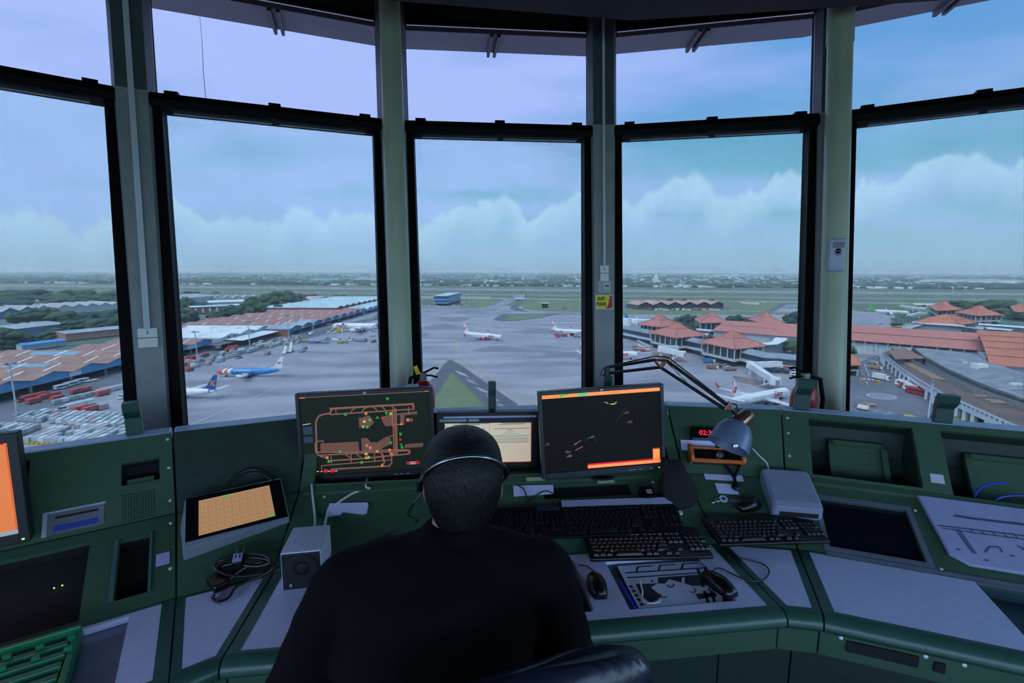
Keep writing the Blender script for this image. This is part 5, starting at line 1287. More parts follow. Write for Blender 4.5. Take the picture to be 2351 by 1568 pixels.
for h, k, a in hips:
 b.tube([a + Vector((0, -.03, -.03)), a + Vector((0, .05, -.045)), a + Vector((0, .17, -.06))], [.04, .042, .03], 12); b.ball(a + Vector((0, .17, -.06)), .03, 10)
body = b.build('body', M_skin, P, smooth=2)
md = body.modifiers.new('join', 'REMESH'); md.mode = 'VOXEL'; md.voxel_size = .0055; md.use_smooth_shade = True
md = body.modifiers.new('soften', 'SMOOTH'); md.factor = .5; md.iterations = 4
b = MB(); torso(b, .016)
ell(b, [((-.130, .925, 1.125), .10, .075), (NK + Vector((0, -.012, -.01)), .073, .066), (NK + Vector((-.004, -.008, .034)), .067, .066)])
jk = b.build('jacket', M_jack, P, smooth=2)
md = jk.modifiers.new('join', 'REMESH'); md.mode = 'VOXEL'; md.voxel_size = .009; md.use_smooth_shade = True
md = jk.modifiers.new('soften', 'SMOOTH'); md.factor = .5; md.iterations = 6
tx = bpy.data.textures.new('cloth_folds', 'CLOUDS'); tx.noise_scale = .11
md = jk.modifiers.new('folds', 'DISPLACE'); md.texture = tx; md.strength = .018; md.mid_level = .5; md.texture_coords = 'LOCAL'
b = MB(); legs(b, .012); tr = b.build('trousers', M_trou, P, smooth=2)
md = tr.modifiers.new('join', 'REMESH'); md.mode = 'VOXEL'; md.voxel_size = .01; md.use_smooth_shade = True
for h, k, a in hips:
 b = MB(); b.rings([[a + Vector((x*w_, y, z)) for x, z in ((-1, -.088), (1, -.088), (1, -.05), (.6, h_), (-.6, h_), (-1, -.05))] for y, w_, h_ in ((-.075, .04, .0), (-.03, .046, .02), (.06, .048, -.02), (.15, .05, -.04), (.205, .035, -.055))]); b.build('shoe', M_black, P, smooth=2, bevel=.01)
# hair: cap over the skull, gathered low at the nape
b = MB(); rs = []
N_ = 28
for z, w, d0, d1 in ((-.138, .018, -.085, -.04), (-.12, .030, -.104, -.035), (-.095, .047, -.110, -.02), (-.06, .069, -.112, .005), (-.02, .084, -.112, .03), (.02, .088, -.11, .06), (.055, .084, -.102, .092), (.078, .07, -.084, .085), (.094, .05, -.06, .06), (.102, .024, -.03, .03), (.104, .006, -.008, .008)):
 rs.append([hd(w*math.cos(a)*(1 + .012*math.sin(9*a)), (d0 + d1)/2 + (d1 - d0)/2*math.sin(a), z) for a in [2*PI*k/N_ for k in range(N_)]])
b.rings(rs)
hair = b.build('hair', M_hair, P, smooth=2, subsurf=1)
b = MB(); r3 = random.Random(5)
for i in range(46):                 # loose strands on top and at the sides
 a = r3.uniform(0, 2*PI); e = r3.uniform(.25, 1.45); s0 = Vector((math.cos(a)*math.cos(e), math.sin(a)*math.cos(e), math.sin(e)))
 p = HC + Vector((0, -.012, .0)) + lat*(s0.x*.086) + fz*(s0.y*.098) + Vector((0, 0, s0.z*.103))
 t_ = Vector((r3.uniform(-1, 1), r3.uniform(-1, 1), r3.uniform(-.3, .6))).normalized(); o_ = (lat*s0.x + fz*s0.y + Vector((0, 0, s0.z)))
 b.tube([p - o_*.004, p + t_*.009 + o_*.001, p + t_*.016 + o_*.002], [.0009, .0007, .0003], 4)
b.build('loose_strands', M_hair, hair)
b = MB(); k0 = hd(.0, -.095, -.115)
rs = []
for i, (t_, r_) in enumerate(((0, .018), (.02, .024), (.05, .022), (.085, .014), (.10, .004))):
 c = k0 + Vector((0, -.012 - .1*t_, -t_)); rs.append([c + lat*(r_*1.2*math.cos(a)) + Vector((0, r_*.8*math.sin(a), 0)) for a in [2*PI*k/14 for k in range(14)]])
b.rings(rs); b.build('tied_tail', M_hair, hair, smooth=2)
# headset with the band round the back of the head
t = thing('headset', 'headset with thin shiny band round the back of the dark haired head', 'headset', HC)
pts = []
for i in range(25):
 a = -PI*.98*(i/24) - .03
 l_, f_ = .0945*math.cos(a), -.005 + .118*math.sin(a)
 pts.append(hd(l_*-1, f_, .0 + .088*math.sin(PI*i/24)**1.3 + (-.012 if i < 12 else .016)*(abs(i - 12)/12)))
b = MB(); b.tube(pts, .0035, 8); b.build('band', mat('polished_band', 'aeb8c6', .18, 1.0, var=.1), t, smooth=2)
for p, s in ((pts[0], 1), (pts[-1], -1)):
 b = MB(); b.lathe([(.011, -.006), (.014, 0), (.011, .006), (0, .007)], p + Vector((0, .006, -.01)), lat*(s if False else (1 if p.x > HC.x else -1)), 20); b.build('ear_cushion', M_black, t, smooth=True)
pm = pts[0] if pts[0].x > HC.x else pts[-1]
b = MB(); b.tube([pm + Vector((0, .02, -.03)), pm + Vector((-.01, .08, -.07)), pm + Vector((-.05, .12, -.085))], .003, 6); b.build('microphone_boom', M_black, t)
cable('headset_cable', [hd(-.09, .0, -.04), hd(-.13, .06, -.12), S_(mC, 'slope', 960, 1195, .03), S_(mC, 'slope', 905, 1222, .006), S_(mC, 'slope', 830, 1262, .006), at(770, 1290, .745)], .0028, M_cabk, 'thin dark headset cord running down the green slope, left of the person')
# office chair
cA, cB = at(1045, 1630, 1.075), at(1470, 1488, 1.075)
u = (cB - cA).normalized(); cw = .47; topR = cB + u*.035
n = Vector((-u.y, u.x, 0))                   # towards the desk
t = thing('office_chair', 'black leather office chair, only its rounded backrest top showing', 'chair', (-.14, .80, 0))
ctr = topR - u*(cw/2 + .02); ctr.z = .018
b = MB(); rs = []
for i in range(13):
 f = i/12; z = 1.095 - .50*(1 - f); bow = -.03*math.sin(PI*f*.9)
 wv = cw/2*(1 - .12*max(0, (f - .86)/.14)**2 - .06*(1 - f)); thk = .038*(1 if 0 < i < 12 else .45)
 zz_ = z if i < 12 else 1.102
 rs.append([ctr + u*(wv*math.copysign(abs(math.cos(a))**.55, math.cos(a))) + n*(bow + thk*math.copysign(abs(math.sin(a))**.7, math.sin(a)) - .045*(math.cos(a)**2)*-1*.0) + Vector((0, 0, zz_ - .018*abs(math.cos(a))**3*(f**6))) for a in [2*PI*k/32 for k in range(32)]])
b.rings(rs); b.build('backrest', mat('black_leather', '1c2030', .3, var=.2, scale=150, bump=.05, detail=6), t, smooth=2, subsurf=1)
b = MB(); q = [ctr + u*(cw/2*math.cos(a)*.985) + n*(-.04 - .0) + Vector((0, 0, 1.08 - .45 + .45*max(0, math.sin(a))**.45)) for a in [PI*i/30 for i in range(31)]]
b.tube(q, .004, 6); b.build('piping', MATS['black_leather'], t, smooth=2)
seatc = Vector((-.165, .86, .40))
b = MB(); rs = []
for dz, s in ((-.05, .9), (-.045, 1), (0, 1), (.012, .93)):
 rs.append([seatc + lat*(.24*s*math.copysign(abs(math.cos(a))**.6, math.cos(a))) + fwd*(.23*s*math.copysign(abs(math.sin(a))**.6, math.sin(a))) + Vector((0, 0, dz)) for a in [2*PI*k/32 for k in range(32)]])
b.rings(rs); b.build('seat', MATS['black_leather'], t, smooth=2)
b = MB(); b.tube([ctr + n*-.03 + Vector((0, 0, .65)), ctr + n*-.02 + Vector((0, 0, .42)), seatc + Vector((0, -.1, -.06))], .022, 10); b.build('back_strut', M_black, t, smooth=2)
b = MB(); b.cyl(seatc + Vector((0, 0, -.05)), Vector((seatc.x, seatc.y, .08)), .028, n=16); b.build('gas_column', M_black, t, smooth=True)
for i in range(5):
 a = 2*PI*i/5 + .3; e = Vector((seatc.x + .29*math.cos(a), seatc.y + .29*math.sin(a), .07))
 b = MB(); b.tube([Vector((seatc.x, seatc.y, .11)), e], [.03, .018], 8); lg = b.build('base_leg', M_black, t, smooth=True)
 b = MB(); x_ = Vector((-math.sin(a), math.cos(a), 0)); b.cyl(Vector((e.x, e.y, .03)) - x_*.02, Vector((e.x, e.y, .03)) + x_*.02, .03, n=14); b.build('castor', M_black, lg, smooth=True)
# ================================================================ the airfield
GM = {}
def G3(p, dz=0.0): return Vector((p[0], p[1], GZ + dz))
M_land = mat('hazy_land', '5d7466', .9, var=.25, scale=.004, col2='46625c', detail=6)
M_conc = mat('apron_concrete', 'a19ea8', .75, scale=.018, col2='787684', detail=7, stretch=(1, 3.2, 1), lo=.3, hi=.62, spec=.3)
M_asph = mat('dark_asphalt', '6a6c78', .8, scale=.03, col2='5a5d69', detail=6, stretch=(1, 2, 1))
M_rway = mat('runway_asphalt', '8b8f98', .8, scale=.02, col2='787d88', detail=5)
M_shld = mat('worn_taxiway_shoulder', '5e6069', .8, scale=.05, col2='51545e', detail=5)
M_grass = mat('airfield_grass', '667258', .9, scale=.02, col2='56644e', detail=7)
M_grassn = mat('near_grass', '74805e', .9, scale=.12, col2='626f50', detail=7)
M_wline = mat('white_paint_line', 'c8c8d2', .7, var=.12, scale=.5)
M_yline = mat('yellow_paint_line', 'cdb070', .7, var=.12, scale=.5)
M_tan = mat('red_brown_pad', '8d7672', .8, scale=.05, col2='7c6c6c')
b = MB(); b.add([(21000*math.cos(2*PI*i/64), 21000*math.sin(2*PI*i/64), GZ - .6) for i in range(64)], [tuple(range(64))])
tag(b.build('ground', M_land), kind='structure')
def area(name, m, pts, dz, kind='structure', px=True):
 q = [gp(*p) if px else G3(p) for p in pts]
 a = sum(q[i].x*q[(i+1) % len(q)].y - q[(i+1) % len(q)].x*q[i].y for i in range(len(q)))
 if a < 0: q = q[::-1]
 b = MB(); b.hexa([Vector((p.x, p.y, GZ + dz - .25)) for p in q], [Vector((p.x, p.y, GZ + dz)) for p in q])
 o = b.build(name, m); o['kind'] = kind; return o
apron = area('apron', M_conc, [(-330, -160), (420, -160), (420, 300), (330, 420), (560, 700), (500, 800), (240, 800), (-70, 850), (-260, 800), (-330, 400)], .0, px=False)
# far airfield: bands of grass, runway and taxiway, a little oblique to the view
d0 = gp(450, 653); d1 = gp(2330, 667)
ud = Vector((d1.x - d0.x, d1.y - d0.y, 0)).normalized(); nd = Vector((-ud.y, ud.x, 0))
def band(name, m, ya, yb, dz, x=1140, kind='structure', l0=-6500, l1=6500):
 a, c = gp(x, ya), gp(x, yb); b = MB()
 b.hexa([p + Vector((0, 0, dz - .3)) for p in (a + ud*l0, a + ud*l1, c + ud*l1, c + ud*l0)], [p + Vector((0, 0, dz)) for p in (a + ud*l0, a + ud*l1, c + ud*l1, c + ud*l0)])
 o = b.build(name, m); o['kind'] = kind; return o
band('airfield_grass', M_grass, 702, 657.5, -.12, kind='stuff')
band('runway', M_rway, 667.5, 663.0, .0)
band('taxiway', M_rway, 677.5, 675.5, .0); band('taxiway', M_conc, 686.5, 684.2, .02)
# taxiways and islands in front of the runway
area('taxiway', M_rway, [(1092, 716), (1128, 716), (1215, 676), (1190, 676)], .03)
area('taxiway', M_rway, [(950, 708), (1350, 722), (1500, 712), (1830, 706), (1830, 699), (1500, 703), (1335, 717), (1200, 716), (1150, 712), (1050, 703), (950, 700)], .02)
area('taxiway', M_shld, [(1168, 706), (1196, 692), (1215, 690), (1195, 696), (1190, 708), (1215, 716), (1180, 713)], .06)
area('taxiway', M_shld, [(1132, 734), (1152, 720), (1272, 720), (1280, 722), (1250, 728), (1185, 737), (1150, 738)], .06)
area('grass_island', M_grassn, [(1160, 734), (1170, 722), (1255, 722), (1248, 727), (1200, 733), (1170, 735)], .1, 'stuff')
area('grass_island', M_grassn, [(1196, 702), (1205, 692), (1240, 688.5), (1345, 688), (1345, 716), (1240, 714), (1203, 710)], .1, 'stuff')
area('grass_island', M_grassn, [(1055, 706), (1072, 688), (1140, 687.5), (1136, 693), (1120, 706)], .1, 'stuff')
area('service_road', M_asph, [(1068, 702), (1095, 691), (1102, 692), (1080, 703)], .14)
area('grass_island', M_grassn, [(1425, 722), (1425, 704), (1470, 707), (1640, 707), (1690, 714), (1760, 716), (1830, 718), (1835, 722), (1640, 722.5), (1500, 722)], .1, 'stuff')
area('grass_island', M_grassn, [(1425, 690), (1635, 690), (1660, 708), (1700, 713), (1762, 715), (1800, 698), (1780, 694), (1700, 693), (1640, 689)], .09, 'stuff')
area('service_road', M_asph, [(1425, 707), (1440, 694), (1600, 690), (1680, 706), (1680, 711), (1500, 712)], .13)
area('taxiway', M_shld, [(1752, 718), (1768, 719), (1808, 698), (1792, 697)], .12)
# triangle of grass near the tower and its dark border
area('taxiway', M_shld, [(1030, 826), (1040, 826), (1205, 940), (1260, 1010), (930, 1010), (985, 878)], .05)
area('grass_triangle', M_grassn, [(1036, 857), (1040, 857), (1120, 937), (1190, 1010), (920, 1010), (985, 935)], .12, 'stuff')
for i in range(7):
 x0, y0 = 1063 + i*24, 862 + i*19; area('paint_block', M_conc, [(x0 - 20, y0 - 13), (x0 + 2, y0 - 5), (x0 + 14, y0 + 4), (x0 - 9, y0 - 3)], .07)
# painted lines
def gline(pts, w, m, dz=.16, px=True, name='painted_line', par=apron):
 q = [gp(*p) if px else G3(p) for p in pts]; b = MB(); w *= 1.15
 L_, R_ = [], []
 for i, p in enumerate(q):
  d = (q[min(i+1, len(q)-1)] - q[max(i-1, 0)]); d.z = 0; d.normalize(); n = Vector((-d.y, d.x, 0))*w/2
  L_.append(Vector((p.x + n.x, p.y + n.y, GZ + dz))); R_.append(Vector((p.x - n.x, p.y - n.y, GZ + dz)))
 n = len(q); b.add(L_ + R_, [(i, n + i, n + i + 1, i + 1) for i in range(n - 1)])
 return b.build(name, m, par)
gline([(1060, 772), (1052, 780), (1047, 790), (1050, 803), (1062, 818), (1085, 836), (1120, 860), (1170, 893), (1240, 935), (1330, 990)], .55, M_yline)
gline([(1180, 687), (1140, 716), (1090, 752), (1075, 766)], .5, M_yline)
gline([(1031, 824), (1000, 848), (975, 871), (940, 905), (900, 950)], .4, M_yline); gline([(1034, 826), (1060, 838), (1130, 882), (1195, 930), (1260, 980)], .4, M_yline)
for a, c in (((1008, 846), (1024, 848)), ((982, 879), (1010, 880)), ((1210, 868), (1335, 860)), ((1235, 893), (1340, 890)), ((965, 880), (985, 876)), ((1270, 792), (1266, 792))): gline([a, c], .35, M_yline)
gline([(430, 980), (560, 925), (640, 886), (760, 832), (870, 778)], .45, M_wline); gline([(800, 768), (842, 817)], .4, M_wline)
gline([(1575, 846), (1620, 841), (1700, 833)], .35, M_wline); gline([(1575, 846), (1612, 873), (1665, 886), (1730, 877)], .35, M_wline); gline([(1690, 880), (1760, 897), (1830, 915)], .35, M_wline)
for a, c in (((1466, 869), (1490, 864)), ((1568, 913), (1590, 909)), ((1500, 926), (1540, 918)), ((1645, 890), (1660, 888)), ((1668, 898), (1680, 896))): gline([a, c], .4, M_yline)
# dark slab patches where the apron is stained by tyres
M_stain = mat('tyre_stained_concrete', '72707c', .8, scale=.05, col2='84828e', detail=6, stretch=(1, 4, 1))
def stain(x, y, rx, ry):
 b = MB(); n = 22; q = []
 for i in range(n):
  a = 2*PI*i/n; r = 1 + .18*math.sin(3*a + x) + .1*math.sin(7*a); q.append(gp(x + rx*r*math.cos(a), y + ry*r*math.sin(a), .04))
 b.add(q[::-1], [tuple(range(n))]); b.build('tyre_stain', M_stain, apron)
for s in ((1080, 717, 38, 4), (1040, 733, 36, 5), (1018, 750, 40, 6), (1150, 802, 62, 7), (1290, 812, 50, 6), (1250, 760, 60, 5), (960, 770, 30, 5)): stain(*s)
# roads round the terminal on the right and the service road before the sheds on the left
area('road', M_asph, [(1935, 860), (1985, 826), (2030, 806), (2060, 830), (2110, 870), (2190, 915), (2260, 960), (2190, 1000), (2150, 1040), (2120, 1000), (1935, 945)], .06)
area('lawn', M_grassn, [(2190, 930), (2300, 985), (2360, 1015), (2360, 1100), (2185, 1100)], .14, 'stuff')
area('road', M_asph, [(-200, 1080), (0, 985), (38, 962), (150, 930), (230, 890), (420, 850), (560, 815), (700, 780), (860, 735), (870, 725), (700, 765), (500, 800), (285, 835), (0, 915), (-200, 985)], .05)
gline([(1950, 912), (2020, 930), (2130, 966), (2200, 990)], .3, M_yline, .2); gline([(1950, 928), (2060, 958), (2140, 985)], .3, M_wline, .2)
for i in range(6): gline([(1975 + i*24, 926 + i*7), (1958 + i*24, 932 + i*7)], .3, M_wline, .2)
for a, c in (((1957, 910), (1978, 915)), ((2003, 921), (2026, 926)), ((2053, 933), (2076, 940)), ((2096, 946), (2120, 954)), ((1985, 836), (1995, 865)), ((1975, 850), (1983, 862)), ((1988, 875), (1993, 883))): gline([a, c], .25, M_wline, .2)
q = [(2024 + 34*math.cos(a), 911 + 7.2*math.sin(a) + 3*math.cos(a)) for a in [2*PI*i/28 for i in range(28)]]
isl = area('traffic_island', mat('island_paving', '8d8c9c', .8, scale=.4, var=.2), q, .2); gline(q + q[:1], .35, M_wline, .24, par=isl)
area('red_brown_pad', M_tan, [(1680, 862), (1730, 870), (1830, 895), (1830, 905), (1760, 892), (1690, 875)], .1)
area('red_brown_pad', M_tan, [(1495, 806), (1560, 818), (1580, 830), (1540, 832), (1497, 816)], .1)
M_town = mat('pale_town_roofs', 'b4bfc4', .8, var=.3, scale=.01, col2='e2e6e8', lo=.45, hi=.55); M_townr = mat('rust_town_roofs', '9a7f80', .8, var=.2, scale=.01)
M_ftree = mat('far_tree_green', '3f5f52', .95, var=.25, scale=.03, col2='2f5048', detail=5)
rt = random.Random(11)
tb, tr2 = MB(), MB()
def townpoint():
 f = rt.random(); y = 628.2 + 27.5*f**.75 if rt.random() < .75 else 649 + 8*rt.random(); x = rt.uniform(-60, 2420)
 return x, y
for i in range(6500):
 x, y = townpoint(); y += (x - 1140)*.0062
 p = gp(x, y); D_ = p.length
 if D_ > 13000: continue
 s = rt.uniform(5, 15)*(1 + D_/7000); h = rt.uniform(3.5, 7)*(1 + D_/9000)
 m = Matrix.Translation((p.x, p.y, GZ + h/2)) @ Matrix.Rotation(rt.uniform(0, 3), 4, 'Z')
 (tb if rt.random() < .78 else tr2).box((0, 0, 0), (s*rt.uniform(1, 2.6), s, h), 0, m)
tag(tb.build('town_buildings', M_town), 'scattered pale roofs of the town on the plain beyond the runway', 'town', kind='stuff')
tag(tr2.build('town_buildings', M_townr), 'scattered rust roofs of the town on the plain beyond the runway', 'town', kind='stuff')
ft = MB()
ico = []
def lump(b, p, r, h, n=6):
 vs = [p + Vector((0, 0, h))] + [p + Vector((r*math.cos(2*PI*k/n + i*.5)*rr_, r*math.sin(2*PI*k/n + i*.5)*rr_, h*hh)) for i, (rr_, hh) in enumerate(((.6, .85), (1, .5), (.85, .0))) for k in range(n)]
 fs = [(0, 1 + k, 1 + (k+1) % n) for k in range(n)]
 for i in range(2):
  for k in range(n): a = 1 + i*n; fs.append((a + k, a + n + k, a + n + (k+1) % n, a + (k+1) % n))
 b.add(vs, fs)
for i in range(6500):
 x, y = townpoint(); y += (x - 1140)*.0062; p = gp(x, y); D_ = p.length
 if D_ > 13000: continue
 lump(ft, Vector((p.x, p.y, GZ)), rt.uniform(6, 14)*(1 + D_/5000), rt.uniform(5, 10)*(1 + D_/9000))
for i in range(1500):                # the hedge of trees along the field's far edge
 x = rt.uniform(-60, 2420); y = 656.2 + rt.uniform(-1.0, .6) + (x - 1140)*.0062; p = gp(x, y)
 if noise.noise(Vector((x*.012, 0, 0))) > -.25: lump(ft, Vector((p.x, p.y, GZ)), rt.uniform(6, 14), rt.uniform(6, 15))
tag(ft.build('town_trees', M_ftree), 'dark belt of trees among the town roofs beyond the runway', 'trees', kind='stuff')
hz = MB(); hz.hexa([(-26000, 30, GZ - 3), (26000, 30, GZ - 3), (26000, 27000, GZ - 3), (-26000, 27000, GZ - 3)], [(-26000, 30, GZ + 150), (26000, 30, GZ + 150), (26000, 27000, GZ + 150), (-26000, 27000, GZ + 150)])
m = bpy.data.materials.new('haze'); m.use_nodes = True; nt = m.node_tree; nt.nodes.clear()
o_ = nt.nodes.new('ShaderNodeOutputMaterial'); vs_ = nt.nodes.new('ShaderNodeVolumeScatter')
vs_.inputs['Color'].default_value = (.92, .98, 1.0, 1); vs_.inputs['Density'].default_value = 1/9000; vs_.inputs['Anisotropy'].default_value = .2
nt.links.new(vs_.outputs[0], o_.inputs['Volume'])
hzo = hz.build('haze', m); tag(hzo, 'bluish haze lying over the airfield and the plain', 'haze', kind='stuff')
# ================================================================ sheds and warehouses
M_rust = mat('rusty_roof_sheet', 'a98578', .7, scale=.09, col2='8d6c66', detail=7, stretch=(1, 4, 1), spec=.3)
M_rust2 = mat('rust_red_roof_sheet', 'a87f78', .7, scale=.12, col2='93696a', detail=6, stretch=(5, 1, 1), spec=.3)
M_wroof = mat('white_roof_sheet', 'dfe2e4', .6, scale=.05, col2='cfd4d8', detail=4)
M_groof = mat('grey_roof_sheet', 'a9b1b8', .6, scale=.08, col2='959da6', detail=5)
M_troof = mat('pale_teal_roof_sheet', 'bcd2d6', .6, scale=.06, col2='a6bfc6', detail=4)
M_bluew = mat('light_blue_wall', '5f9ccb', .6, var=.08, scale=.3)
M_bluew2 = mat('deep_blue_wall', '3c7fb0', .6, var=.12, scale=.3)
M_palew = mat('pale_grey_wall', 'b9c2c8', .6, var=.08, scale=.3)
M_brick = mat('red_brick_wall', '97594f', .8, var=.2, scale=.5)
M_pink = mat('salmon_wall', 'c98a78', .7, var=.1, scale=.3)
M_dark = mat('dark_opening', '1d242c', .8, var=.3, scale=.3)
M_board = mat('white_sign_board', 'd5dadd', .5, var=.05, scale=.5)
M_conw = mat('cast_concrete', '9a9ea2', .8, var=.15, scale=.3)
def shed(name, label, P0, P1, depth, eave, ridge, n, wall, roof, soffit=None, cat='warehouse', over=1.2, skip_base=False, strips=None, strip_m=None, group=None, boards=(), pillars=True):
 P0, P1 = Vector((P0[0], P0[1], GZ)), Vector((P1[0], P1[1], GZ))
 u = (P1 - P0); L = u.length; u.normalize(); w = Vector((-u.y, u.x, 0))
 if w.dot(Vector((P0.x, P0.y, 0))) < 0: w = -w
 X = lambda s, d, z: P0 + u*s + w*d + Vector((0, 0, z))
 t = thing(name, label, cat, (P0 + P1)/2, 0, group)
 m = max(n, 1); pitch = L/m
 prof = []
 if n:
  for i in range(m): prof += [(i*pitch, eave), ((i + .5)*pitch, ridge)]
  prof.append((L, eave))
 # walls
 b = MB(); so = soffit if soffit else 0
 if n:
  fr = [X(s, 0, z) for s, z in prof] + [X(L, 0, so), X(0, 0, so)]
  b.add(fr, [tuple(range(len(fr)))]); bk = [X(s, depth, z) for s, z in prof] + [X(L, depth, 0), X(0, depth, 0)]; b.add(bk, [tuple(range(len(bk)))])
  for s in (0, L): b.quad([X(s, 0, 0), X(s, depth, 0), X(s, depth, eave), X(s, 0, eave)])
 else:
  b.hexa([X(0, 0, so), X(L, 0, so), X(L, depth, so), X(0, depth, so)], [X(0, 0, eave), X(L, 0, eave), X(L, depth, eave), X(0, depth, eave)])
  for s in (0, L): b.add([X(s, 0, eave), X(s, depth, eave), X(s, depth/2, ridge)], [(0, 1, 2)])
 b.build('walls', wall, t)
 # roof
 b = MB(); th = .25
 if n:
  pr = [(s, z + .1) for s, z in prof]
  up_ = [[X(s, d, z) for s, z in pr] for d in (-over, depth + .3)]; lo_ = [[X(s, d, z - th) for s, z in pr] for d in (-over, depth + .3)]
  k = len(pr); vs = up_[0] + up_[1] + lo_[0] + lo_[1]; fs = []
  for i in range(k - 1): fs += [(i, i+1, k+i+1, k+i), (2*k+i, 3*k+i, 3*k+i+1, 2*k+i+1), (i, 2*k+i, 2*k+i+1, i+1), (k+i, k+i+1, 3*k+i+1, 3*k+i)]
  b.add(vs, fs)
 else:
  for sgn in (0, 1):
   d0, d1 = (-over, depth/2) if sgn == 0 else (depth + over, depth/2)
   q = [X(-.6, d0, eave), X(L + .6, d0, eave), X(L + .6, d1, ridge), X(-.6, d1, ridge)]
   b.hexa(q, [p + Vector((0, 0, th)) for p in q])
 b.build('roof', roof, t)
 if n and strips:
  for (i, side, f0, f1, d0, d1) in strips:
   s0, s1 = (i*pitch, (i + .5)*pitch) if side == 0 else ((i + .5)*pitch, (i + 1)*pitch)
   z0, z1 = (eave, ridge) if side == 0 else (ridge, eave)
   a = lambda f: (s0 + (s1 - s0)*f, z0 + (z1 - z0)*f + .16)
   (sa, za), (sb, zb) = a(f0), a(f1)
   b = MB(); b.quad([X(sa, d0, za), X(sb, d0, zb), X(sb, d1, zb), X(sa, d1, za)]); b.build('skylight_strip', strip_m or M_wroof, t)
 if soffit:
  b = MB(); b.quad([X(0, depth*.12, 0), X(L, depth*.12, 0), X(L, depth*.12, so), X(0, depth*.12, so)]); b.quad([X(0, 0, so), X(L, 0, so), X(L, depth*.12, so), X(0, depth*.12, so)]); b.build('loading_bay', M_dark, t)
  if pillars:
   for i in range(m + 1):
    b = MB(); b.box((0, 0, 0), (1, 1, 1)); p = X(min(max(i*pitch, .6), L - .6), .8, so/2)
    b = MB(); b.box((p.x, p.y, p.z), (.9, .9, so)); b.build('pillar', M_conw, t)
 for (s, wd, z0, z1, mt) in boards:
  b = MB(); b.hexa([X(s, -.25, z0), X(s + wd, -.25, z0), X(s + wd, -.02, z0), X(s, -.02, z0)], [X(s, -.25, z1), X(s + wd, -.25, z1), X(s + wd, -.02, z1), X(s, -.02, z1)]); o = b.build('sign_board', mt, t)
 return t, X
rs_ = random.Random(4)
# near row with light blue gables
st = []
for i in range(6):
 for side in (0, 1):
  for k in range(4):
   f = rs_.uniform(0, .1); d0 = 6 + k*19 + rs_.uniform(-3, 3) + (9 if side else 0)
   st.append((i, side, .03, .97, d0, d0 + 1.3))
nearA, XA = shed('warehouse', 'warehouse with light blue gables and patched rusty roof, nearest on the far left', (-234, 315.7), (-234, 184.9), 90, 6.7, 9.1, 6, M_bluew, M_rust, 3.9, strips=st, boards=((60, 7, 4.2, 6.6, M_board), (103, 7, 4.2, 6.6, M_board)))
b = MB()
for i, side, d0, d1, f0, f1 in ((1, 0, 30, 62, .2, .8), (0, 1, 40, 70, .2, .75), (2, 1, 20, 44, .1, .5), (3, 0, 34, 50, .3, .9)):
 pitch = 21.8; s0, s1 = (i*pitch, (i+.5)*pitch) if side == 0 else ((i+.5)*pitch, (i+1)*pitch); z0, z1 = (6.7, 9.1) if side == 0 else (9.1, 6.7)
 b = MB(); b.quad([XA(s0 + (s1-s0)*f, d, z0 + (z1-z0)*f + .13) for f, d in ((f0, d0), (f1, d0), (f1, d1), (f0, d1))]); b.build('blue_patch', mat('faded_blue_sheet', '86a3bb', .6, var=.15, scale=.2), nearA)
for i, d in ((4, 20), (5, 26), (5, 30), (3, 60), (3, 66), (4, 70), (4, 74), (4, 78)):
 p = XA((i + .5)*21.8 - 2, d, 9.4); b = MB(); b.lathe([(.7, -.6), (.9, .2), (.5, .8), (0, .9)], p, n=10); b.build('roof_vent', mat('vent_green', '2f8a6c', .5), nearA, smooth=True)
# low blue shed and rust roof behind the pier
shed('warehouse', 'low light blue shed with one white board, beside the white roofed warehouse', (-232, 371), (-233, 317), 66, 6.6, 9.0, 2, M_bluew, M_rust2, 3.7, boards=((22, 9, 3.9, 7.0, M_board),), strips=[(i, s, .05, .95, 8 + 17*k, 9.4 + 17*k) for i in range(2) for s in (0, 1) for k in range(3)])
# white roofed warehouse with long canopy
tW, XW = shed('warehouse', 'warehouse with plain white gabled roof and long white canopy', (-229, 452), (-229, 374), 68, 7.4, 9.9, 3, M_palew, M_wroof, None, strips=[(i, s, .2, .8, 12 + 24*k + 6*s, 13.3 + 24*k + 6*s) for i in range(3) for s in (0, 1) for k in range(3)], strip_m=M_groof)
b = MB(); b.hexa([XW(14, -15, 4.7), XW(74, -15, 4.7), XW(74, .2, 5.6), XW(14, .2, 5.6)], [XW(14, -15, 5.0), XW(74, -15, 5.0), XW(74, .2, 5.9), XW(14, .2, 5.9)]); b.build('canopy', M_wroof, tW)
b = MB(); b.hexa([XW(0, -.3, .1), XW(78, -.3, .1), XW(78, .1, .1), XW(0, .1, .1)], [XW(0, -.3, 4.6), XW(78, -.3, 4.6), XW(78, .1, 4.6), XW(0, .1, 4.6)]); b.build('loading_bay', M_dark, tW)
b = MB(); b.hexa([XW(74, -9, 3.9), XW(96, -9, 3.9), XW(96, 0, 4.5), XW(74, 0, 4.5)], [XW(74, -9, 4.2), XW(96, -9, 4.2), XW(96, 0, 4.8), XW(74, 0, 4.8)]); b.build('lower_canopy', mat('brown_canopy', '6f6467', .7), tW)
for s in (30, 58, 66):
 b = MB(); b.hexa([XW(s, -.4, 6.2), XW(s + 1.8, -.4, 6.2), XW(s + 1.8, 0, 6.2), XW(s, 0, 6.2)], [XW(s, -.4, 7.4), XW(s + 1.8, -.4, 7.4), XW(s + 1.8, 0, 7.4), XW(s, 0, 7.4)]); b.build('window', M_dark, tW)
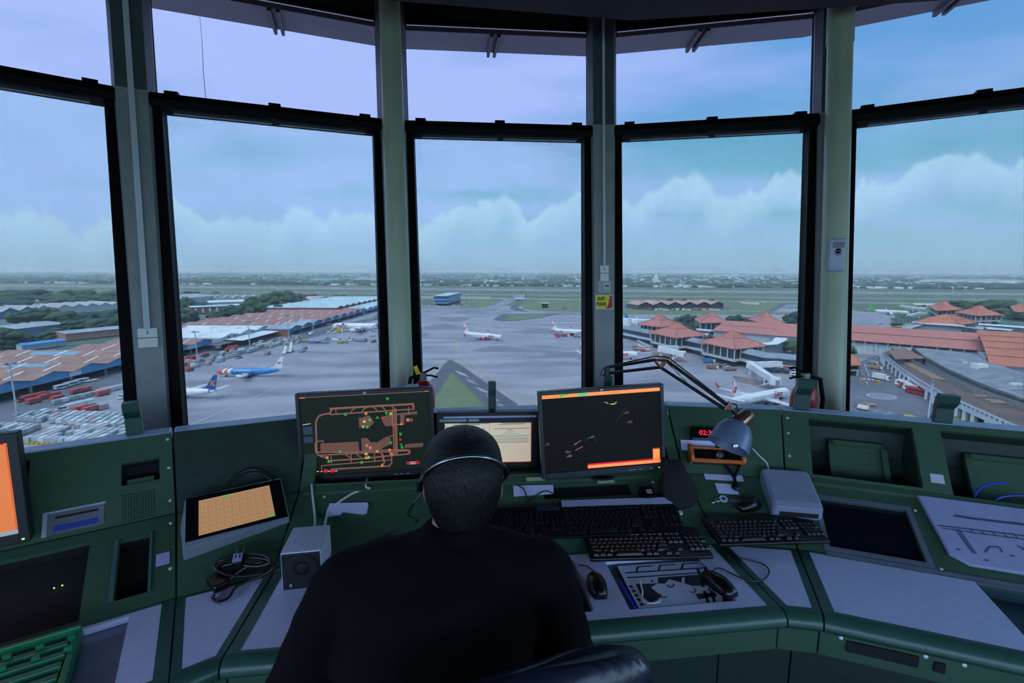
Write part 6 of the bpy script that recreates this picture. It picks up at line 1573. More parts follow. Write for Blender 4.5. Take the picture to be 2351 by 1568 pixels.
b = MB(); b.hexa([XW(76, -1, 4.8), XW(90, -1, 4.8), XW(90, -.6, 4.8), XW(76, -.6, 4.8)], [XW(76, -1, 7.4), XW(90, -1, 7.4), XW(90, -.6, 7.4), XW(76, -.6, 7.4)]); b.build('sign_board', M_board, tW)
# long rusty row behind the freighter
stD = []
for i in range(9):
 for side in (0, 1):
  for d0 in (22, 46, 70, 94): stD.append((i, side, .04, .96, d0 + i*.6, d0 + 1.2 + i*.6))
tD, XD = shed('warehouse', 'long rusty roofed warehouse with blue gables behind the white freighter', (-205, 673), (-205, 439), 118, 6.7, 9.1, 9, M_bluew2, M_rust2, 4.0, strips=stD, boards=[(20 + 26*k, 7, 4.3, 6.6, M_board) for k in range(8)])
for k in range(3):
 for side in (0, 1):
  i = 8 - k; s0, s1 = (i*26, (i+.5)*26) if side == 0 else ((i+.5)*26, (i+1)*26); z0, z1 = (6.7, 9.1) if side == 0 else (9.1, 6.7)
  b = MB(); b.quad([XD(s0, -1.2, z0 + .14), XD(s1, -1.2, z1 + .14), XD(s1, 26 - 4*k, z1 + .14), XD(s0, 26 - 4*k, z0 + .14)]); b.build('grey_roof_patch', M_groof, tD)
tDx = MB(); tDx.hexa([XD(226, 1, 0), XD(234.4, 1, 0), XD(234.4, 40, 0), XD(226, 40, 0)], [XD(226, 1, 6), XD(234.4, 1, 6), XD(234.4, 40, 6), XD(226, 40, 6)]); tDx.build('brick_end_wall', M_brick, tD)
shed('warehouse', 'far end of the shed row with pale teal roofs and light blue gables', (-203, 935), (-204, 675), 110, 6.9, 9.4, 10, M_bluew, M_troof, 4.0, boards=[(9 + 26*k, 8, 4.2, 6.6, M_board) for k in range(8)])
shed('warehouse', 'pale teal roofed hangar with dark red band, furthest behind the shed row', (-232, 900), (-234, 640), 95, 11, 13.4, 10, mat('dark_red_wall', '7f3f46', .7), M_troof, None)
shed('warehouse', 'small shed with grey roof and red brick gable behind the rusty row', gp(718, 706), gp(742, 702), 30, 9, 14, 1, M_brick, M_groof)
# sheds in the wood on the far left
shed('warehouse', 'row of weathered pale gabled sheds between the two woods at far left', gp(285, 712), gp(135, 722), 70, 9, 13, 5, M_palew, mat('weathered_pale_roof', 'b3aeb4', .7, scale=.05, col2='9c979f'), None)
shed('warehouse', 'low pale sheds at the left edge of the view, below the red and white mast', gp(120, 722), gp(-40, 735), 60, 8, 13, 4, M_bluew2, MATS['weathered_pale_roof'], None)
shed('warehouse', 'long grey flat shed with white roof panels among the trees at far left', gp(156, 764), gp(-60, 792), 40, 9, 11, 0, mat('slate_wall', '7f8ea0', .7), M_groof, None)
shed('office_block', 'salmon office block with white pillars and grey roof behind the nearest rusty roof', gp(290, 768), gp(152, 783), 26, 6, 7.5, 0, M_pink, M_groof, None, cat='building')
shed('lean_to', 'long light blue roofed lean-to behind the nearest rusty roof', gp(150, 793), gp(52, 806), 6, 4, 5.5, 0, M_palew, mat('bright_blue_roof', '4f93d8', .6), None, cat='shelter')
# sheds behind the rusty row in the second window
shed('warehouse', 'wide pale grey hangar below the grass, furthest in the second window', gp(500, 690), gp(405, 700), 90, 10, 14, 0, M_palew, M_groof)
shed('warehouse', 'row of grey sheds with dark gables below the far grass', gp(600, 692), gp(490, 695), 60, 7, 13, 5, M_palew, M_groof)
shed('office_block', 'long low block with white roof, tall dark windows in front, amid trees', gp(585, 704), gp(480, 708), 30, 9, 11.5, 0, M_palew, M_wroof, cat='building')
tO, XO = shed('office_block', 'dark red and white office block half hidden by trees', gp(552, 716), gp(440, 722), 22, 9.5, 11, 0, mat('dark_red_panel', '8a4c52', .7), M_troof, cat='building')
for k in range(7):
 b = MB(); s = 3 + k*8.6; b.hexa([XO(s, -.3, 2), XO(s + 2.6, -.3, 2), XO(s + 2.6, 0, 2), XO(s, 0, 2)], [XO(s, -.3, 8), XO(s + 2.6, -.3, 8), XO(s + 2.6, 0, 8), XO(s, 0, 8)]); b.build('white_bay', M_board, tO)
shed('office_block', 'dark red brick block rising behind the large dark trees', gp(728, 694), gp(690, 697), 30, 15, 15.5, 0, mat('brick_maroon', '9c5357', .8, var=.2, scale=.1), MATS['brick_maroon'], cat='building')
shed('warehouse', 'small grey shed with dark gable beside the round tree', gp(766, 697), gp(726, 700), 40, 9, 14, 1, M_conw, M_groof)
shed('kiosk', 'little white walled kiosk with red roof in front of the trees', gp(500, 744), gp(474, 746), 9, 5, 7, 0, M_board, mat('kiosk_red_roof', 'a65a5c', .7), cat='kiosk')
shed('canopy_shelter', 'thin white canopy beside the red roofed kiosk', gp(486, 748), gp(454, 750), 8, 4.4, 4.8, 0, M_dark, M_wroof, cat='shelter')
# fire station: dark red gabled sheds in the middle distance
shed('fire_station', 'row of six gabled sheds with pinkish roofs on the island of grass', gp(1660, 709), gp(1462, 711), 45, 7.5, 12.5, 6, mat('shed_dark_grey_wall', '5a5d66', .8, var=.4, scale=.08), mat('pinkish_roof', 'c59c90', .7, scale=.05, col2='ab857c'), None, cat='building', over=6)  # mottled dark grey walls under the pinkish roofs
shed('shelter', 'pale flat shelter at the near end of the gabled sheds', gp(1476, 702), gp(1440, 703), 12, 4, 4.6, 0, M_conw, M_wroof, cat='shelter')
# blue glazed terminal at the end of the apron
pA, pB, pC = gp(996, 702), gp(1029, 702), gp(1052, 692)
tB = thing('glass_pavilion_building', 'bright blue glass building with white roof and red edge at the end of the apron', 'building', pA)
M_bgl = mat('bright_blue_glass', '2f78b4', .3, var=.12, scale=.1); M_bgl2 = mat('pale_blue_band', '8fc0e0', .5)
q0 = [pA, pB, pC + Vector((6, 0, 0)), pA + (pC - pB) + Vector((6, 0, 0))]
def shell(z0, z1, g, nm, m):
 c = sum(q0, Vector())/4; qq = [c + (p - c)*g for p in q0]
 b = MB(); b.hexa([Vector((p.x, p.y, GZ + z0)) for p in qq], [Vector((p.x, p.y, GZ + z1)) for p in qq]); b.build(nm, m, tB)
shell(0, 4.2, .90, 'ground_floor', mat('slate_grey_wall', '4a5668', .7, var=.3, scale=.1)); shell(4.2, 5.4, 1.02, 'white_band', M_bgl2); shell(5.4, 10, .94, 'lower_glass', M_bgl); shell(10, 11.2, 1.04, 'white_band', M_bgl2); shell(11.2, 16, 1.0, 'upper_glass', M_bgl); shell(16, 17.2, 1.05, 'red_edge', mat('red_roof_edge', 'c25a52', .6)); shell(17.2, 17.6, 1.04, 'roof', mat('pale_blue_roof', 'b4d8e2', .6))  # ground floor is a mottled slate grey, set in below the bands
shed('boundary_wall', 'long low white wall behind the blue glass building', gp(1125, 686.2), gp(965, 685.4), 4, 4, 4.2, 0, M_board, M_board, cat='wall')
# hut on the grass
tH, XH = shed('shelter', 'small open shelter with white roof edge on the grass island', gp(1259, 707), gp(1244, 707), 9, 7.5, 8.0, 0, M_brick, M_wroof, 5.5, cat='shelter', pillars=False)
shed('storage_row', 'long low white row of parked trailers on the far grass', gp(1742, 699), gp(1701, 697), 6, 5, 5.4, 0, M_board, M_pink, cat='shelter')
shed('hangar', 'teal roofed hangar among the trees beyond the runway', gp(768, 648), gp(716, 648), 60, 9, 16, 0, M_palew, mat('teal_roof', '6fb3b8', .6), cat='hangar')
shed('hangar', 'long pale shed beyond the runway, beside the column', gp(900, 645.5), gp(812, 645.5), 60, 10, 16, 0, mat('grey_pink_wall', 'b9a8b0', .7), M_groof, cat='hangar')
shed('hangar', 'very long white shed beyond the runway at the right edge', gp(2330, 654), gp(2115, 650), 160, 20, 24, 0, M_board, M_groof, cat='hangar')
shed('hangar', 'pale flat hangar beyond the runway, right of the mosque', gp(1722, 636), gp(1640, 636), 120, 14, 20, 0, M_palew, M_wroof, cat='hangar')
# little white mosque
p = gp(1506, 652.5); tM = thing('mosque', 'small white domed mosque among the trees beyond the runway', 'mosque', p)
b = MB(); b.box((p.x, p.y, p.z + 10), (34, 30, 20)); b.build('hall', mat('mosque_white', 'cfd4d6', .6), tM)
b = MB(); b.lathe([(11, 20), (12, 26), (12, 32), (9, 39), (4, 43), (0, 46)], p, n=20); b.build('dome', MATS['mosque_white'], tM, smooth=True)
b = MB(); b.box((p.x - 18, p.y - 4, p.z + 8), (20, 20, 16)); b.build('side_hall', mat('mosque_pink', 'b48a84', .7), tM)
# ================================================================ terminal: tiled pavilions, curved concourse, long roofs
M_tile = mat('terracotta_tile', 'c48078', .75, scale=.35, col2='b07068', detail=5, spec=.3)
M_tiled = mat('terracotta_tile_orange', 'c77d68', .75, scale=.3, col2='b36a56', detail=5, spec=.3)
M_colw = mat('white_column', 'cdd3d6', .6, var=.05)
M_cglass = mat('concourse_dark_glass', '4d5663', .45, scale=.25, col2='3b4450', stretch=(1, 1, .2))
M_wband = mat('white_floor_band', 'c5cdd4', .6, var=.06, scale=.2)
def pavilion(corner_px, ez, label, peak, ncol=5, floor=5.0, m=None, group='tiled pavilions of the terminal', cut=.36, back=None):
 m = m or M_tile
 c = [at(x, y, GZ + ez) for x, y in corner_px]            # left, front, right eave corners
 l, f, r = c; bk = back or (l + r - f)
 q = [l, f, r, bk]; ctr = sum(q, Vector())/4; base = Vector((ctr.x, ctr.y, GZ))
 t = thing('tiled_pavilion', label, 'pavilion', base, 0, group)
 pk = peak; bz = ez + (pk - ez)*.52
 inn = [ctr + (p - ctr)*cut + Vector((0, 0, bz - ez)) for p in q]
 ridge = [ctr + (a - ctr)*.10 + Vector((0, 0, pk - ez)) for a in (q[0].lerp(q[1], .5), q[2].lerp(q[3], .5))]
 b = MB()
 for i in range(4):
  j = (i + 1) % 4; b.quad([q[i], q[j], inn[j], inn[i]])
 tp = [ctr + (p - ctr)*.07 + Vector((0, 0, pk - ez)) for p in q]
 for i in range(4):
  j = (i + 1) % 4; b.quad([inn[i], inn[j], tp[j], tp[i]])
 b.quad(tp); b.quad([p - Vector((0, 0, .5)) for p in q])
 for i in range(4):
  j = (i + 1) % 4; b.quad([q[i] - Vector((0, 0, .5)), q[j] - Vector((0, 0, .5)), q[j], q[i]])
 b.build('roof', m, t)
 b = MB()
 for i in range(4): b.tube([q[i] + Vector((0, 0, .1)), inn[i] + Vector((0, 0, .1)), tp[i] + Vector((0, 0, .1))], .35, 5)
 for i in range(4): b.tube([inn[i], inn[(i+1) % 4]], .3, 5)
 b.build('ridge_tiles', mat('ridge_tile', 'b06b62', .75), t)
 bd = [ctr + (p - ctr)*.84 for p in q]
 b = MB(); b.hexa([Vector((p.x, p.y, GZ + floor)) for p in bd], [Vector((p.x, p.y, GZ + ez - .6)) for p in bd]); b.build('glass_hall', M_cglass, t)
 b = MB(); b2 = [ctr + (p - ctr)*.9 for p in q]; b.hexa([Vector((p.x, p.y, GZ + floor - 1.6)) for p in b2], [Vector((p.x, p.y, GZ + floor)) for p in b2]); b.build('floor_band', M_wband, t)
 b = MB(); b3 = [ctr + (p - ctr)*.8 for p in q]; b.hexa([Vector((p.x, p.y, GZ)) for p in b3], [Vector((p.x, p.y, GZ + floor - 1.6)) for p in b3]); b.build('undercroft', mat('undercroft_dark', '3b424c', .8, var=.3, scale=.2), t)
 for i in range(3):
  if i == 2: continue
  a, e = (q[0], q[1]) if i == 0 else (q[1], q[2])
  for k in range(ncol + 1):
   if i == 1 and k == 0: continue
   p = ctr + (a.lerp(e, k/ncol) - ctr)*.91
   b = MB(); b.cyl((p.x, p.y, GZ + floor - .2), (p.x, p.y, GZ + ez - .3), .38, n=8); b.build('column', M_colw, t, smooth=True)
 return t, q
pavilion([(1488, 762.5), (1553, 776), (1622, 769.5)], 12.0, 'tiled pavilion behind the lamp elbow, left of the two nearest', 20.5)
pavilion([(1605, 784.5), (1688, 801.5), (1761, 793.5)], 12.0, 'nearest tiled pavilion, standing over the white boarding bridge', 20.5)
pavilion([(1463, 744.5), (1518, 751), (1568, 744)], 12.0, 'tiled pavilion half hidden by a leafy tree, beside the blue tailed jet', 20.5)
pavilion([(1594, 731), (1607, 741.5), (1672, 740)], 12.0, 'tiled pavilion behind the dark trees, its roof cut by the long roof', 20.5)
pavilion([(1717, 731.5), (1745, 742), (1800, 742.5)], 12.0, 'furthest tiled pavilion of the nearer concourse, beyond the trees', 21)
pavilion([(2131, 702), (2152, 713.5), (2208, 711)], 11.0, 'orange tiled pavilion beside the green tailed jet', 20, m=M_tiled, group='orange tiled roofs of the far concourse')
pavilion([(2192, 716), (2240, 724.5), (2306, 723.5)], 11.0, 'orange tiled pavilion with white columns below the dark far trees', 20.5, m=M_tiled, group='orange tiled roofs of the far concourse')
pavilion([(2316, 701), (2330, 716), (2420, 715)], 11.0, 'orange tiled pavilion cut by the right edge of the view', 20, m=M_tiled, group='orange tiled roofs of the far concourse')
pavilion([(2098, 740), (2204, 745), (2243, 741)], 9.0, 'broad orange tiled hall with flat top, above the long red roof', 17.5, m=M_tiled, group='orange tiled roofs of the far concourse', cut=.62)
# curved concourse (elevated walkway)
cw_px = [(1400, 760), (1430, 766), (1493, 779.5), (1545, 790), (1576, 796.5), (1620, 806), (1683, 820.5), (1730, 833), (1752, 838), (1790, 840), (1832, 845), (1880, 851)]
fr_ = [at(x, y, GZ + 4.6) for x, y in cw_px]
tC = thing('concourse', 'elevated grey roofed concourse with white floor band linking the pavilions', 'concourse', Vector((fr_[5].x, fr_[5].y, GZ)))
def offs(pts, d):
 o = []
 for i, p in enumerate(pts):
  t_ = (pts[min(i+1, len(pts)-1)] - pts[max(i-1, 0)]); t_.z = 0; t_.normalize(); n_2 = Vector((-t_.y, t_.x, 0))
  if n_2.dot(Vector((p.x, p.y, 0))) < 0: n_2 = -n_2
  o.append(p + n_2*d)
 return o
def ribbon(nm, m, specs, par, pts=fr_):
 rs = []
 offd = {d: offs(pts, d) for d, z in specs}
 for i in range(len(pts)): rs.append([Vector((offd[d][i].x, offd[d][i].y, GZ + z)) for d, z in specs])
 b = MB(); b.rings(rs); return b.build(nm, m, par)
ribbon('floor_band', M_wband, [(0, 3.6), (0, 5.4), (14, 5.4), (14, 3.6)], tC)
ribbon('glass_wall', M_cglass, [(.5, 5.4), (.5, 9.0), (13.5, 9.0), (13.5, 5.4)], tC)
ribbon('roof', mat('concourse_roof_grey', '8d97a3', .6, scale=.08, col2='7f8a97'), [(-.6, 8.9), (-.6, 9.5), (6, 11.4), (14.6, 9.5), (14.6, 8.9)], tC)
for i in range(len(fr_) - 1):
 for f in (.15, .65):
  p = offs(fr_, 5)[i].lerp(offs(fr_, 5)[i+1], f); b = MB(); b.cyl((p.x, p.y, GZ), (p.x, p.y, GZ + 3.7), .9, n=10); b.build('pier', M_conw, tC, smooth=True)
b = MB(); a = fr_[9].lerp(fr_[10], .2); e = fr_[9].lerp(fr_[10], .75); n_3 = Vector((0, -.3, 0)); b.hexa([Vector((a.x, a.y - .4, GZ + 3.9)), Vector((e.x, e.y - .4, GZ + 3.9)), Vector((e.x, e.y, GZ + 3.9)), Vector((a.x, a.y, GZ + 3.9))], [Vector((a.x, a.y - .4, GZ + 5.1)), Vector((e.x, e.y - .4, GZ + 5.1)), Vector((e.x, e.y, GZ + 5.1)), Vector((a.x, a.y, GZ + 5.1))]); b.build('red_sign_panel', mat('red_panel', 'a2474c', .6), tC)
# long terminal roof in tiers
def tiers(label, eave_px, ez, steps, m, dark=True, wall=None, t=None, nm='terminal_hall'):
 a, e = at(*eave_px[0], GZ + ez), at(*eave_px[1], GZ + ez); u = (e - a).normalized(); n2 = Vector((-u.y, u.x, 0))
 if n2.dot(a) < 0: n2 = -n2
 t = thing(nm, label, 'terminal hall', Vector(((a.x + e.x)/2, (a.y + e.y)/2, GZ)), 0)
 d0, z0 = 0, ez
 for i, (d1, z1, gap) in enumerate(steps):
  b = MB(); q = [Vector((a.x, a.y, GZ + z0)) + n2*d0, Vector((e.x, e.y, GZ + z0)) + n2*d0, Vector((e.x, e.y, GZ + z1)) + n2*d1, Vector((a.x, a.y, GZ + z1)) + n2*d1]
  b.hexa([p - Vector((0, 0, .4)) for p in q], q); b.build('roof_slope', m, t)
  if gap:
   b = MB(); q = [Vector((a.x, a.y, GZ + z1 - .3)) + n2*(d1 + .05), Vector((e.x, e.y, GZ + z1 - .3)) + n2*(d1 + .05), Vector((e.x, e.y, GZ + z1 - .3)) + n2*(d1 + .8), Vector((a.x, a.y, GZ + z1 - .3)) + n2*(d1 + .8)]
   b.hexa([p - Vector((0, 0, 2)) for p in q], [p + Vector((0, 0, gap)) for p in q]); b.build('gutter', mat('gutter_dark', '5c3f40', .8), t)
  d0, z0 = d1 + .8, z1 + gap
 b = MB(); q = [Vector((p.x, p.y, GZ)) for p in (a + n2*3, e + n2*3, e + n2*(d1 - 1), a + n2*(d1 - 1))]; b.hexa(q, [p + Vector((0, 0, ez + .2)) for p in q]); b.build('walls', wall or mat('terminal_wall', 'c3ccd4', .6, var=.12, scale=.12), t)
 return t, a, e, u, n2
tT, aT, eT, uT, nT = tiers('long terminal hall with two tier red tiled roof, right of the round column', [(1900, 776), (2263, 805)], 10.0, [(19, 13.6, .5), (40, 17.5, 0)], M_tile)
b = MB()
b.hexa([p + Vector((0, 0, -.0)) for p in (Vector((aT.x, aT.y, GZ + 8)) + nT*2.8, Vector((eT.x, eT.y, GZ + 8)) + nT*2.8, Vector((eT.x, eT.y, GZ + 8)) + nT*3.2, Vector((aT.x, aT.y, GZ + 8)) + nT*3.2)], [p for p in (Vector((aT.x, aT.y, GZ + 9.8)) + nT*2.8, Vector((eT.x, eT.y, GZ + 9.8)) + nT*2.8, Vector((eT.x, eT.y, GZ + 9.8)) + nT*3.2, Vector((aT.x, aT.y, GZ + 9.8)) + nT*3.2)]); b.build('window_band', M_cglass, tT)
lnT = (eT - aT).length
for k in range(13):
 p = aT + uT*(lnT*(k + .5)/13) + nT*1.6; b = MB(); b.box((p.x, p.y, GZ + 5), (.7, .7, 10)); b.build('column', M_colw, tT)
for k in range(5):
 p = aT + uT*(lnT*(.56 + .035*k + (.03 if k > 2 else 0))) + nT*.9; b = MB(); b.box((p.x, p.y, GZ + 6.8), (2.0, 1.6, 1.7)); b.build('air_conditioner', M_board, tT)
tiers('red tiled roof between dark trees and the round column, in two sections', [(1636, 758), (1772, 769)], 10.0, [(16, 13.2, .3), (30, 16.3, 0)], M_tile)
tiers('plain red tiled roof section left of the round column', [(1773, 769.5), (1900, 778)], 10.6, [(34, 17.2, 0)], M_tile)
tiers('stepped orange tiled roofs in five tiers at the right edge of the view', [(2272, 836), (2674, 871)], 9.0, [(15, 12, .4), (30, 14.8, .4), (45, 17.2, .4), (60, 19.2, .4), (78, 21, 0)], M_tiled)
# grey roofs and canopies above the long roof
def plate(name, label, pts, z, th, m, cat, legs_=True, zs=None, base=0):
 q = [at(x, y, GZ + (zs[i] if zs else z)) for i, (x, y) in enumerate(pts)]
 t = thing(name, label, cat, Vector((sum(p.x for p in q)/len(q), sum(p.y for p in q)/len(q), GZ)))
 b = MB(); b.hexa([p - Vector((0, 0, th)) for p in q], q); b.build('roof', m, t)
 if legs_:
  b = MB(); c = sum(q, Vector())/len(q); b.hexa([Vector((c.x + (p.x - c.x)*.9, c.y + (p.y - c.y)*.9, GZ + base)) for p in q], [Vector((c.x + (p.x - c.x)*.9, c.y + (p.y - c.y)*.9, p.z - th)) for p in q]); b.build('walls', mat('canopy_wall_grey', '6d7682', .7, var=.2, scale=.2), t)  # mottled mid grey block between base and roof plate
 return t
plate('canopy_roof', 'white folded canopy roof behind the nearest tiled pavilion', [(1738, 789), (1772, 784), (1781, 774), (1808, 776), (1803, 782), (1786, 790), (1765, 791)], 9.5, .5, M_wroof, 'canopy')
plate('canopy_roof', 'small white flat canopy between the two nearest pavilions', [(1606, 765), (1628, 766), (1623, 770), (1606, 768)], 9, .4, M_wroof, 'canopy')
plate('canopy_roof', 'grey white flat canopy left of the long red roof, by the trees', [(1597, 754), (1634, 757), (1632, 760), (1600, 757)], 9, .4, M_wroof, 'canopy')
plate('canopy_roof', 'long white canopy edge above the long red roof, right of the palms', [(2098, 737), (2130, 739), (2215, 747), (2243, 749), (2240, 751), (2125, 743), (2094, 740)], 9, .5, M_wroof, 'canopy')
plate('canopy_roof', 'grey sloping canopy beside the tan lawn, above the long red roof', [(2066, 753), (2094, 745), (2122, 744), (2092, 754)], 8, .4, M_groof, 'canopy')
plate('canopy_roof', 'grey ridged canopy below the red and white posts', [(2210, 750), (2218, 747), (2262, 750), (2256, 757)], 9, .5, M_groof, 'canopy')
plate('canopy_roof', 'thin pale canopy strip running right from the ridged canopy', [(2262, 750), (2327, 756), (2322, 759), (2266, 755)], 9, .4, M_troof, 'canopy')
plate('canopy_roof', 'long white canopy with struts near the right edge', [(2248, 742), (2360, 750), (2360, 753), (2246, 745)], 9, .4, M_wroof, 'canopy')
plate('canopy_roof', 'white canopy over a dark yard at the right edge, amid orange roofs', [(2312, 761), (2365, 765), (2365, 768), (2320, 766)], 9, .4, M_wroof, 'canopy')
plate('yard_roof', 'dark flat yard roof above the long red hall', [(2090, 754), (2122, 745), (2215, 752), (2205, 762)], 6, .3, mat('dark_yard', '6a7480', .8, var=.4, scale=.1), 'roof')
area('lawn', mat('tan_lawn', '9c9472', .9, var=.2, scale=.05), [(2048, 752), (2075, 744), (2098, 742), (2085, 751)], .5, 'stuff')
for k in range(6):
 p = gp(2240 + k*5.2 + (6 if k > 2 else 0), 752); b = MB(); b.tube([p, p + Vector((0, 0, 10.5))], .35, 6); o = b.build('banner_post', mat('red_white_post', 'cfa5a8', .6, var=.3, scale=.6)); tag(o, 'slim red and white post in the row above the ridged canopy', 'post', 'red and white posts')
# flat parking deck, viaduct and its balustrade
dk = [(2094, 799), (2124, 822), (2181, 853), (2225, 872), (2272, 892), (2351, 920), (2420, 945), (2420, 880), (2330, 850), (2290, 838), (2262, 822), (2236, 812), (2180, 806), (2130, 800)]
q = [at(x, y, GZ + 9.5) for x, y in dk]
tP = thing('parking_deck', 'wide stained grey roof deck beside the curved viaduct', 'roof deck', Vector((q[5].x, q[5].y, GZ)))
b = MB(); b.hexa([p - Vector((0, 0, .8)) for p in q], q); b.build('deck', mat('stained_deck', '8f929c', .85, scale=.12, col2='6b7079', detail=8, lo=.38, hi=.6, stretch=(1, 2.5, 1)), tP)
b = MB(); b.hexa([Vector((p.x, p.y, GZ)) for p in q], [p - Vector((0, 0, .8)) for p in q]); b.build('walls', M_conw, tP)
e_ = q[:7]; b = MB(); b.rings([[p + Vector((0, 0, -1.6)), p + Vector((0, 0, .9)), p + Vector((.35, .45, .9)), p + Vector((.35, .45, -1.6))] for p in e_]); b.build('parapet', mat('mossy_concrete', '8b938d', .85, scale=.3, col2='6f7a72'), tP)
p = at(2247, 846, GZ + 9.5)
b = MB(); b.box((p.x, p.y, p.z + 1.3), (6, 4, 2.6)); b.build('roof_cabin', M_board, tP)
for x, y, sx in ((2215, 834, 1.5), (2262, 848, 6), (2325, 884, 2), (2338, 884, 2), (2290, 846, 8)):
 p = at(x, y, GZ + 9.5); b = MB(); b.box((p.x, p.y, p.z + .5), (sx, 1.6, 1.1)); b.build('roof_unit', M_board if sx < 3 else M_groof, tP)
bal = [(2026, 806), (2034, 815), (2052, 829), (2070, 844), (2090, 857.5), (2132, 883), (2165, 901), (2202, 918), (2240, 935), (2272, 949), (2310, 966), (2351, 984), (2420, 1014)]
bq = [at(x, y, GZ + 7.6) for x, y in bal]
inn_ = [(2046, 803), (2053, 812), (2070, 824), (2086, 834), (2112, 846), (2160, 870), (2195, 886), (2232, 902), (2270, 915), (2300, 926), (2335, 938), (2380, 953), (2450, 980)]
iq = [at(x, y, GZ + 6.2) for x, y in inn_]
tV = thing('viaduct', 'curved brown viaduct with white balustrade beside the parking deck', 'viaduct', Vector((bq[6].x, bq[6].y, GZ)))
b = MB(); n = len(bq); b.add([Vector((p.x, p.y, GZ + 6.2)) for p in bq] + iq + [Vector((p.x, p.y, GZ + 5.2)) for p in bq] + [Vector((p.x, p.y, GZ + 5.2)) for p in iq], [(i, i+1, n+i+1, n+i) for i in range(n-1)] + [(2*n+i, 3*n+i, 3*n+i+1, 2*n+i+1) for i in range(n-1)]); b.build('road_deck', mat('brown_road_deck', '73605c', .9, scale=.2, col2='5f504e', detail=6), tV)
b = MB(); b.rings([[Vector((p.x, p.y, GZ + 4.2)), Vector((p.x, p.y, GZ + 7.6)), Vector((p.x + .3, p.y + .35, GZ + 7.6)), Vector((p.x + .3, p.y + .35, GZ + 4.2))] for p in bq]); b.build('balustrade', mat('balustrade_white', 'cdd1da', .65, var=.08, scale=.3), tV)
b = MB()
for i in range(n - 1):
 k = max(2, int((bq[i+1] - bq[i]).length/2.4))
 for j in range(k):
  p = bq[i].lerp(bq[i+1], (j + .5)/k); d = (bq[i+1] - bq[i]).normalized(); nn = Vector((d.y, -d.x, 0)); nn = -nn if nn.dot(Vector((p.x, p.y, 0))) > 0 else nn
  c = Vector((p.x, p.y, GZ + 6.5)) + nn*.04
  b.quad([c - d*.75 - Vector((0, 0, .35)), c + d*.75 - Vector((0, 0, .35)), c + d*.75 + Vector((0, 0, .35)), c - d*.75 + Vector((0, 0, .35))])
b.build('balustrade_openings', mat('slate_opening', '6a7078', .8), tV)
b = MB(); b.rings([[Vector((p.x, p.y, GZ + 6.2)), Vector((p.x, p.y, GZ + 9.0)), Vector((p.x + .3, p.y + .3, GZ + 9.0)), Vector((p.x + .3, p.y + .3, GZ + 6.2))] for p in iq]); b.build('back_wall', mat('grey_back_wall', '8f9093', .85, scale=.4, col2='7c7e82'), tV)
for i in range(n - 1):
 for f in ((.0, .5) if i < 8 else (.0,)):
  p = bq[i].lerp(bq[i+1], f) + Vector((1.5, 1.5, 0)); b = MB(); b.box((p.x, p.y, GZ + 2.1), (1.6, 1.6, 4.2)); b.build('pier', M_colw, tV)
b = MB()
for i in range(9, n - 1):
 a, e = bq[i], bq[i+1]; b.quad([Vector((a.x + .5, a.y + .5, GZ)), Vector((e.x + .5, e.y + .5, GZ)), Vector((e.x + .5, e.y + .5, GZ + 4.4)), Vector((a.x + .5, a.y + .5, GZ + 4.4))])
b.build('lower_wall', M_colw, tV)
for k in range(16):
 if k < 13: a, e = (2057 + k*6.6, 822 + k*3.55), (2090 + k*7.3, 824 + k*3.9)
 else: a, e = [(2238, 906), (2262, 915), (2275, 921)][k - 13], [(2288, 909), (2328, 923), (2330, 924)][k - 13]
 pa, pe = at(*a, GZ + 7.4), at(*e, GZ + 7.4); d = (pe - pa).normalized(); s_ = Vector((-d.y, d.x, 0))*.2
 b = MB(); b.hexa([pa - s_ - Vector((0, 0, .5)), pe - s_ - Vector((0, 0, .5)), pe + s_ - Vector((0, 0, .5)), pa + s_ - Vector((0, 0, .5))], [pa - s_, pe - s_, pe + s_, pa + s_]); b.build('pergola_beam', mat('tan_beam', 'b5a08c', .8, var=.12, scale=.4), tV)
plate('brown_roof_house', 'low house with brown hipped roof at the head of the viaduct', [(2040, 804), (2080, 800.5), (2126, 822), (2056, 824)], 9.6, .5, mat('brown_roof', '8a6a5e', .8, var=.12, scale=.2), 'building', base=6.0)
# gatehouse with red roof and the barrier
tG = thing('gatehouse', 'white walled gatehouse with red tiled roof beside the road barrier', 'gatehouse', gp(1950, 872))
q = [at(x, y, GZ + 7) for x, y in ((1925, 838), (1979, 838), (1966, 816), (1925, 806))]
b = MB(); rg = [(q[0].lerp(q[3], .5)) + Vector((0, 0, 3)), q[1].lerp(q[2], .5) + Vector((-3, 1, 3))]
b.add(q + rg, [(0, 1, 5, 4), (2, 3, 4, 5), (1, 2, 5), (3, 0, 4)]); b.add([p - Vector((0, 0, .5)) for p in q] + q, [(0, 1, 5, 4), (1, 2, 6, 5), (0, 3, 2, 1)]); b.build('roof', M_tiled, tG)
c = sum(q, Vector())/4; w4 = [c + (p - c)*.82 for p in q]
b = MB(); b.hexa([Vector((p.x, p.y, GZ)) for p in w4], [Vector((p.x, p.y, GZ + 6.6)) for p in w4]); b.build('walls', M_colw, tG)
b = MB(); a, e = w4[0].lerp(w4[1], .55), w4[0].lerp(w4[1], .97); b.hexa([Vector((a.x, a.y - .3, GZ + 3.8)), Vector((e.x, e.y - .3, GZ + 3.8)), Vector((e.x, e.y, GZ + 3.8)), Vector((a.x, a.y, GZ + 3.8))], [Vector((a.x, a.y - .3, GZ + 6.4)), Vector((e.x, e.y - .3, GZ + 6.4)), Vector((e.x, e.y, GZ + 6.4)), Vector((a.x, a.y, GZ + 6.4))]); b.build('upper_window', M_dark, tG)
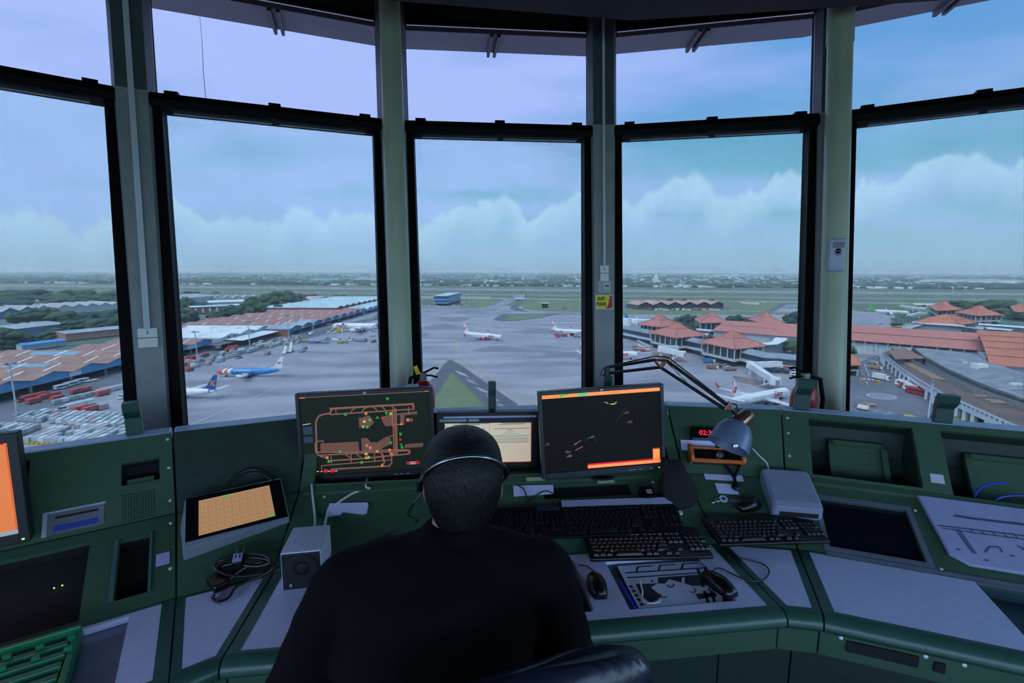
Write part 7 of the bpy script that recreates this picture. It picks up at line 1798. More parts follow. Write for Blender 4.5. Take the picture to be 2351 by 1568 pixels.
b = MB(); b.hexa([Vector((a.x - 2, a.y - .3, GZ + .2)), Vector((e.x - 1, e.y - .3, GZ + .2)), Vector((e.x - 1, e.y, GZ + .2)), Vector((a.x - 2, a.y, GZ + .2))], [Vector((a.x - 2, a.y - .3, GZ + 2.6)), Vector((e.x - 1, e.y - .3, GZ + 2.6)), Vector((e.x - 1, e.y, GZ + 2.6)), Vector((a.x - 2, a.y, GZ + 2.6))]); b.build('gate_door', M_dark, tG)
p0, p1 = gp(1976, 876), gp(2016, 880); t = thing('road_barrier', 'red and white striped barrier across the road by the gatehouse', 'barrier', p0)
for i in range(8):
 a, e = p0.lerp(p1, i/8), p0.lerp(p1, (i+1)/8); b = MB(); b.tube([a + Vector((0, 0, 1.6)), e + Vector((0, 0, 1.6))], .38, 6); b.build('striped_bar', M_board if i % 2 else mat('barrier_red', 'b8484a', .5), t)
for p in (p0, p1):
 b = MB(); b.box((p.x, p.y, p.z + 1), (.9, .9, 2)); b.build('post', mat('barrier_yellow', 'c2a83a', .5), t)
# ================================================================ trees
tv = random.Random(21)
GREENS = [mat('leaf_green_a', '3f5a40', .9, var=.3, scale=.35, col2='2b4434', detail=6), mat('leaf_green_b', '4a6344', .9, scale=.3, col2='334b37', detail=6), mat('leaf_green_c', '34504a', .9, scale=.35, col2='253e3c', detail=6), mat('leaf_brown', '6a625a', .9, scale=.3, col2='4f4f48', detail=6)]
M_bark = mat('bark', '544a44', .9)
ICO = bmesh.new(); bmesh.ops.create_icosphere(ICO, subdivisions=2, radius=1); IV = [v.co.copy() for v in ICO.verts]; IF = [tuple(v.index for v in f.verts) for f in ICO.faces]; ICO.free()
def crown_mesh(seed, m, flat_=1.0):
 r = random.Random(seed); b = MB()
 for i in range(26):
  a, e, q = r.uniform(0, 2*PI), r.uniform(-1.0, 1.4), r.uniform(.4, 1)
  c = Vector((.36*q*math.cos(a)*math.cos(e), .36*q*math.sin(a)*math.cos(e), .50 + .36*q*math.sin(e)*flat_)); rad = r.uniform(.10, .19)
  b.add([c + v*rad*(1 + .35*noise.noise((v + c*9)*2.3)) for v in IV], IF)
 return b.build('crown', m, smooth=2)
def make_tree(seed, m):
 t = thing('tree', 'tree', 'tree'); c = crown_mesh(seed, m); c.parent = t; c.matrix_parent_inverse = Matrix.Identity(4)
 b = MB(); b.tube([(0, 0, 0), (.01, 0, .3), (.0, .02, .6)], [.035, .026, .015], 6); k = b.build('trunk', M_bark, smooth=True); k.parent = t; k.matrix_parent_inverse = Matrix.Identity(4); return t
TP = [make_tree(s, GREENS[g]) for s, g in ((1, 0), (2, 1), (3, 2), (4, 0), (5, 3))]; used_p = set()
def tree(x, yb, yt, w, label, group, k=None):
 k = tv.randrange(4) if k is None else k
 p = gp(x, yb); h = max(2.5, lift(p, yt)); wd = w*p.length/F
 M = Matrix.Translation((p.x, p.y, GZ)) @ Matrix.Rotation(tv.uniform(0, 6), 4, 'Z') @ Matrix.Diagonal((wd/.92, wd/.92, h/.98, 1))
 if k not in used_p: used_p.add(k); o = TP[k]; o.matrix_basis = M; tag(o, label, None, group)
 else: o = dup(TP[k], M, label, group)
 return o
def wood(pts, label, group): [tree(*p, label, group) for p in pts]
wood([(x, 691 + tv.uniform(-2, 3), 667 + tv.uniform(-4, 5), tv.uniform(34, 52)) for x in range(-10, 290, 24)] + [(x, 703 + tv.uniform(-3, 3), 677 + tv.uniform(-4, 6), tv.uniform(38, 60)) for x in range(0, 290, 28)] + [(x, 714, 690 + tv.uniform(-3, 4), 44) for x in (0, 35, 70, 100)], 'dark tree in the dense wood on the skyline at far left', 'far left wood')
wood([(x, 742 + tv.uniform(-3, 4), y + tv.uniform(-3, 3), tv.uniform(36, 52)) for x, y in ((40, 716), (65, 712), (95, 706), (120, 704), (145, 712), (165, 718), (185, 716), (205, 714), (230, 716), (255, 712), (275, 708), (290, 710))] + [(x, 764, y, 46) for x, y in ((170, 735), (195, 730), (225, 728), (250, 728), (275, 726))], 'dark tree between the pale gabled sheds and the grey flat shed at far left', 'middle left wood')
wood([(x, yb, y, w) for x, yb, y, w in ((5, 800, 752, 60), (35, 796, 758, 48), (-25, 800, 752, 50), (70, 790, 772, 30), (100, 786, 764, 36), (135, 778, 752, 40), (118, 780, 758, 34), (12, 775, 750, 50))], 'tree in the clump behind the nearest rusty roof at far left', 'near left clump')
wood([(x, yb, y, w) for x, yb, y, w in ((424, 700, 680, 20), (432, 712, 683, 30), (425, 746, 708, 40), (445, 744, 712, 30), (410, 744, 712, 40), (455, 716, 695, 24), (475, 710, 694, 26), (505, 737, 712, 36), (528, 738, 700, 46), (545, 738, 706, 36), (572, 730, 692, 46), (594, 731, 696, 40), (488, 735, 712, 26), (585, 704, 680, 34), (604, 706, 680, 28), (620, 706, 672, 38), (640, 710, 668, 50), (662, 712, 667, 52), (682, 708, 670, 40), (612, 722, 692, 40), (640, 724, 698, 36), (700, 708, 686, 30), (714, 702, 684, 22), (774, 690, 677, 20), (788, 691, 675, 24), (495, 672.5, 669, 14), (430, 674, 668, 22), (450, 674, 669, 18))], 'dark green tree in the grove behind the rusty and white sheds', 'grove behind the sheds')
wood([(x, yb, y, w) for x, yb, y, w in ((1520, 700, 686, 22), (1538, 700, 685, 24), (1556, 700, 687, 22), (1572, 701, 686, 24), (1592, 701, 689, 22), (1610, 702, 691, 18), (1632, 703, 686, 22))], 'dark tree behind the row of pinkish gabled sheds', 'trees behind the gabled sheds')
wood([(x, yb, y, w) for x, yb, y, w in ((1505, 762, 735, 26), (1522, 760, 736, 24), (1538, 760, 738, 20), (1554, 748, 726, 24), (1574, 750, 721, 34), (1594, 752, 724, 32), (1568, 762, 739, 30), (1590, 764, 742, 34), (1612, 760, 745, 24), (1630, 784, 766, 22), (1648, 782, 764, 22), (1672, 770, 752, 28), (1692, 776, 752, 30), (1712, 780, 757, 30), (1732, 784, 762, 28), (1752, 782, 767, 22), (1678, 744, 724, 22), (1692, 745, 722, 24), (1708, 746, 726, 24), (1722, 750, 728, 22), (1738, 750, 729, 24), (1758, 752, 731, 26), (1772, 752, 732, 20), (1808, 742, 720, 24), (1826, 744, 714, 34), (1845, 746, 716, 30), (1815, 746, 730, 22))], 'leafy tree among the tiled pavilions of the terminal', 'trees among the pavilions')
for a in ((1797, 806, 782, 26, 4), (1818, 812, 778, 38, 1), (1790, 810, 790, 22, 0)): tree(*a[:4], 'brownish bush tree below the white folded canopy roof', 'bushes by the white canopy', a[4])
wood([(x, yb, y, w) for x, yb, y, w in ((2190, 703, 690, 24), (2206, 704, 689, 26), (2222, 706, 690, 26), (2242, 712, 693, 30), (2262, 714, 688, 34), (2284, 714, 686, 34), (2304, 716, 685, 34), (2318, 720, 694, 30), (2296, 728, 706, 36), (2334, 734, 714, 40), (2350, 736, 720, 30), (2226, 712, 698, 26))], 'dark tree in the clump between the far orange tiled roofs', 'trees between the far tiled roofs')
tree(1948, 818, 791, 30, 'round green tree beside the right round column, above the gatehouse', None, 1)
wood([(x, 748 + tv.uniform(-1, 1), 741, 12) for x in (2050, 2058, 2066)], 'low green bush at the foot of the palms', 'bushes below the palms')
M_palm = mat('palm_green', '4d6a4c', .8, scale=.5, col2='3b573f')
pt0 = thing('palm_tree', 'palm tree in the row beside the green tailed jet', 'palm', group='row of palms'); r7 = random.Random(9)
b = MB(); b.tube([(0, 0, 0), (.01, 0, .4), (0, 0, .8)], [.03, .022, .02], 6); k = b.build('trunk', M_bark); k.parent = pt0
b = MB()
for i in range(16):
 a = i*2.4; l_ = r7.uniform(.3, .42); e = r7.uniform(.1, .9); q = []
 for j in range(5):
  f = j/4; q.append(Vector((math.cos(a)*l_*f, math.sin(a)*l_*f, .8 + l_*(e*f - 1.1*f*f))))
 s_ = Vector((-math.sin(a), math.cos(a), 0))
 b.rings([[p - s_*.06*(1 - abs(2*f - .8))**1 - Vector((0, 0, .02)), p, p + s_*.06*(1 - abs(2*f - .8)) - Vector((0, 0, .02))] for p, f in zip(q, (0, .25, .5, .75, 1))], closed=False, caps=False)
k = b.build('fronds', M_palm); k.parent = pt0
for i, (x, yb, yt) in enumerate(((2047, 742, 729), (2056, 743, 729), (2068, 742, 724), (2076, 742, 725), (2085, 741, 724), (2092, 740, 726), (2098, 739, 727), (2059, 744, 732))):
 p = gp(x, yb); h = lift(p, yt); M = Matrix.Translation(p) @ Matrix.Rotation(i, 4, 'Z') @ Matrix.Scale(h/.95, 4)
 if i == 0: pt0.matrix_basis = M
 else: dup(pt0, M)
# ================================================================ light masts
M_mast = mat('galvanised_mast', 'b4bcc4', .5, .1, var=.1)
def mast(x, yb, yt, label, heads=3, w=.4, group='floodlight masts on the apron'):
 p = gp(x, yb); h = lift(p, yt); t = thing('light_mast', label, 'light mast', p, 0, group)
 b = MB(); b.cyl(p, p + Vector((0, 0, h)), w, w*.55, 10); b.build('pole', M_mast, t, smooth=True)
 b = MB(); b.box((p.x, p.y, p.z + .5), (2, 2, 1)); b.build('plinth', M_conw, t)
 for i in range(heads):
  a = i*2*PI/heads + .6; c = p + Vector((math.cos(a)*1.5, math.sin(a)*1.5, h - .6)); b = MB(); b.tube([p + Vector((0, 0, h - 1)), c], .12, 5); b.box((c.x, c.y, c.z), (.9, .9, .6)); b.build('floodlight', mat('floodlight_grey', '6d7780', .5), t)
for x, yb, yt, lab in ((40, 955, 832, 'tall floodlight mast in front of the nearest blue gables, nearest one'), (455, 842, 760, 'floodlight mast beside the low blue shed and red carts'), (574, 802, 738, 'floodlight mast in front of the white roofed warehouse'), (663, 780, 723, 'floodlight mast at the corner of the rusty roofed row'), (720, 763, 735, 'floodlight mast halfway along the rusty row, behind a white truck'), (836.5, 731, 706, 'floodlight mast at the teal roofed far sheds'), (2130, 966, 872, 'pale lamp mast beside the red bus and the hooked post'), (1719, 833, 784, 'lamp mast in front of the nearest tiled pavilion')): mast(x, yb, yt, lab, 2 if x > 1500 else 3)
p = gp(90, 728); h = lift(p, 687); t = thing('lattice_mast', 'red and white lattice mast rising over the pale sheds at far left', 'mast', p)
for i in range(6):
 z0, z1, r0, r1 = h*i/6, h*(i+1)/6, 3.2 - .35*i, 3.2 - .35*(i+1); b = MB()
 for k in range(4):
  a, a2 = PI/4 + k*PI/2, PI/4 + (k+1)*PI/2; A = p + Vector((r0*math.cos(a), r0*math.sin(a), z0)); B2 = p + Vector((r1*math.cos(a2), r1*math.sin(a2), z1)); C2 = p + Vector((r1*math.cos(a), r1*math.sin(a), z1)); b.tube([A, C2], .3, 4); b.tube([A, B2], .2, 4)
 b.build('lattice_section', mat('mast_red', 'b0605c', .6) if i % 2 == 0 else M_board, t)
# ================================================================ aircraft
M_awhite = mat('aircraft_white', 'dfe2e6', .3, var=.05, scale=.3); M_ared = mat('aircraft_red', 'c63a3e', .35, var=.06, scale=.3); M_agrey = mat('aircraft_grey', 'aab0b8', .35, var=.06, scale=.3); M_tyre = mat('tyre_black', '15171a', .8); M_awin = mat('cabin_window_dark', '4a5664', .3)
def aircraft(name, label, nose, tail, L0, zc, body=M_awhite, finm=None, engm=None, wlm=None, wing=M_agrey, deco=None, gear=True, wide=1.0):
 nose, tail = Vector((nose[0], nose[1], 0)), Vector((tail[0], tail[1], 0)); d = (nose - tail).normalized(); L = (nose - tail).length if L0 is None else L0; ctr = nose - d*L*.5
 k = L/40.0; R0 = 1.95*k*wide; ang = math.atan2(d.y, d.x)
 t = thing(name, label, 'aircraft', (ctr.x, ctr.y, GZ), ang); M0 = wm(t); zc = zc*k*wide; finm = finm or body; engm = engm or body; wlm = wlm or body
 T = lambda x, y, z: M0 @ Vector((x, y, z))
 st = [(.5, .02, -.35), (.49, .28, -.3), (.475, .55, -.22), (.45, .80, -.1), (.42, .94, -.02), (.38, 1, 0), (.1, 1, 0), (-.15, 1, 0), (-.24, .94, .06), (-.34, .72, .25), (-.42, .46, .42), (-.48, .22, .55), (-.5, .08, .6)]
 def rad(x):                       # radius and centre height at x (share of L)
  for (a, r0, c0), (b_, r1, c1) in zip(st[:-1], st[1:]):
   if b_ <= x <= a: f = (a - x)/(a - b_); return (r0 + (r1 - r0)*f)*R0, zc + (c0 + (c1 - c0)*f)*R0
  return R0, zc
 b = MB(); b.rings([[T(x*L, r*R0*math.cos(a), zc + c*R0 + r*R0*1.03*math.sin(a)) for a in [2*PI*i/28 for i in range(28)]] for x, r, c in st]); b.build('fuselage', body, t, smooth=2)
 def sp(x, a, e=.03, s=-1):        # point on the skin: x share, a elevation angle on one side
  r, c = rad(x); return T(x*L, s*(r + e)*math.cos(a), c + (r*1.03 + e)*math.sin(a))
 def patch(x0, x1, a0, a1, m, nm, sk=0.0, s=None, n=8, mid=0):
  for side in ((-1, 1) if s is None else (s,)):
   b = MB(); g_ = []
   for i in range(n + 1):
    a = a0 + (a1 - a0)*i/n; o = sk*abs(a - mid); g_.append([sp(x0 + o + (x1 - x0)*j/4, a, .035, side) for j in range(5)])
   b.rings(g_, closed=False, caps=False); b.build(nm, m, t)
 def word(txt, xs, size, m, z_=.1, s=None, shear=.3, off=.0):
  vs, fs = text_mesh(txt, size, shear, off, cuts=.07)
  for side in ((-1, 1) if s is None else (s,)):
   b = MB(); b.add([sp((xs*L - side*v.x)/L if side > 0 else (xs*L + v.x)/L, z_ + v.y/R0, .05, side) for v in vs], fs); b.build('lettering', m, t)
 patch(.452, .478, .25, 1.25, M_awin, 'cockpit_window', .01)
 b = MB()
 for side in (-1, 1):
  for i in range(int(L*.62/1.1)):
   x = .36 - i*1.1/L
   if x < -.3: break
   b.quad([sp(x - .25/L, .12, .03, side), sp(x + .25/L, .12, .03, side), sp(x + .25/L, .30, .03, side), sp(x - .25/L, .30, .03, side)])
 if not deco or deco[0] != 'freighter': b.build('cabin_windows', M_awin, t)
 sp_ = 17.5*k
 for side in (-1, 1):
  w = lambda f, c, zt: T(5.2*k - f*9.6*k - c*(6.6 - 4.9*f)*k, side*(R0*.5 + f*(sp_ - R0*.5)), zc - R0*.55 + f*1.6*k + zt)
  b = MB(); rs = []
  for f in (0, .33, .66, 1):
   th = .42*k*(1 - .7*f); rs.append([w(f, 0, 0), w(f, .25, th), w(f, .7, th*.6), w(f, 1, 0), w(f, .7, -th*.4), w(f, .25, -th*.7)])
  b.rings(rs); wo = b.build('wing', wing, t, smooth=2)
  if deco: wlm = None
  b = MB(); wl = lambda c, z, o: T(5.2*k - 9.6*k - c - z*.55, side*(sp_ + z*.22 + o), zc - R0*.55 + 1.6*k + z)
  b.hexa([wl(0, 0, .06), wl(1.6*k, 0, .06), wl(1.5*k, 2.5*k, .06), wl(.8*k, 2.5*k, .06)], [wl(0, 0, -.06), wl(1.6*k, 0, -.06), wl(1.5*k, 2.5*k, -.06), wl(.8*k, 2.5*k, -.06)]); wlm and b.build('winglet', wlm, wo)
  ey, er = side*5.0*k*wide**.3, 1.02*k*wide**.6; ez = zc - R0*.55 - 1.0*k*wide
  b = MB(); b.lathe([(er*.78, -.02), (er*.92, .02), (er, .5*k), (er, 2.2*k), (er*.75, 3.6*k), (er*.45, 4.1*k), (0.0, 4.3*k)], T(5.6*k, ey, ez), -(T(1, 0, 0) - T(0, 0, 0)), 20); eo = b.build('engine', engm, t, smooth=2)
  b = MB(); b.lathe([(er*.78, -.03), (er*.7, .3), (0, .35)], T(5.62*k, ey, ez), -(T(1, 0, 0) - T(0, 0, 0)), 20); b.build('intake', M_dark, eo)
  b = MB(); b.box((0, 0, 0), (2.4*k, .25*k, .9*k), 0, M0 @ Matrix.Translation((3.2*k, ey, ez + er + .1*k))); b.build('pylon', body, eo)
  h_ = lambda f, c, z: T(-L*.415 - f*4.0*k - c*(3.4 - 1.9*f)*k, side*(.5*k + f*6.6*k), zc + R0*.62 + f*.75*k + z)
  b = MB(); b.rings([[h_(f, 0, 0), h_(f, .4, .15*k), h_(f, 1, 0), h_(f, .4, -.12*k)] for f in (0, 1)]); b.build('stabilizer', wing, t)
 fz = lambda x, z: (-L*.5 + x*k, zc + z*k)
 fin = [(8.6, 1.75), (5.4, 2.9), (1.2, 9.0), (-.7, 9.0), (.9, 1.5), (4, .9)]
 b = MB(); b.hexa([T(fz(x, z)[0], -.16*k, fz(x, z)[1]) for x, z in fin], [T(fz(x, z)[0], .16*k, fz(x, z)[1]) for x, z in fin]); fo = b.build('tail_fin', finm, t)
 def finart(polys, m, nm='emblem'):
  for side in (-1, 1):
   b = MB()
   for pl in polys: b.add([T(fz(x, z)[0], side*.19*k, fz(x, z)[1]) for x, z in pl], [tuple(range(len(pl)))])
   b.build(nm, m, fo)
 def fintext(txt, x, z, size, m, shear=.1):
  vs, fs = text_mesh(txt, size, shear, .02*size)
  for side in (-1, 1):
   b = MB(); sx = 2*shear if side < 0 else 0; b.add([T(fz(x - side*(v.x - sx*v.y), z + v.y)[0], side*.2*k, fz(0, z + v.y)[1]) for v in vs], fs); b.build('fin_lettering', m, fo)
 if gear:
  for gx, gy in ((L*.36, 0), (-.6*k, -2.8*k), (-.6*k, 2.8*k)):
   b = MB(); b.cyl(T(gx, gy, .5*k), T(gx, gy, zc - R0*.6), .16*k, n=8)
   for o in (-.35, .35): b.cyl(T(gx, gy + o*k - .15*k, .52*k), T(gx, gy + o*k + .15*k, .52*k), .52*k, n=14)
   b.build('landing_gear', M_tyre, t, smooth=True)
 return t, patch, word, finart, fintext, k
def lion(label, nose, tail, **kw):
 t, patch, word, art, ft_, k = aircraft('airliner', label, nose, tail, None, 3.35, engm=M_ared, wlm=M_ared, wing=mat('wing_white', 'd0d4d9', .35), **kw)
 word('Lion', .225, 3.3, M_ared, .16, None, .28, .13)
 cx, cz = 1.5, 5.0
 disc = [[(cx + .75 + .72*math.cos(a), cz + .5 + .8*math.sin(a)) for a in [2*PI*i/18 for i in range(18)]], [(cx + .4 + .62*math.cos(a), cz - .75 + .6*math.sin(a)) for a in [2*PI*i/16 for i in range(16)]]]
 rays = []
 for i in range(7):
  a = 1.75 + i*.40; r0, r1 = .75, 1.75; rays.append([(cx + .55 + r0*math.cos(a), cz - .1 + r0*math.sin(a)), (cx + .55 + r1*math.cos(a + .10), cz - .1 + r1*math.sin(a + .10)), (cx + .55 + r1*.97*math.cos(a + .26), cz - .1 + r1*.97*math.sin(a + .26)), (cx + .55 + r0*math.cos(a + .12), cz - .1 + r0*math.sin(a + .12))])
 art(disc + rays, M_ared)
 art([[(1.2, 8.9), (-.6, 8.9), (.9, 1.7), (1.25, 1.7), (-.1, 8.5)]], M_ared, 'fin_edge')
 return t
lion('white airliner with red lettering and red engines, alone in the centre of the apron', (-7.6, 412), (-44, 433))
lion('white airliner with red lion fin parked with carts, cut by the quiet sign pier', (77, 446), (38, 460))
lion('white airliner with red lion fin half behind the central pier, nearer of the two there', (88, 327), (46, 325))
lion('nearest white airliner with red lion fin, below the boarding bridge', (133, 225), (96, 204.5))
M_ablue = mat('cargo_blue', '2f86c8', .35, var=.08, scale=.2); M_aor = mat('cargo_orange', 'd9694a', .35, var=.06);
t, patch, word, art, ft_, k = aircraft('cargo_jet', 'blue cargo jet with orange nose, white chevrons and white fin', (-168, 268), (-131, 270), None, 3.4, M_ablue, M_awhite, M_awhite, M_awhite, deco=('freighter',))
patch(.395, .5, -1.57, 1.57, M_aor, 'orange_nose', n=16); patch(.36, .397, -1.5, 1.5, M_awhite, 'chevron', -.028, n=16); patch(.325, .362, -1.5, 1.5, M_aor, 'chevron', -.028, n=16); patch(.275, .327, -1.5, 1.5, M_awhite, 'chevron', -.028, n=16)
word('MY INDO AIRLINES', .10, 1.15, M_awhite, .38, None, .2, .02); ft_('MY', 2.0, 5.0, 1.9, M_ared, .4)
M_navy = mat('fin_navy', '27509a', .35); M_kor = mat('fin_orange', 'e0922e', .35)
t, patch, word, art, ft_, k = aircraft('cargo_jet', 'white jet with blue tail and orange letter on its fin, cut by the left pier', (-176, 222), (-139, 221), None, 3.4, M_awhite, M_navy, wing=M_awhite, deco=('freighter',))
patch(-.5, -.40, -1.57, 1.57, M_navy, 'blue_tail', n=12); ft_('K', 2.3, 4.6, 4.3, M_kor, .35)
M_pur = mat('freighter_purple', '4a3a86', .35); M_fred = mat('freighter_red', 'd2453c', .35)
t, patch, word, art, ft_, k = aircraft('cargo_jet', 'large white freighter being loaded beside the blue gabled warehouse', (-181, 478), (-119, 474), None, 3.5, M_awhite, M_pur, wing=M_awhite, deco=('freighter',), wide=1.0)
word('Fed', .342, 4.0, M_pur, .2, 1, 0, .1); word('Ex', .246, 4.0, M_fred, .2, 1, 0, .1); patch(-.5, -.20, -1.57, 1.57, M_pur, 'purple_tail', -.05, n=14)
patch(.27, .31, .25, 1.2, mat('cargo_door_dark', '5a4652', .6), 'cargo_door', s=1)
M_cgreen = mat('aircraft_green', '4fae4e', .4)
t, patch, word, art, ft_, k = aircraft('airliner', 'white airliner with bright green tail near the palms', (551, 664), (519, 700), None, 3.5, M_awhite, M_cgreen, wlm=M_awhite, wing=MATS['wing_white'])
patch(-.5, -.33, -1.57, 1.57, M_cgreen, 'green_tail', .03, n=12); word('Citilink', .24, 2.6, M_cgreen, .15, None, 0, .06)
t, patch, word, art, ft_, k = aircraft('airliner', 'further white airliner with green fin behind the boarding bridges', (740, 838), (703, 850), None, 3.5, M_awhite, M_cgreen)
M_dred = mat('fin_dark_red', '8c3a42', .4)
aircraft('airliner', 'white airliner with dark red fin crossing the far end of the taxiway', (5.4, 981), (30, 1012), None, 3.4, M_awhite, M_dred)
M_teal = mat('fin_teal', '2a86b4', .4)
aircraft('airliner', 'white airliner with teal fin behind the tiled pavilion by the central pier', (170, 560), (134, 571), None, 3.4, M_awhite, M_teal, wide=.9)
aircraft('airliner', 'blue tailed airliner peeping over the ridge of the long red hall', (372, 455), (345, 462), None, 3.0, mat('pale_blue_paint', '9cc4e0', .4), mat('fin_blue', '4a8fc0', .4))
# ================================================================ vehicles and ground equipment
M_glv = mat('vehicle_glass', '2c3640', .25); M_vw = mat('vehicle_white', 'd6d9dc', .4, var=.05); M_vr = mat('vehicle_red', 'c0504f', .5, var=.1); M_vy = mat('vehicle_yellow', 'c8a545', .5, var=.1); M_vg = mat('vehicle_grey', '8c96a0', .5, var=.1); M_vt = mat('vehicle_tan', 'b08a6e', .6, var=.15); M_vb = mat('vehicle_blue', '4b7ba8', .5, var=.1); M_vo = mat('vehicle_brown', '8f6a60', .6, var=.15)
def dir_px(x0, y0, x1, y1): a, c = gp(x0, y0), gp(x1, y1); return math.atan2(c.y - a.y, c.x - a.x)
def vehicle(name, label, cat, x, y, rz, l, w, h, body, kind='van', group=None, roof=None, cab=None):
 p = gp(x, y); t = thing(name, label, cat, p, rz, group); M0 = wm(t); wr = min(.42, h*.18)
 def bx(nm, c, d, m, tp=1.0, bv=0): b = MB(); b.box(c, d, 0, M0, tp); return b.build(nm, m, t, bevel=bv)
 if kind in ('van', 'bus'):
  bx('body', (0, 0, h*.5 + wr*.5), (l, w, h - wr), body, .97, .1); bx('roof', (0, 0, h), (l*.95, w*.92, .12), roof or M_vw)
  bx('side_glass', (-.02*l, 0, h*.66), (l*.86, w*1.01, h*.26), M_glv); bx('windscreen', (l*.49, 0, h*.64), (.12, w*.86, h*.34), M_glv)
 elif kind == 'truck':
  bx('cab', (l*.38, 0, h*.42), (l*.22, w*.95, h*.7), cab or M_vw, .92, .08); bx('windscreen', (l*.485, 0, h*.55), (.1, w*.8, h*.25), M_glv); bx('cargo_box', (-l*.12, 0, h*.58), (l*.74, w, h*.8), body, 1, .05); bx('chassis', (0, 0, h*.15), (l*.95, w*.7, .25), M_tyre)
 elif kind == 'car':
  bx('body', (0, 0, h*.38), (l, w, h*.48), body, .96, .12); bx('cabin', (-.05*l, 0, h*.78), (l*.55, w*.9, h*.42), M_glv, .78, .05); bx('roof', (-.05*l, 0, h), (l*.4, w*.7, .06), body)
 elif kind == 'cart':
  bx('canopy', (0, 0, h*.62), (l, w, h*.62), body, .96, .06); bx('deck', (0, 0, h*.24), (l*1.02, w, .15), M_vg); b = MB(); b.tube([M0 @ Vector((l*.5, 0, .4)), M0 @ Vector((l*.72, 0, .35))], .07, 5); b.build('drawbar', M_vg, t)
 elif kind == 'flat':
  bx('deck', (0, 0, h*.5), (l, w, h*.4), body); bx('end_rail', (-l*.48, 0, h), (.12, w, h*.8), M_vg)
 elif kind == 'stairs':
  bx('chassis', (0, 0, .7), (l, w, .7), body); b = MB(); b.hexa([M0 @ Vector(q) for q in ((-l*.5, -w*.35, .9), (-l*.5, w*.35, .9), (-l*.42, w*.35, .9), (-l*.42, -w*.35, .9))], [M0 @ Vector(q) for q in ((l*.45, -w*.35, h), (l*.45, w*.35, h), (l*.58, w*.35, h), (l*.58, -w*.35, h))]); b.build('stair_flight', M_vw, t)
  for o in (-.4, .4): b = MB(); b.tube([M0 @ Vector((-l*.48, w*o, 2)), M0 @ Vector((l*.55, w*o, h + 1))], .08, 5); b.build('handrail', M_vg, t)
  bx('cab', (l*.36, 0, 1.5), (l*.2, w*.8, 1.4), M_vw, .9)
 for gx in (-.33, .33):
  for gy in (-.46, .46):
   b = MB(); b.cyl(M0 @ Vector((gx*l, gy*w - .12, wr)), M0 @ Vector((gx*l, gy*w + .12, wr)), wr, n=12); b.build('wheel', M_tyre, t, smooth=True)
 return t
hdS = dir_px(0, 920, 281, 862)
for x, y, lab in ((142, 893, 'white minibus parked before the nearest blue gables, first of three'), (164, 886, 'white minibus parked before the nearest blue gables, middle of three'), (187, 879, 'white minibus parked before the nearest blue gables, last of three')): vehicle('minibus', lab, 'minibus', x, y, hdS, 6.4, 2.3, 2.4, M_vw, 'van')
vehicle('loader', 'yellow and white cargo loader just after the three minibuses', 'loader', 209, 876, hdS, 6.5, 2.4, 1.4, M_vw, 'flat'); vehicle('pickup_truck', 'white pickup beside the pale containers, left of the two red carts', 'pickup', 145, 943, hdS, 5, 2, 1.9, M_vw, 'car')
vehicle('pickup_truck', 'white pickup at the edge of the far left window, by the pier', 'pickup', 282, 914, hdS + .4, 5, 2, 1.8, M_vw, 'car')
vehicle('tow_tractor', 'small red and white tractor leading the red carts', 'tractor', 51, 922, hdS, 4, 2, 1.8, M_vr, 'car')
rc = 'red canopied baggage cart in the cluster beyond the nearest container rows'
for x, y, r in ((66, 918, 0), (78, 926, 0), (94, 912, .1), (104, 916, 0), (125, 912, 0), (132, 920, 0), (176, 903, 0), (196, 899, 0)): vehicle('baggage_cart', rc, 'cart', x, y, hdS + r, 5.0, 2.4, 2.6, M_vr, 'cart', 'red baggage carts on the far left')
for x, y, lab in ((186, 945, 'red canopied cart, left one of the pair beyond the container rows'), (208, 946, 'red canopied cart, right one of the pair beyond the container rows'), (236, 908, 'single red canopied cart beside the green and white containers')): vehicle('baggage_cart', lab, 'cart', x, y, hdS, 5.4, 2.6, 2.8, M_vr, 'cart')
rc2 = 'red canopied cart in the cluster left of the blue cargo jet'
for x, y in ((431, 826), (446, 824), (460, 822), (472, 818), (432, 832), (445, 833), (430, 838), (440, 842), (436, 852), (530, 801), (541, 799), (524, 806), (536, 805)): vehicle('baggage_cart', rc2, 'cart', x, y, hdS, 4.6, 2.2, 2.4, M_vr, 'cart', 'red carts left of the blue cargo jet')
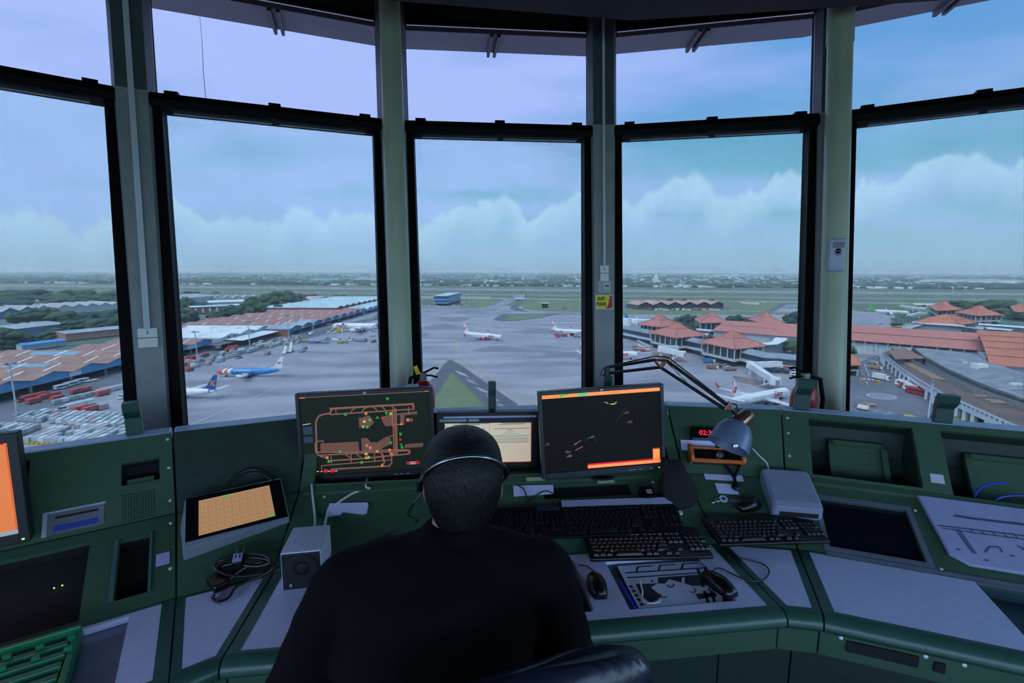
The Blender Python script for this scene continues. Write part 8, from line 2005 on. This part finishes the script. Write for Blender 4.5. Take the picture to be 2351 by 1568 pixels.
for i, (x, y, r, nm, kd, m, l, h, lab) in enumerate(((548, 823, .1, 'tug', 'car', M_vg, 5, 2.2, 'grey tug standing alone behind the blue cargo jet'), (615, 814, .2, 'cart', 'cart', M_vg, 4.5, 2.6, 'grey box cart beside the white stairs truck'), (655, 811, .5, 'stairs_truck', 'stairs', M_vw, 8, 5, 'white mobile stairs raised towards the freighter stands'), (668, 808, .5, 'stairs_truck', 'stairs', M_vy, 9, 6.5, 'yellow and white mobile stairs next to the white one'), (694, 808, 0, 'dolly', 'flat', M_vg, 6, 1.4, 'grey flat dolly with railings right of the mobile stairs'), (700, 802, 0, 'dolly', 'cart', M_vg, 4, 2.2, 'grey covered dolly behind the railed flat dolly'), (716, 769, .1, 'truck', 'truck', M_vw, 7, 3, 'white truck under the blue gables with yellow skirt'), (730, 770, .1, 'car', 'car', M_vg, 4.4, 1.5, 'grey car parked beside the white truck with yellow skirt'), (686, 780, .2, 'truck', 'truck', mat('truck_box_pink', 'a9a3a8', .5), 9, 4, 'grey box truck at the edge of the equipment park'), (851, 762, .2, 'car', 'car', M_vw, 4.6, 1.7, 'white car on the apron under the tail of the freighter'), (856, 772, 0, 'dolly', 'flat', M_vg, 8, .8, 'low dark dolly below the white car by the column'), (858, 786, 0, 'cart', 'cart', M_vo, 6, 2.4, 'brown cart beside the left round column'), (838, 784, .1, 'truck', 'truck', M_vg, 7, 3, 'white truck among the parked dollies in front of the freighter'), (864, 733, .3, 'loader', 'truck', M_vg, 10, 6, 'large cargo loader behind the freighter'), (752, 748, .2, 'truck', 'truck', M_vr, 7, 3, 'red and white truck under the blue gables, left of the freighter nose'))): vehicle(nm, lab, nm.replace('_', ' '), x, y, hdS + r, l, 2.4, h, m, kd)
dl = 'dolly or cart in the long line parked across the apron in front of the freighter'
for i in range(26): vehicle('dolly', dl, 'dolly', 694 + i*5.2 + tv.uniform(-2, 2), 785 + tv.uniform(-4, 4), tv.uniform(-.4, .4), tv.uniform(4, 6.5), 2.3, tv.uniform(1.2, 2.8), tv.choice((M_vg, M_vg, M_vw, M_vb, M_vy)), tv.choice(('flat', 'cart', 'cart')), 'equipment line before the freighter')
vehicle('stairs_truck', 'white passenger stairs at the nose of the freighter', 'stairs truck', 762, 765, .5, 9, 2.6, 6.5, M_vw, 'stairs'); vehicle('loader', 'scissor loader standing at the open door of the freighter', 'loader', 778, 764, .2, 8, 3, 5.5, M_vy, 'truck')
# right side
for x, y, m, kd, l, h, lab in ((1276, 771, M_vr, 'cart', 3.5, 2.4, 'red cart under the tail of the airliner by the quiet sign, first'), (1281, 775, M_vr, 'car', 4, 2.6, 'red tractor beside the tail of the airliner by the quiet sign'), (1287, 771, M_vg, 'cart', 3.5, 2.4, 'dark tall cart behind the red tractor by the airliner'), (1298, 773, M_vr, 'truck', 7, 2.6, 'white and red truck under the wing of the airliner by the quiet sign'), (1311, 769, M_vw, 'car', 4.5, 1.5, 'white car behind the truck, under the airliner wing'), (1325, 774, M_teal, 'stairs', 7, 4, 'teal topped mobile steps by the airliner near the quiet sign'), (1490, 829, M_vw, 'car', 5, 1.9, 'white pickup ahead of the lettered airliner nose by the lamp arm'), (1459, 797, M_vt, 'flat', 5, 1.6, 'tan loader beside the railed steps near the pier'), (1460, 804, M_vr, 'flat', 4.5, 1.3, 'red dolly beside the railed steps near the pier'), (1469, 801, M_vw, 'car', 4, 1.7, 'white tug beside the red dolly near the pier'), (1476, 807, M_vr, 'cart', 4, 1.9, 'red low cart in front of the pavilion undercroft'), (1487, 806, M_vw, 'cart', 4, 2.1, 'white low cart next to the red low cart'), (1636, 847, M_vo, 'truck', 7, 2.4, 'brown truck with pale cab left of the dark row of carts'), (1652, 845, M_vo, 'cart', 5, 2.2, 'brown cart between the pale truck and the white car'), (1664, 844, M_vw, 'car', 5, 2.2, 'white car behind the brown tractor at the apron edge'), (1676, 851, M_vo, 'flat', 8, 2, 'brown long baggage tractor nearest the boarding bridge'), (1628, 833, M_vb, 'truck', 8, 3, 'blue and white truck under the nearest pavilion'), (1826, 863, M_vw, 'van', 6, 2.5, 'white van at the right edge of the fourth window'), (1753, 883, M_vg, 'truck', 7, 2.6, 'grey truck parked under the head of the boarding bridge')): vehicle('apron_vehicle', lab, 'vehicle', x, y, tv.uniform(-.3, .5), l, 2.3, h, m, kd)
vehicle('stairs_truck', 'pale railed mobile steps standing near the pavilion undercroft', 'stairs truck', 1478, 797, 2.6, 10, 2.6, 5, M_vw, 'stairs')
bh = dir_px(2070, 900, 2160, 921) + PI
for x, y, m, lab in ((2092, 891, M_vw, 'white bus, furthest of the four parked buses'), (2102, 897, M_vr, 'red bus with white roof, second of the four parked buses'), (2112, 902, M_vw, 'white bus, third of the four parked buses'), (2120, 909, mat('bus_red', 'b9303a', .4), 'red bus with black side panel, nearest of the four parked buses')): vehicle('bus', lab, 'bus', x, y, bh, 15.5, 2.9, 3.3, m, 'bus', roof=M_vw if y < 905 else m)
for x, y, r, m, kd, l, h, lab in ((2022, 872, -1.1, M_vw, 'truck', 8.5, 3.6, 'white box truck with tan bed waiting by the barrier'), (2005, 836, -1, M_vg, 'truck', 6, 2.4, 'grey pickup truck in the queue, first behind the traffic strip'), (2013, 848, -1, M_vt, 'truck', 7, 2.4, 'tan truck ahead of the white box truck'), (2025, 825, -1, M_vy, 'van', 4, 2, 'yellow forklift van at the white loading wall'), (2074, 866, .3, M_vw, 'cart', 3.5, 2, 'white cart under the viaduct edge'), (2148, 920, bh, M_vt, 'van', 5, 2, 'beige car behind the lamp mast, below the red bus'), (2140, 962, .2, M_tyre, 'car', 4.6, 1.5, 'black car at the foot of the lamp mast'), (2084, 958, -.2, M_vy, 'flat', 4.5, 1.2, 'blue and yellow dolly on the hatched bay'), (1978, 933, -.2, M_vt, 'flat', 5, 1.6, 'white ended tan dolly train on the hatched bay, front'), (1992, 932, -.2, M_vt, 'flat', 6, 1.6, 'tan dolly train on the hatched bay, rear'), (1981, 941, -.9, M_vw, 'cart', 4, 2, 'white tug of the tan dolly train'), (2206, 950, -.3, M_vg, 'flat', 5, 1.6, 'green grey skip on the lawn beside the hooked post'), (2017, 746, .2, M_vw, 'van', 6, 3, 'white tank on the apron left of the palms')): vehicle('road_vehicle', lab, 'vehicle', x, y, r, l, 2.3, h, m, kd)
for i, (x, y) in enumerate(((1008, 706), (1002, 704), (1018, 706), (985, 704), (975, 705), (1030, 706), (1042, 703), (968, 702), (1058, 697), (1063, 696), (1068, 694))): vehicle('parked_car', 'tiny pale vehicle parked around the blue glass building', 'car', x, y, tv.uniform(0, 3), 6, 2.6, 2.4, M_vw, 'van', 'vehicles round the blue glass building')
for x, y, lab in ((1068, 703, 'grey car on the grass road, leftmost of three'), (1075, 703, 'pale car on the grass road, middle of three'), (1090, 696, 'white car on the grass road, farthest of three'), (1269, 709, 'white van with red rear beside the open shelter'), (1296, 709, 'red car alone on the grass right of the open shelter')): vehicle('parked_car', lab, 'car', x, y, .6, 6, 3, 2.4, M_vr if 'red car' in lab else M_vw, 'car')
for i in range(16): vehicle('parked_car', 'tiny parked vehicle before the pinkish gabled sheds', 'car', 1455 + i*12.6 + tv.uniform(-3, 3), 713 + tv.uniform(-1.5, 1) - (4 if i < 3 else 0), tv.uniform(0, 3), 7, 3.4, 3.2, tv.choice((M_vw, M_vw, M_vg, M_vr)), 'van', 'vehicles before the gabled sheds')
# boarding bridges
def bridge(label, root_px, knee_px, head_px, zt=4.2, h=3.2, w=3.0):
 a, c, e = at(*root_px, GZ + zt + h), at(*knee_px, GZ + zt + h), at(*head_px, GZ + zt + h); t = thing('boarding_bridge', label, 'boarding bridge', Vector((c.x, c.y, GZ)))
 def tun(p, q, w_, nm):
  d = (q - p).normalized(); n = Vector((-d.y, d.x, 0)).normalized()*w_/2; b = MB(); b.hexa([p - n - Vector((0, 0, h)), q - n - Vector((0, 0, h)), q + n - Vector((0, 0, h)), p + n - Vector((0, 0, h))], [p - n, q - n, q + n, p + n]); b.build(nm, M_awhite, t, bevel=.15)
 tun(a, c, w, 'fixed_tunnel'); m_ = c.lerp(e, .55); tun(c, m_, w*1.1, 'outer_tunnel'); tun(m_, e, w*.9, 'inner_tunnel')
 d = (e - c).normalized(); hd_ = e + d*2
 b = MB(); b.cyl(c - Vector((0, 0, h + .2)), c + Vector((0, 0, .5)), w*.8, n=16); b.build('rotunda', M_awhite, t, smooth=True)
 b = MB(); b.cyl((c.x, c.y, GZ), c - Vector((0, 0, h)), .8, n=12); b.build('rotunda_post', M_awhite, t, smooth=True)
 b = MB(); b.cyl(hd_ - Vector((0, 0, h + .1)), hd_ + Vector((0, 0, .3)), w*.85, n=8); b.build('cab_head', M_awhite, t)
 b = MB(); q = hd_ + d*2.2; b.box((q.x, q.y, q.z - h*.55), (1.4, 2.6, h*.7)); b.build('bellows', M_vg, t)
 g_ = c.lerp(e, .75)
 for s in (-1.4, 1.4):
  n = Vector((-d.y, d.x, 0))*s; b = MB(); b.cyl(Vector((g_.x, g_.y, GZ + .6)) + n, g_ + n - Vector((0, 0, h*.4)), .35, n=8); b.build('drive_leg', M_awhite, t)
 b = MB(); b.box((g_.x, g_.y, GZ + .6), (2.4, 3.6, 1.1)); b.build('drive_bogie', M_vg, t)
 b = MB(); n = Vector((-d.y, d.x, 0))*-2.2; b.tube([e + n - Vector((0, 0, h)), Vector((g_.x, g_.y, GZ + .3)) + n*2], .35, 4); b.build('service_stair', M_awhite, t)
bridge('white boarding bridge reaching towards the nearest airliner, below the nearest pavilion', (1806, 828), (1724, 832), (1778, 866))
bridge('white boarding bridge beside the lamp elbow, under the second pavilion', (1556, 793), (1518, 796), (1562, 806))
bridge('white glazed boarding bridge by the blue tailed jet, next to the central pier', (1500, 733), (1462, 735), (1434, 734)); bridge('grey boarding bridge between the two green tailed jets', (2125, 706), (2098, 704), (2072, 700)); bridge('white boarding bridge by the palms, at the nose of the green tailed jet', (2128, 716), (2112, 717), (2088, 722))
p = gp(1438, 755); b = MB(); b.cyl(p, p + Vector((0, 0, 11)), 5, n=20); tag(b.build('stair_tower', M_awhite, smooth=True), 'white round stair tower beside the central pier, above the concourse', 'tower')
# ================================================================ rows of cargo containers
MC_ = [mat('container_silver', 'b9bfc8', .4, .2, var=.1, scale=.6), mat('container_pale', 'cdd2d6', .5, var=.06), mat('container_green_grey', '9aaaa8', .5, var=.1), mat('container_rose', 'b3a0a0', .6, var=.12)]
protos = []
for i, m in enumerate(MC_):
 b = MB(); pr = [(-.75, .55), (.95, .55), (1.3, 1.05), (1.3, 2.2), (-.75, 2.2)]
 b.rings([[(y, x, z) for x, z in pr] for y in (-1.55, 1.55)]); b.box((0, .2, .4), (3.3, 2.3, .18), 0)
 for gx in (-1.1, 1.1): b.box((gx, .2, .17), (.5, 2.0, .32), 1)
 b.box((1.56, .2, 1.4), (.03, 1.6, 1.3), 2)
 protos.append(b.build('cargo_container', [m, M_tyre, M_vg]))
first = set()
def cont(p, rz, k, label, group, s=1.0):
 if k in first: o = protos[k].copy(); COL.objects.link(o)
 else: first.add(k); o = protos[k]
 o.matrix_basis = Matrix.Translation(p) @ Matrix.Rotation(rz, 4, 'Z') @ Matrix.Scale(s, 4); tag(o, label, 'container', group); return o
def block(a, c, dvec_px, n, m_, label, group, skip=.06):
 A, C2 = gp(*a), gp(*c); d0, d1 = gp(*dvec_px[0]), gp(*dvec_px[1]); dv = (d1 - d0).normalized(); rz = math.atan2(dv.y, dv.x)
 for i in range(n):
  for j in range(m_):
   if tv.random() < skip*(1 + j): continue
   p = A.lerp(C2, i/(n - 1)) + dv*(j*3.5 + tv.uniform(-.4, .4) + 1.6)
   cont(p, rz + tv.uniform(-.05, .05), tv.choice((0, 0, 0, 1, 1, 2, 3)), label, group, .94)
block((44, 969), (292, 985), ((113, 970), (155, 950)), 17, 4, 'silver cargo container on its dolly in the longer rear rows by the kerb', 'containers in the rear rows')
block((62, 1018), (300, 1024), ((100, 1012), (142, 994)), 16, 5, 'silver cargo container on its dolly in the front rows beside the orange screen', 'containers in the front rows')
block((-40, 1000), (40, 1004), ((100, 1012), (142, 994)), 6, 3, 'silver cargo container on its dolly at the left end of the front rows', 'containers at the left end')
block((122, 930), (285, 892), ((122, 930), (160, 921)), 10, 2, 'pale cargo container in the slanting row behind the two red carts', 'containers in the slanting row', .15)
for x, y in ((164, 939), (186, 934), (207, 929), (238, 940)): cont(gp(x, y), hdS, 1 if x < 230 else 3, 'pale container in the short row directly behind the two red carts', 'containers behind the red carts', 1.1)
for i in range(34):
 f = i/33; cont(gp(432 + 190*f + tv.uniform(-9, 9), 842 - 50*f + tv.uniform(-9, 7)), hdS + tv.uniform(-.3, .3), tv.choice((0, 1, 2, 2, 3)), 'grey or green cargo container in the crowded park behind the blue cargo jet', 'containers behind the blue cargo jet', 1.1)
for i in range(26):
 f = i/25; cont(gp(590 + 95*f + tv.uniform(-10, 10), 797 - 16*f + tv.uniform(-8, 8)), hdS + tv.uniform(-.3, .3), tv.choice((0, 1, 2, 3)), 'cargo container in the park before the white canopy and brick wall', 'containers before the white canopy', 1.1)
for i in range(7):
 p = gp(66 + i*10.5, 1019 + i*.6); b = MB(); b.box((p.x, p.y, p.z + .3), (1.1, 1.0, .6)); tag(b.build('kerb_block', mat('block_yellow', 'c9a63a', .6, var=.1)), 'yellow painted kerb block in the row before the container rows', 'block', 'yellow kerb blocks')
